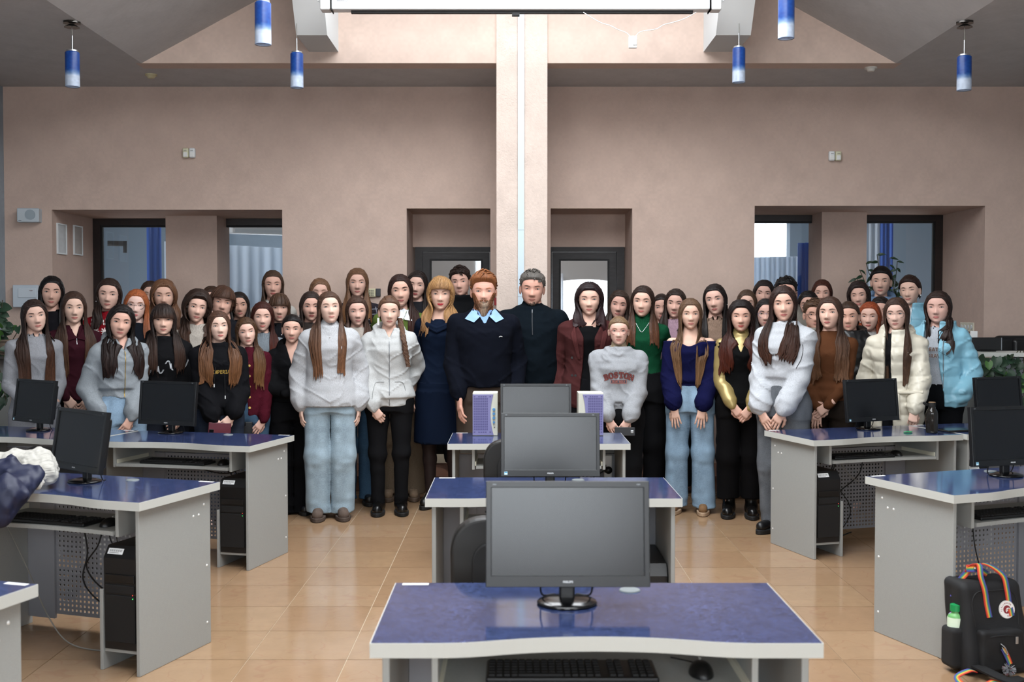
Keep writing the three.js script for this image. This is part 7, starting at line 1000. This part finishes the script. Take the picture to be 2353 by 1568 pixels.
{ // bottle, tablet, green clip on the bottle desk
  const p = onY(2141, 996, DT), b = thing('water_bottle', 'dark tinted glass water bottle with a black cap and strap', 'bottle', null, [p.x, DT, p.z]);
  const pr = [[0, 0.001], [0.034, 0.001], [0.037, 0.008], [0.037, 0.125], [0.03, 0.148], [0.021, 0.157], [0.021, 0.17], [0.0185, 0.17], [0.0185, 0.157], [0.027, 0.146], [0.0335, 0.123], [0.0335, 0.012], [0, 0.011]].map((q) => new THREE.Vector2(...q));
  mesh('glass_body', new THREE.LatheGeometry(pr, 36), mat('#4a443e', 0.06, { transmission: 0.8, thickness: 0 }), b);
  mesh('water', cyl(0.0325, 0.0325, 0.07, 0, 0.048, 0, 28), mat('#3a332c', 0.05, { transmission: 0.7, thickness: 0 }), b);
  const c = mesh('cap', cyl(0.023, 0.023, 0.026, 0, 0.182, 0, 24), M.blackMatte, b); mesh('lid_disc', cyl(0.021, 0.021, 0.004, 0, 0.197, 0, 24), mat('#8a6f52', 0.6), c); mesh('strap', tube([V(-0.022, 0.175, 0), V(-0.04, 0.19, 0.004), V(-0.055, 0.196, 0), V(-0.045, 0.184, 0), V(-0.022, 0.178, 0)], 0.006, 20, 6), M.blackMatte, c);
  const q = onY(2194, 991, DT), t = thing('tablet', 'black glossy tablet lying on the bottle desk', 'tablet', null, [q.x, DT, q.z], aRM); mesh('case', rbox(0.2, 0.011, 0.13, 0.005, 0, 0.0055, 0), M.blackMatte, t); mesh('glass_front', rbox(0.188, 0.002, 0.118, 0.0008, 0, 0.0115, 0, 1), M.blackGloss, t);
  const g = onY(2086, 995, DT), k = thing('green_clip', 'small bright green clip lying on the bottle desk', 'clip', null, [g.x, DT, g.z], 0.2); mesh('loop', tube([V(-0.028, 0.004, 0), V(-0.01, 0.008, 0.01), V(0.02, 0.006, 0.008), V(0.03, 0.004, 0), V(0.01, 0.004, -0.008), V(-0.028, 0.004, 0)], 0.0032, 30, 6), mat('#1f9a5c', 0.4), k); mesh('tongue', rbox(0.03, 0.004, 0.006, 0.0015, 0.006, 0.006, 0.012), mat('#1f9a5c', 0.4), k);
}
{ // coat and fleece heaped on the coat desk
  const lump = (list, amp, fr, cell, rk = 0.05) => { const bs = list.map(([a, ra, b, rb]) => bone(atZ(...a), ra, atZ(...b), rb)); let lo = [9, 9, 9], hi = [-9, -9, -9]; for (const b of bs) for (const k of [0, 4]) for (let i = 0; i < 3; i++) { lo[i] = Math.min(lo[i], b[k + i] - b[k + 3] - 0.05); hi[i] = Math.max(hi[i], b[k + i] + b[k + 3] + 0.05); } const n = nets((x, y, z) => { let d = 9; for (const b of bs) d = smin(d, cap(x, y, z, b), rk); return d + amp * vn(x * fr, y * fr * 0.7, z * fr) + amp * 0.5 * vn(x * fr * 2.6, y * fr * 1.8, z * fr * 2.6); }, lo, hi, cell); const q = new Part().raw(n.pos, n.nor, n.idx, [1, 1, 1]).build(); q.deleteAttribute('color'); return q; };
  const w = thing('fleece_jacket', 'white fleece heaped behind the navy coat on the desk', 'jacket', null); mesh('fleece', lump([[[-90, 1085, 4.8], 0.07, [20, 1072, 4.85], 0.06], [[20, 1072, 4.85], 0.055, [92, 1058, 4.88], 0.05], [[70, 1075, 4.85], 0.06, [105, 1090, 4.84], 0.045], [[60, 1090, 4.75], 0.045, [84, 1112, 4.7], 0.022], [[105, 1088, 4.85], 0.03, [128, 1084, 4.95], 0.014]], 0.012, 22, 0.008, 0.045), mat('#bdbab2', 0.98, { bumpMap: T.plaster, bumpScale: 0.006, sheen: 0.4 }), w);
  const n = thing('navy_coat', 'navy quilted coat hanging over the front edge of the desk', 'coat', null); mesh('shell', lump([[[-80, 1120, 4.62], 0.08, [30, 1095, 4.66], 0.05], [[28, 1065, 4.68], 0.035, [40, 1105, 4.64], 0.06], [[40, 1100, 4.64], 0.06, [84, 1088, 4.66], 0.028], [[60, 1105, 4.62], 0.045, [30, 1140, 4.5], 0.055], [[20, 1130, 4.47], 0.06, [5, 1185, 4.44], 0.045], [[-60, 1150, 4.47], 0.08, [-50, 1230, 4.45], 0.06]], 0.02, 13, 0.009, 0.03), mat('#161c38', 0.55, { bumpMap: T.weave, bumpScale: 0.0006 }), n);
  mesh('cuff', lump([[[96, 1090, 4.66], 0.012, [88, 1104, 4.66], 0.014]], 0.003, 20, 0.006), fabric('#1a2142', 'knit'), n);
}
// ───────────────────────── backpack with rainbow straps
const rainbow = (() => { const c = ['#c2342b', '#d9692e', '#d8b24a', '#3d8a52', '#2d5e94', '#4b3a80'].map((h) => new THREE.Color(h)); const d = new Uint8Array(6 * 4 * 4); const t = new THREE.DataTexture(d, 4, 6); for (let y = 0; y < 6; y++) for (let x = 0; x < 4; x++) { const q = c[y].clone().convertLinearToSRGB(), k = (y * 4 + x) * 4; d[k] = q.r * 255; d[k + 1] = q.g * 255; d[k + 2] = q.b * 255; d[k + 3] = 255; } t.colorSpace = THREE.SRGBColorSpace; t.magFilter = THREE.LinearFilter; t.needsUpdate = true; return mat('#ffffff', 0.8, { map: t }); })();
function webbing(pts, nrm, w, th = 0.0018) { // flat band through points; nrm: face direction at each point
  const cv = new THREE.CatmullRomCurve3(pts), n = pts.length * 6, p = [], uv = [], idx = []; const nv = new THREE.CatmullRomCurve3(nrm);
  for (let k = 0; k <= n; k++) { const t = k / n, c = cv.getPoint(t), d = cv.getTangent(t), a = nv.getPoint(t); a.addScaledVector(d, -a.dot(d)).normalize(); const s = V(0, 0, 0).crossVectors(d, a).normalize(); for (const [u, v] of [[-1, 1], [1, 1], [1, -1], [-1, -1]]) { p.push(c.x + s.x * u * w / 2 + a.x * v * th, c.y + s.y * u * w / 2 + a.y * v * th, c.z + s.z * u * w / 2 + a.z * v * th); uv.push(t, (u + 1) / 2); } if (k) for (let i = 0; i < 4; i++) { const a0 = (k - 1) * 4 + i, b0 = (k - 1) * 4 + (i + 1) % 4; idx.push(a0, a0 + 4, b0, b0, a0 + 4, b0 + 4); } }
  const g = new THREE.BufferGeometry(); g.setAttribute('position', new THREE.Float32BufferAttribute(p, 3)); g.setAttribute('uv', new THREE.Float32BufferAttribute(uv, 2)); g.setIndex(idx); const q = g.toNonIndexed(); q.computeVertexNormals(); return q;
}
{
  const p = onY(2275, 1548, 0), g = thing('backpack', 'black backpack with rainbow straps and a round badge leaning at the desk', 'backpack', null, [p.x + 0.015, 0, p.z - 0.06], 0.22); const tilt = new THREE.Group();
  const bag = (x, y, z) => { const lean = (y - 0.02) * -0.16; let d = 9; const qx = Math.abs(x) - (0.118 - 0.012 * y / 0.38), qy = Math.abs(y - 0.19) - 0.155, qz = Math.abs(z - lean) - 0.052; d = Math.hypot(Math.max(qx, 0), Math.max(qy, 0), Math.max(qz, 0)) + Math.min(0, Math.max(qx, qy, qz)) - 0.03; d += 0.006 * vn(x * 12, y * 12, z * 12) - 0.012 * gau(y - 0.1, 0.09) * (z > lean ? 1 : 0); return d; };
  const bn = nets(bag, [-0.17, -0.01, -0.19], [0.17, 0.4, 0.13], 0.008), bg = new Part().raw(bn.pos, bn.nor, bn.idx, [1, 1, 1]).build(); bg.deleteAttribute('color'); const cloth = mat('#0d0d0f', 0.75, { bumpMap: T.weave, bumpScale: 0.0005 }); mesh('main_bag', bg, cloth, g);
  const fz = (x, y) => { let z = 0.2; for (let i = 0; i < 60; i++) { const d = bag(x, y, z); if (d < 0.0005) break; z -= Math.max(0.0006, d * 0.8); } return z; };
  const pn = nets((x, y, z) => { const b = fz(0, 0.11); const qx = Math.abs(x) - 0.085, qy = Math.abs(y - 0.105) - 0.07, qz = Math.abs(z - b) - 0.012; return Math.hypot(Math.max(qx, 0), Math.max(qy, 0), Math.max(qz, 0)) + Math.min(0, Math.max(qx, qy, qz)) - 0.016 + 0.003 * vn(x * 22, y * 22, z * 22); }, [-0.12, 0.0, 0.0], [0.12, 0.21, 0.16], 0.009), pg = new Part().raw(pn.pos, pn.nor, pn.idx, [1, 1, 1]).build(); pg.deleteAttribute('color'); const fp = mesh('front_pocket', pg, cloth, g);
  const zz = fz(0, 0.11) + 0.03; mesh('zip', tube([V(-0.085, 0.165, zz - 0.006), V(0, 0.172, zz), V(0.085, 0.165, zz - 0.006)], 0.003, 20, 6), M.blackMatte, fp); mesh('zip_pull', rbox(0.012, 0.03, 0.003, 0.001, 0.055, 0.15, zz + 0.006), M.steel, fp);
  mesh('top_flap_seam', tube([V(-0.1, 0.2, fz(-0.1, 0.2)), V(-0.105, 0.3, fz(-0.105, 0.3)), V(-0.08, 0.335, fz(-0.08, 0.335)), V(0, 0.34, fz(0, 0.34)), V(0.08, 0.335, fz(0.08, 0.335)), V(0.105, 0.3, fz(0.105, 0.3)), V(0.1, 0.2, fz(0.1, 0.2))], 0.0028, 50, 6), M.blackMatte, g);
  mesh('side_pocket', rbox(0.088, 0.17, 0.095, 0.02, -0.15, 0.105, -0.005), cloth, g);
  // rainbow handles
  for (const [x, tx] of [[-0.045, -0.03], [0.06, 0.0]]) { const f0 = fz(x, 0.255), f1 = fz(x, 0.33); mesh('rainbow_handle', webbing([V(x + 0.012, 0.235, fz(x, 0.235) + 0.003), V(x + 0.006, 0.29, fz(x, 0.29) + 0.003), V(x, 0.345, f1 + 0.004), V(x - 0.01, 0.40, f1 - 0.01), V(tx - 0.015, 0.445, f1 - 0.04), V(tx - 0.03, 0.43, f1 - 0.07), V(x - 0.02, 0.385, f1 - 0.1)], [V(0, 0, 1), V(0, 0, 1), V(0, 0.1, 1), V(0, 0.5, 0.9), V(0, 1, 0.1), V(0, 0.4, -1), V(0, 0, -1)], 0.024), rainbow, g); }
  mesh('handle_wrap', webbing([V(-0.075, 0.42, -0.045), V(-0.055, 0.425, -0.02), V(-0.03, 0.425, -0.02), V(-0.015, 0.42, -0.045)], [V(-0.3, 0.2, 1), V(-0.1, 0.2, 1), V(0.1, 0.2, 1), V(0.3, 0.2, 1)], 0.03), rainbow, g); mesh('snap_button', new THREE.SphereGeometry(0.006, 12, 8).translate(-0.055, 0.425, -0.014), M.steel, g);
  mesh('rainbow_side_strap', webbing([V(-0.06, 0.41, -0.05), V(-0.1, 0.36, -0.06), V(-0.135, 0.3, -0.05)], [V(-0.5, 0.2, 1), V(-0.7, 0.3, 0.8), V(-1, 0.1, 0.4)], 0.024), rainbow, g);
  // round badge
  const badge = textTex(256, 256, (c) => { c.fillStyle = '#e9e6e2'; c.beginPath(); c.arc(128, 128, 126, 0, 7); c.fill(); c.fillStyle = '#7d2026'; c.beginPath(); c.arc(128, 128, 62, 0, 7); c.fill(); c.strokeStyle = '#e9e6e2'; c.lineWidth = 12; c.beginPath(); c.arc(146, 142, 34, 2.4, 5.6); c.stroke(); c.beginPath(); c.arc(118, 128, 22, 5.2, 8.2); c.stroke(); c.fillStyle = '#7d2026'; c.font = 'bold 34px sans-serif'; c.textAlign = 'center'; const ring = (t, a0, a1) => { for (let i = 0; i < t.length; i++) { const a = a0 + (a1 - a0) * i / (t.length - 1); c.save(); c.translate(128 + Math.sin(a) * 82, 128 - Math.cos(a) * 82); c.rotate(a); c.fillText(t[i], 0, 0); c.restore(); } }; ring('FJÄLLRÄVEN', -1.75, 0.75); ring('KÅNKEN', 1.35, 3.05); });
  const bd = cyl(0.037, 0.037, 0.003, 0, 0, 0, 32); bd.rotateX(Math.PI / 2); const bz = fz(0.05, 0.262), bm = mesh('badge', bd, mat('#d8d5d0', 0.7), g); bm.position.set(0.052, 0.262, bz + 0.003); bm.rotation.x = -0.14; const bf = mesh('badge_print', new THREE.CircleGeometry(0.036, 32), new THREE.MeshPhysicalMaterial({ map: badge, roughness: 0.7 }), bm); bf.position.z = 0.0018;
  // strap lying on the floor and hanging tassel
  mesh('rainbow_floor_loop', webbing([V(-0.13, 0.03, 0.1), V(-0.19, 0.05, 0.14), V(-0.25, 0.03, 0.15), V(-0.24, 0.008, 0.2), V(-0.16, 0.006, 0.2), V(-0.09, 0.008, 0.17), V(-0.06, 0.004, 0.21), V(-0.01, 0.004, 0.24)], [V(0, 1, 0.3), V(0, 1, 0.3), V(-0.6, 0.6, 0.3), V(-0.2, 0.8, 0.6), V(0, 0.9, 0.5), V(0, 1, 0.3), V(0, 1, 0.1), V(0, 1, 0)], 0.022), rainbow, g);
  mesh('black_shoulder_strap', webbing([V(-0.12, 0.05, 0.05), V(-0.1, 0.04, 0.13), V(-0.04, 0.016, 0.19), V(0.04, 0.012, 0.17)], [V(0, 1, 0.3), V(0, 1, 0.4), V(0, 1, 0.2), V(0, 1, 0)], 0.045, 0.004), cloth, g);
  mesh('rainbow_tag', webbing([V(-0.01, 0.12, zz + 0.006), V(0.005, 0.09, zz + 0.01), V(0.02, 0.055, zz + 0.012)], [V(0, 0, 1), V(0, 0, 1), V(0, 0, 1)], 0.022), rainbow, g); mesh('snap_hook', tube([V(-0.02, 0.14, zz + 0.004), V(-0.005, 0.125, zz + 0.012), V(0.006, 0.095, zz + 0.014), V(-0.004, 0.1, zz + 0.016), V(-0.018, 0.128, zz + 0.01)], 0.0025, 24, 6), M.steel, g);
  const pom = new Part(); seed = 99; for (let i = 0; i < 120; i++) { const d = V(rr(-1, 1), rr(-1, 0.6), rr(-1, 1)).normalize(), c = V(0.012, 0.035, zz + 0.016); pom.tube([c, c.clone().addScaledVector(d, 0.028)], [0.003, 0.001], 4, i % 4 ? [0.55, 0.55, 0.58] : i % 8 ? [0.05, 0.05, 0.06] : [0.4, 0.08, 0.1]); } mesh('pompom', pom.build(), hairMat, g);
  const q = V(-0.155, 0, 0.0); g.updateMatrixWorld(); g.localToWorld(q); const b = thing('drink_bottle', 'small plastic drink bottle with a green cap in the backpack side pocket', 'bottle', null, [q.x + 0.004, 0.075, q.z - 0.01], 0.2); const lab = textTex(64, 32, (c, w, h) => { c.fillStyle = '#6fae6a'; c.fillRect(0, 0, w, h); c.fillStyle = '#a48fc4'; c.fillRect(10, 2, 36, 9); c.fillStyle = '#d9ead2'; c.fillRect(0, 15, 64, 3); });
  mesh('bottle_body', new THREE.LatheGeometry([[0, 0], [0.031, 0], [0.033, 0.01], [0.033, 0.15], [0.026, 0.165], [0.017, 0.172], [0.017, 0.182]].map((k) => new THREE.Vector2(...k)), 28), new THREE.MeshPhysicalMaterial({ map: lab, roughness: 0.35 }), b); mesh('cap', cyl(0.022, 0.023, 0.026, 0, 0.192, 0, 24), mat('#0f8a4a', 0.4), b); 
}
// ───────────────────────── plants
function leafGeo(len, wid, heart, bend) { const p = [], idx = [], uv = [], n = 6, m = 4; for (let s = 0; s < 2; s++) for (let j = 0; j <= n; j++) for (let i = 0; i <= m; i++) { const t = j / n, u = i / m * 2 - 1, w = wid * (heart ? Math.pow(Math.sin(Math.PI * Math.min(1, 0.14 + t * 0.86)), 0.7) * (1 - 0.25 * t) : Math.sin(Math.PI * Math.pow(t, 0.85)) * 0.98 + 0.02); const back = heart ? -0.22 * len * Math.abs(u) * (1 - t) * (t < 0.3 ? 1 : 0.4) : 0; p.push(u * w, t * len + back, -bend * t * t * len + Math.abs(u) * w * 0.28 - s * 0.0012); uv.push(u * w, t * len); } const N = (n + 1) * (m + 1); for (let s = 0; s < 2; s++) for (let j = 0; j < n; j++) for (let i = 0; i < m; i++) { const a = s * N + j * (m + 1) + i, b = a + 1, c = a + m + 1, d = c + 1; if (s) idx.push(a, c, b, b, c, d); else idx.push(a, b, c, b, d, c); } const g = new THREE.BufferGeometry(); g.setAttribute('position', new THREE.Float32BufferAttribute(p, 3)); g.setAttribute('uv', new THREE.Float32BufferAttribute(uv, 2)); g.setIndex(idx); g.computeVertexNormals(); return g; }
const heartLeaf = [leafGeo(0.062, 0.032, true, 0.35), leafGeo(0.075, 0.04, true, 0.25), leafGeo(0.05, 0.027, true, 0.5)], longLeaf = [leafGeo(0.075, 0.014, false, 0.45), leafGeo(0.062, 0.0125, false, 0.7)];
function plant(name, label, leaves, mats, geos, stems, pot) {
  const g = thing(name, label, 'plant', null); for (const s of stems) mesh('stem', tube(s, 0.0035, 18, 5), M.stemGreen, g);
  for (const [p, d] of leaves) { const o = mesh('leaf', geos[Math.floor(rnd() * geos.length)], mats[Math.floor(rnd() * mats.length)], g); o.position.copy(p); const y = d.clone().normalize(), z = V(rr(-0.5, 0.5), 0.3, 1).addScaledVector(y, -V(0, 0.3, 1).dot(y)).normalize(), x = V(0, 0, 0).crossVectors(y, z).normalize(); z.crossVectors(x, y); o.quaternion.setFromRotationMatrix(new THREE.Matrix4().makeBasis(x, y, z)); o.scale.setScalar(rr(0.8, 1.15)); }
  if (pot) { const [x, y, z, r, h] = pot; const pr = [[0, 0], [r * 0.75, 0], [r, h], [r * 1.06, h], [r * 1.06, h - 0.02], [r * 0.9, h - 0.01], [r * 0.85, h - 0.03], [0, h - 0.03]].map((k) => new THREE.Vector2(...k)); const pm = mesh('pot', new THREE.LatheGeometry(pr, 28).translate(x, y, z), M.terracotta, g); mesh('soil', cyl(r * 0.86, r * 0.86, 0.01, x, y + h - 0.028, z, 24), M.soil, pm); }
  return g;
}
seed = 4242;
{ // ficus on the sill of the recess
  const base = V(3.55, 0.98, -10.42), st = [], lv = []; const tips = [[1968, 640], [1955, 655], [1990, 605], [2015, 585], [2045, 592], [2062, 600], [2035, 612], [2066, 660], [2075, 690], [1975, 620], [2000, 640], [2055, 640]].map(([x, y]) => atZ(x, y, 10.38));
  for (const t of tips) { const m = base.clone().lerp(t, 0.6); m.y += 0.1; const c = [base, base.clone().lerp(m, 0.5).add(V(0, 0.12, 0)), m, t]; st.push(c); const cv = new THREE.CatmullRomCurve3(c); for (let k = 0; k < 8; k++) { const u = 0.52 + k * 0.068, p = cv.getPoint(Math.min(1, u)); lv.push([p, V(rr(-1, 1), rr(-0.9, 0.35), rr(-0.2, 0.9))]); } }
  plant('ficus_plant', 'slender-leaved ficus standing in the recess behind the blue hoodie', lv, [M.leafDark, M.green, M.leafDark], longLeaf, st, [3.55, 0.85, -10.42, 0.12, 0.16]);
}
function counter(label, x0, x1, z0, z1, y, blue) {
  const g = thing('counter', label, 'counter', 'perforated counters at the sides', [0, 0, 0]); mesh('counter_top', box(x0, x1, y - 0.03, y, z1, z0), M.edge, g); if (blue) mesh('blue_surface', box(x0 + 0.01, x1 - 0.01, y, y + 0.002, z1 + 0.01, z0 - 0.01), M.laminate, g);
  for (const x of [x0 + 0.02, x1 - 0.04]) mesh('side_panel', box(x, x + 0.02, 0, y - 0.03, z1 + 0.02, z0 - 0.03), M.boardGrey, g);
  mesh('perforated_front', perforated(x0 + 0.045, x1 - 0.045, 0.3, y - 0.04, 0.031, 0.011, z0 - 0.05, 0.003), M.perf, g); mesh('mid_rail', box(x0 + 0.045, x1 - 0.045, y - 0.42, y - 0.39, z0 - 0.045, z0 - 0.03), M.boardGrey, g);
}
counter('grey perforated counter carrying the potted plant beside the grey top woman', -4.54, -3.98, -8.42, -8.85, 1.16, true);
counter('grey perforated counter with climbing vine leaves beside the sky-blue puffer', 3.52, 4.72, -8.42, -8.85, 1.185, false);
{ // vine over the right counter
  const lv = [], st = []; const pts = []; for (let i = 0; i < 64; i++) { let px, py; if (i < 34) { px = rr(2262, 2350); py = rr(818, 872) + (px > 2320 ? rr(0, 20) : 0); } else { px = rr(2318, 2356); py = rr(860, 985); } pts.push(atZ(px, py, 8.36 + rr(-0.03, 0.03))); } for (const p of pts) lv.push([p, V(rr(-0.7, 0.7), rr(-1, 0.1), rr(0.2, 0.7))]);
  st.push([atZ(2340, 806, 8.5), atZ(2320, 830, 8.38), atZ(2290, 845, 8.38), atZ(2268, 850, 8.39)], [atZ(2345, 806, 8.5), atZ(2338, 850, 8.38), atZ(2335, 900, 8.38), atZ(2340, 980, 8.38)], [atZ(2352, 806, 8.5), atZ(2352, 870, 8.38), atZ(2350, 960, 8.38)]);
  plant('climbing_vine', 'broad-leaved vine trailing down the perforated counter', lv, [M.leafDark, M.green, M.green, M.leafPale], heartLeaf, st, [4.25, 1.185, -8.65, 0.09, 0.13]);
  const lv2 = [], st2 = []; const b2 = atZ(12, 812, 8.6); for (let i = 0; i < 26; i++) { const p = atZ(rr(-30, 42), rr(745, 815), 8.55 + rr(-0.1, 0.06)); lv2.push([p, V(rr(-0.8, 0.8), rr(-0.6, 0.6), rr(0.2, 0.7))]); } for (let i = 0; i < 12; i++) { const p = atZ(rr(-4, 14), 700 + i * 7, 8.58); lv2.push([p, V(i % 2 ? 1 : -1, rr(-0.5, 0.3), 0.3)]); } for (let i = 0; i < 14; i++) lv2.push([atZ(rr(-10, 30), rr(850, 935), 8.38), V(rr(-0.6, 0.6), -1, 0.4)]);
  st2.push([b2, atZ(8, 760, 8.58), atZ(4, 715, 8.58), atZ(6, 690, 8.58)], [b2, atZ(30, 780, 8.55), atZ(42, 760, 8.52)], [b2, atZ(-10, 815, 8.4), atZ(5, 870, 8.38), atZ(15, 930, 8.38)]);
  plant('potted_plant', 'leafy potted plant on the counter beside the woman in light grey', lv2, [M.leafDark, M.green, M.leafDark, M.leafPale], heartLeaf, st2, [b2.x, 1.162, -8.64, 0.09, 0.12]);
}
{ // chair, monitor back and paper behind the right counter
  const c = thing('leather_armchair', 'black padded armchair top showing above the vine counter', 'chair', null, [4.12, 0, -9.15], 0); mesh('backrest', rbox(0.3, 0.62, 0.12, 0.055, 0, 0.99, 0, 4), mat('#0f0e0f', 0.4), c); mesh('headrest_pad', rbox(0.17, 0.12, 0.06, 0.03, 0.06, 1.215, 0.07, 3), mat('#0f0e0f', 0.4), c); mesh('seat', rbox(0.5, 0.12, 0.48, 0.05, 0, 0.48, 0.2, 3), M.chairShell, c); mesh('post', cyl(0.03, 0.03, 0.42, 0, 0.21, 0.2, 14), M.black, c); for (let i = 0; i < 5; i++) { const l = rbox(0.05, 0.03, 0.3, 0.012, 0, 0.02, 0.15); l.rotateY(i * 1.2566); l.translate(0, 0, 0.2); mesh('base_leg', l, M.black, c); }
  const m = atZ(2262, 796, 8.75), s = thing('counter_monitor', 'black monitor back standing on the vine counter beside the armchair', 'monitor', null, [m.x, 1.185, -8.72]); mesh('rear_shell', rbox(0.24, 0.1, 0.03, 0.006, 0, 0.06, 0), M.black, s); mesh('foot', rbox(0.12, 0.01, 0.1, 0.004, 0, 0.005, 0), M.black, s); mesh('edge_strip', box(0.112, 0.117, 0.012, 0.108, 0.012, 0.018), M.steel, s);
  const p = atZ(2234, 785, 8.78); solo('paper_sheet', 'white sheet of paper standing behind the sky-blue jacket shoulder', 'paper', null, rbox(0.06, 0.16, 0.004, 0.001, 0, 0.08, 0, 1), M.white, [p.x, 1.185, -8.75], 0.1);
}
renderer.render(scene, camera);
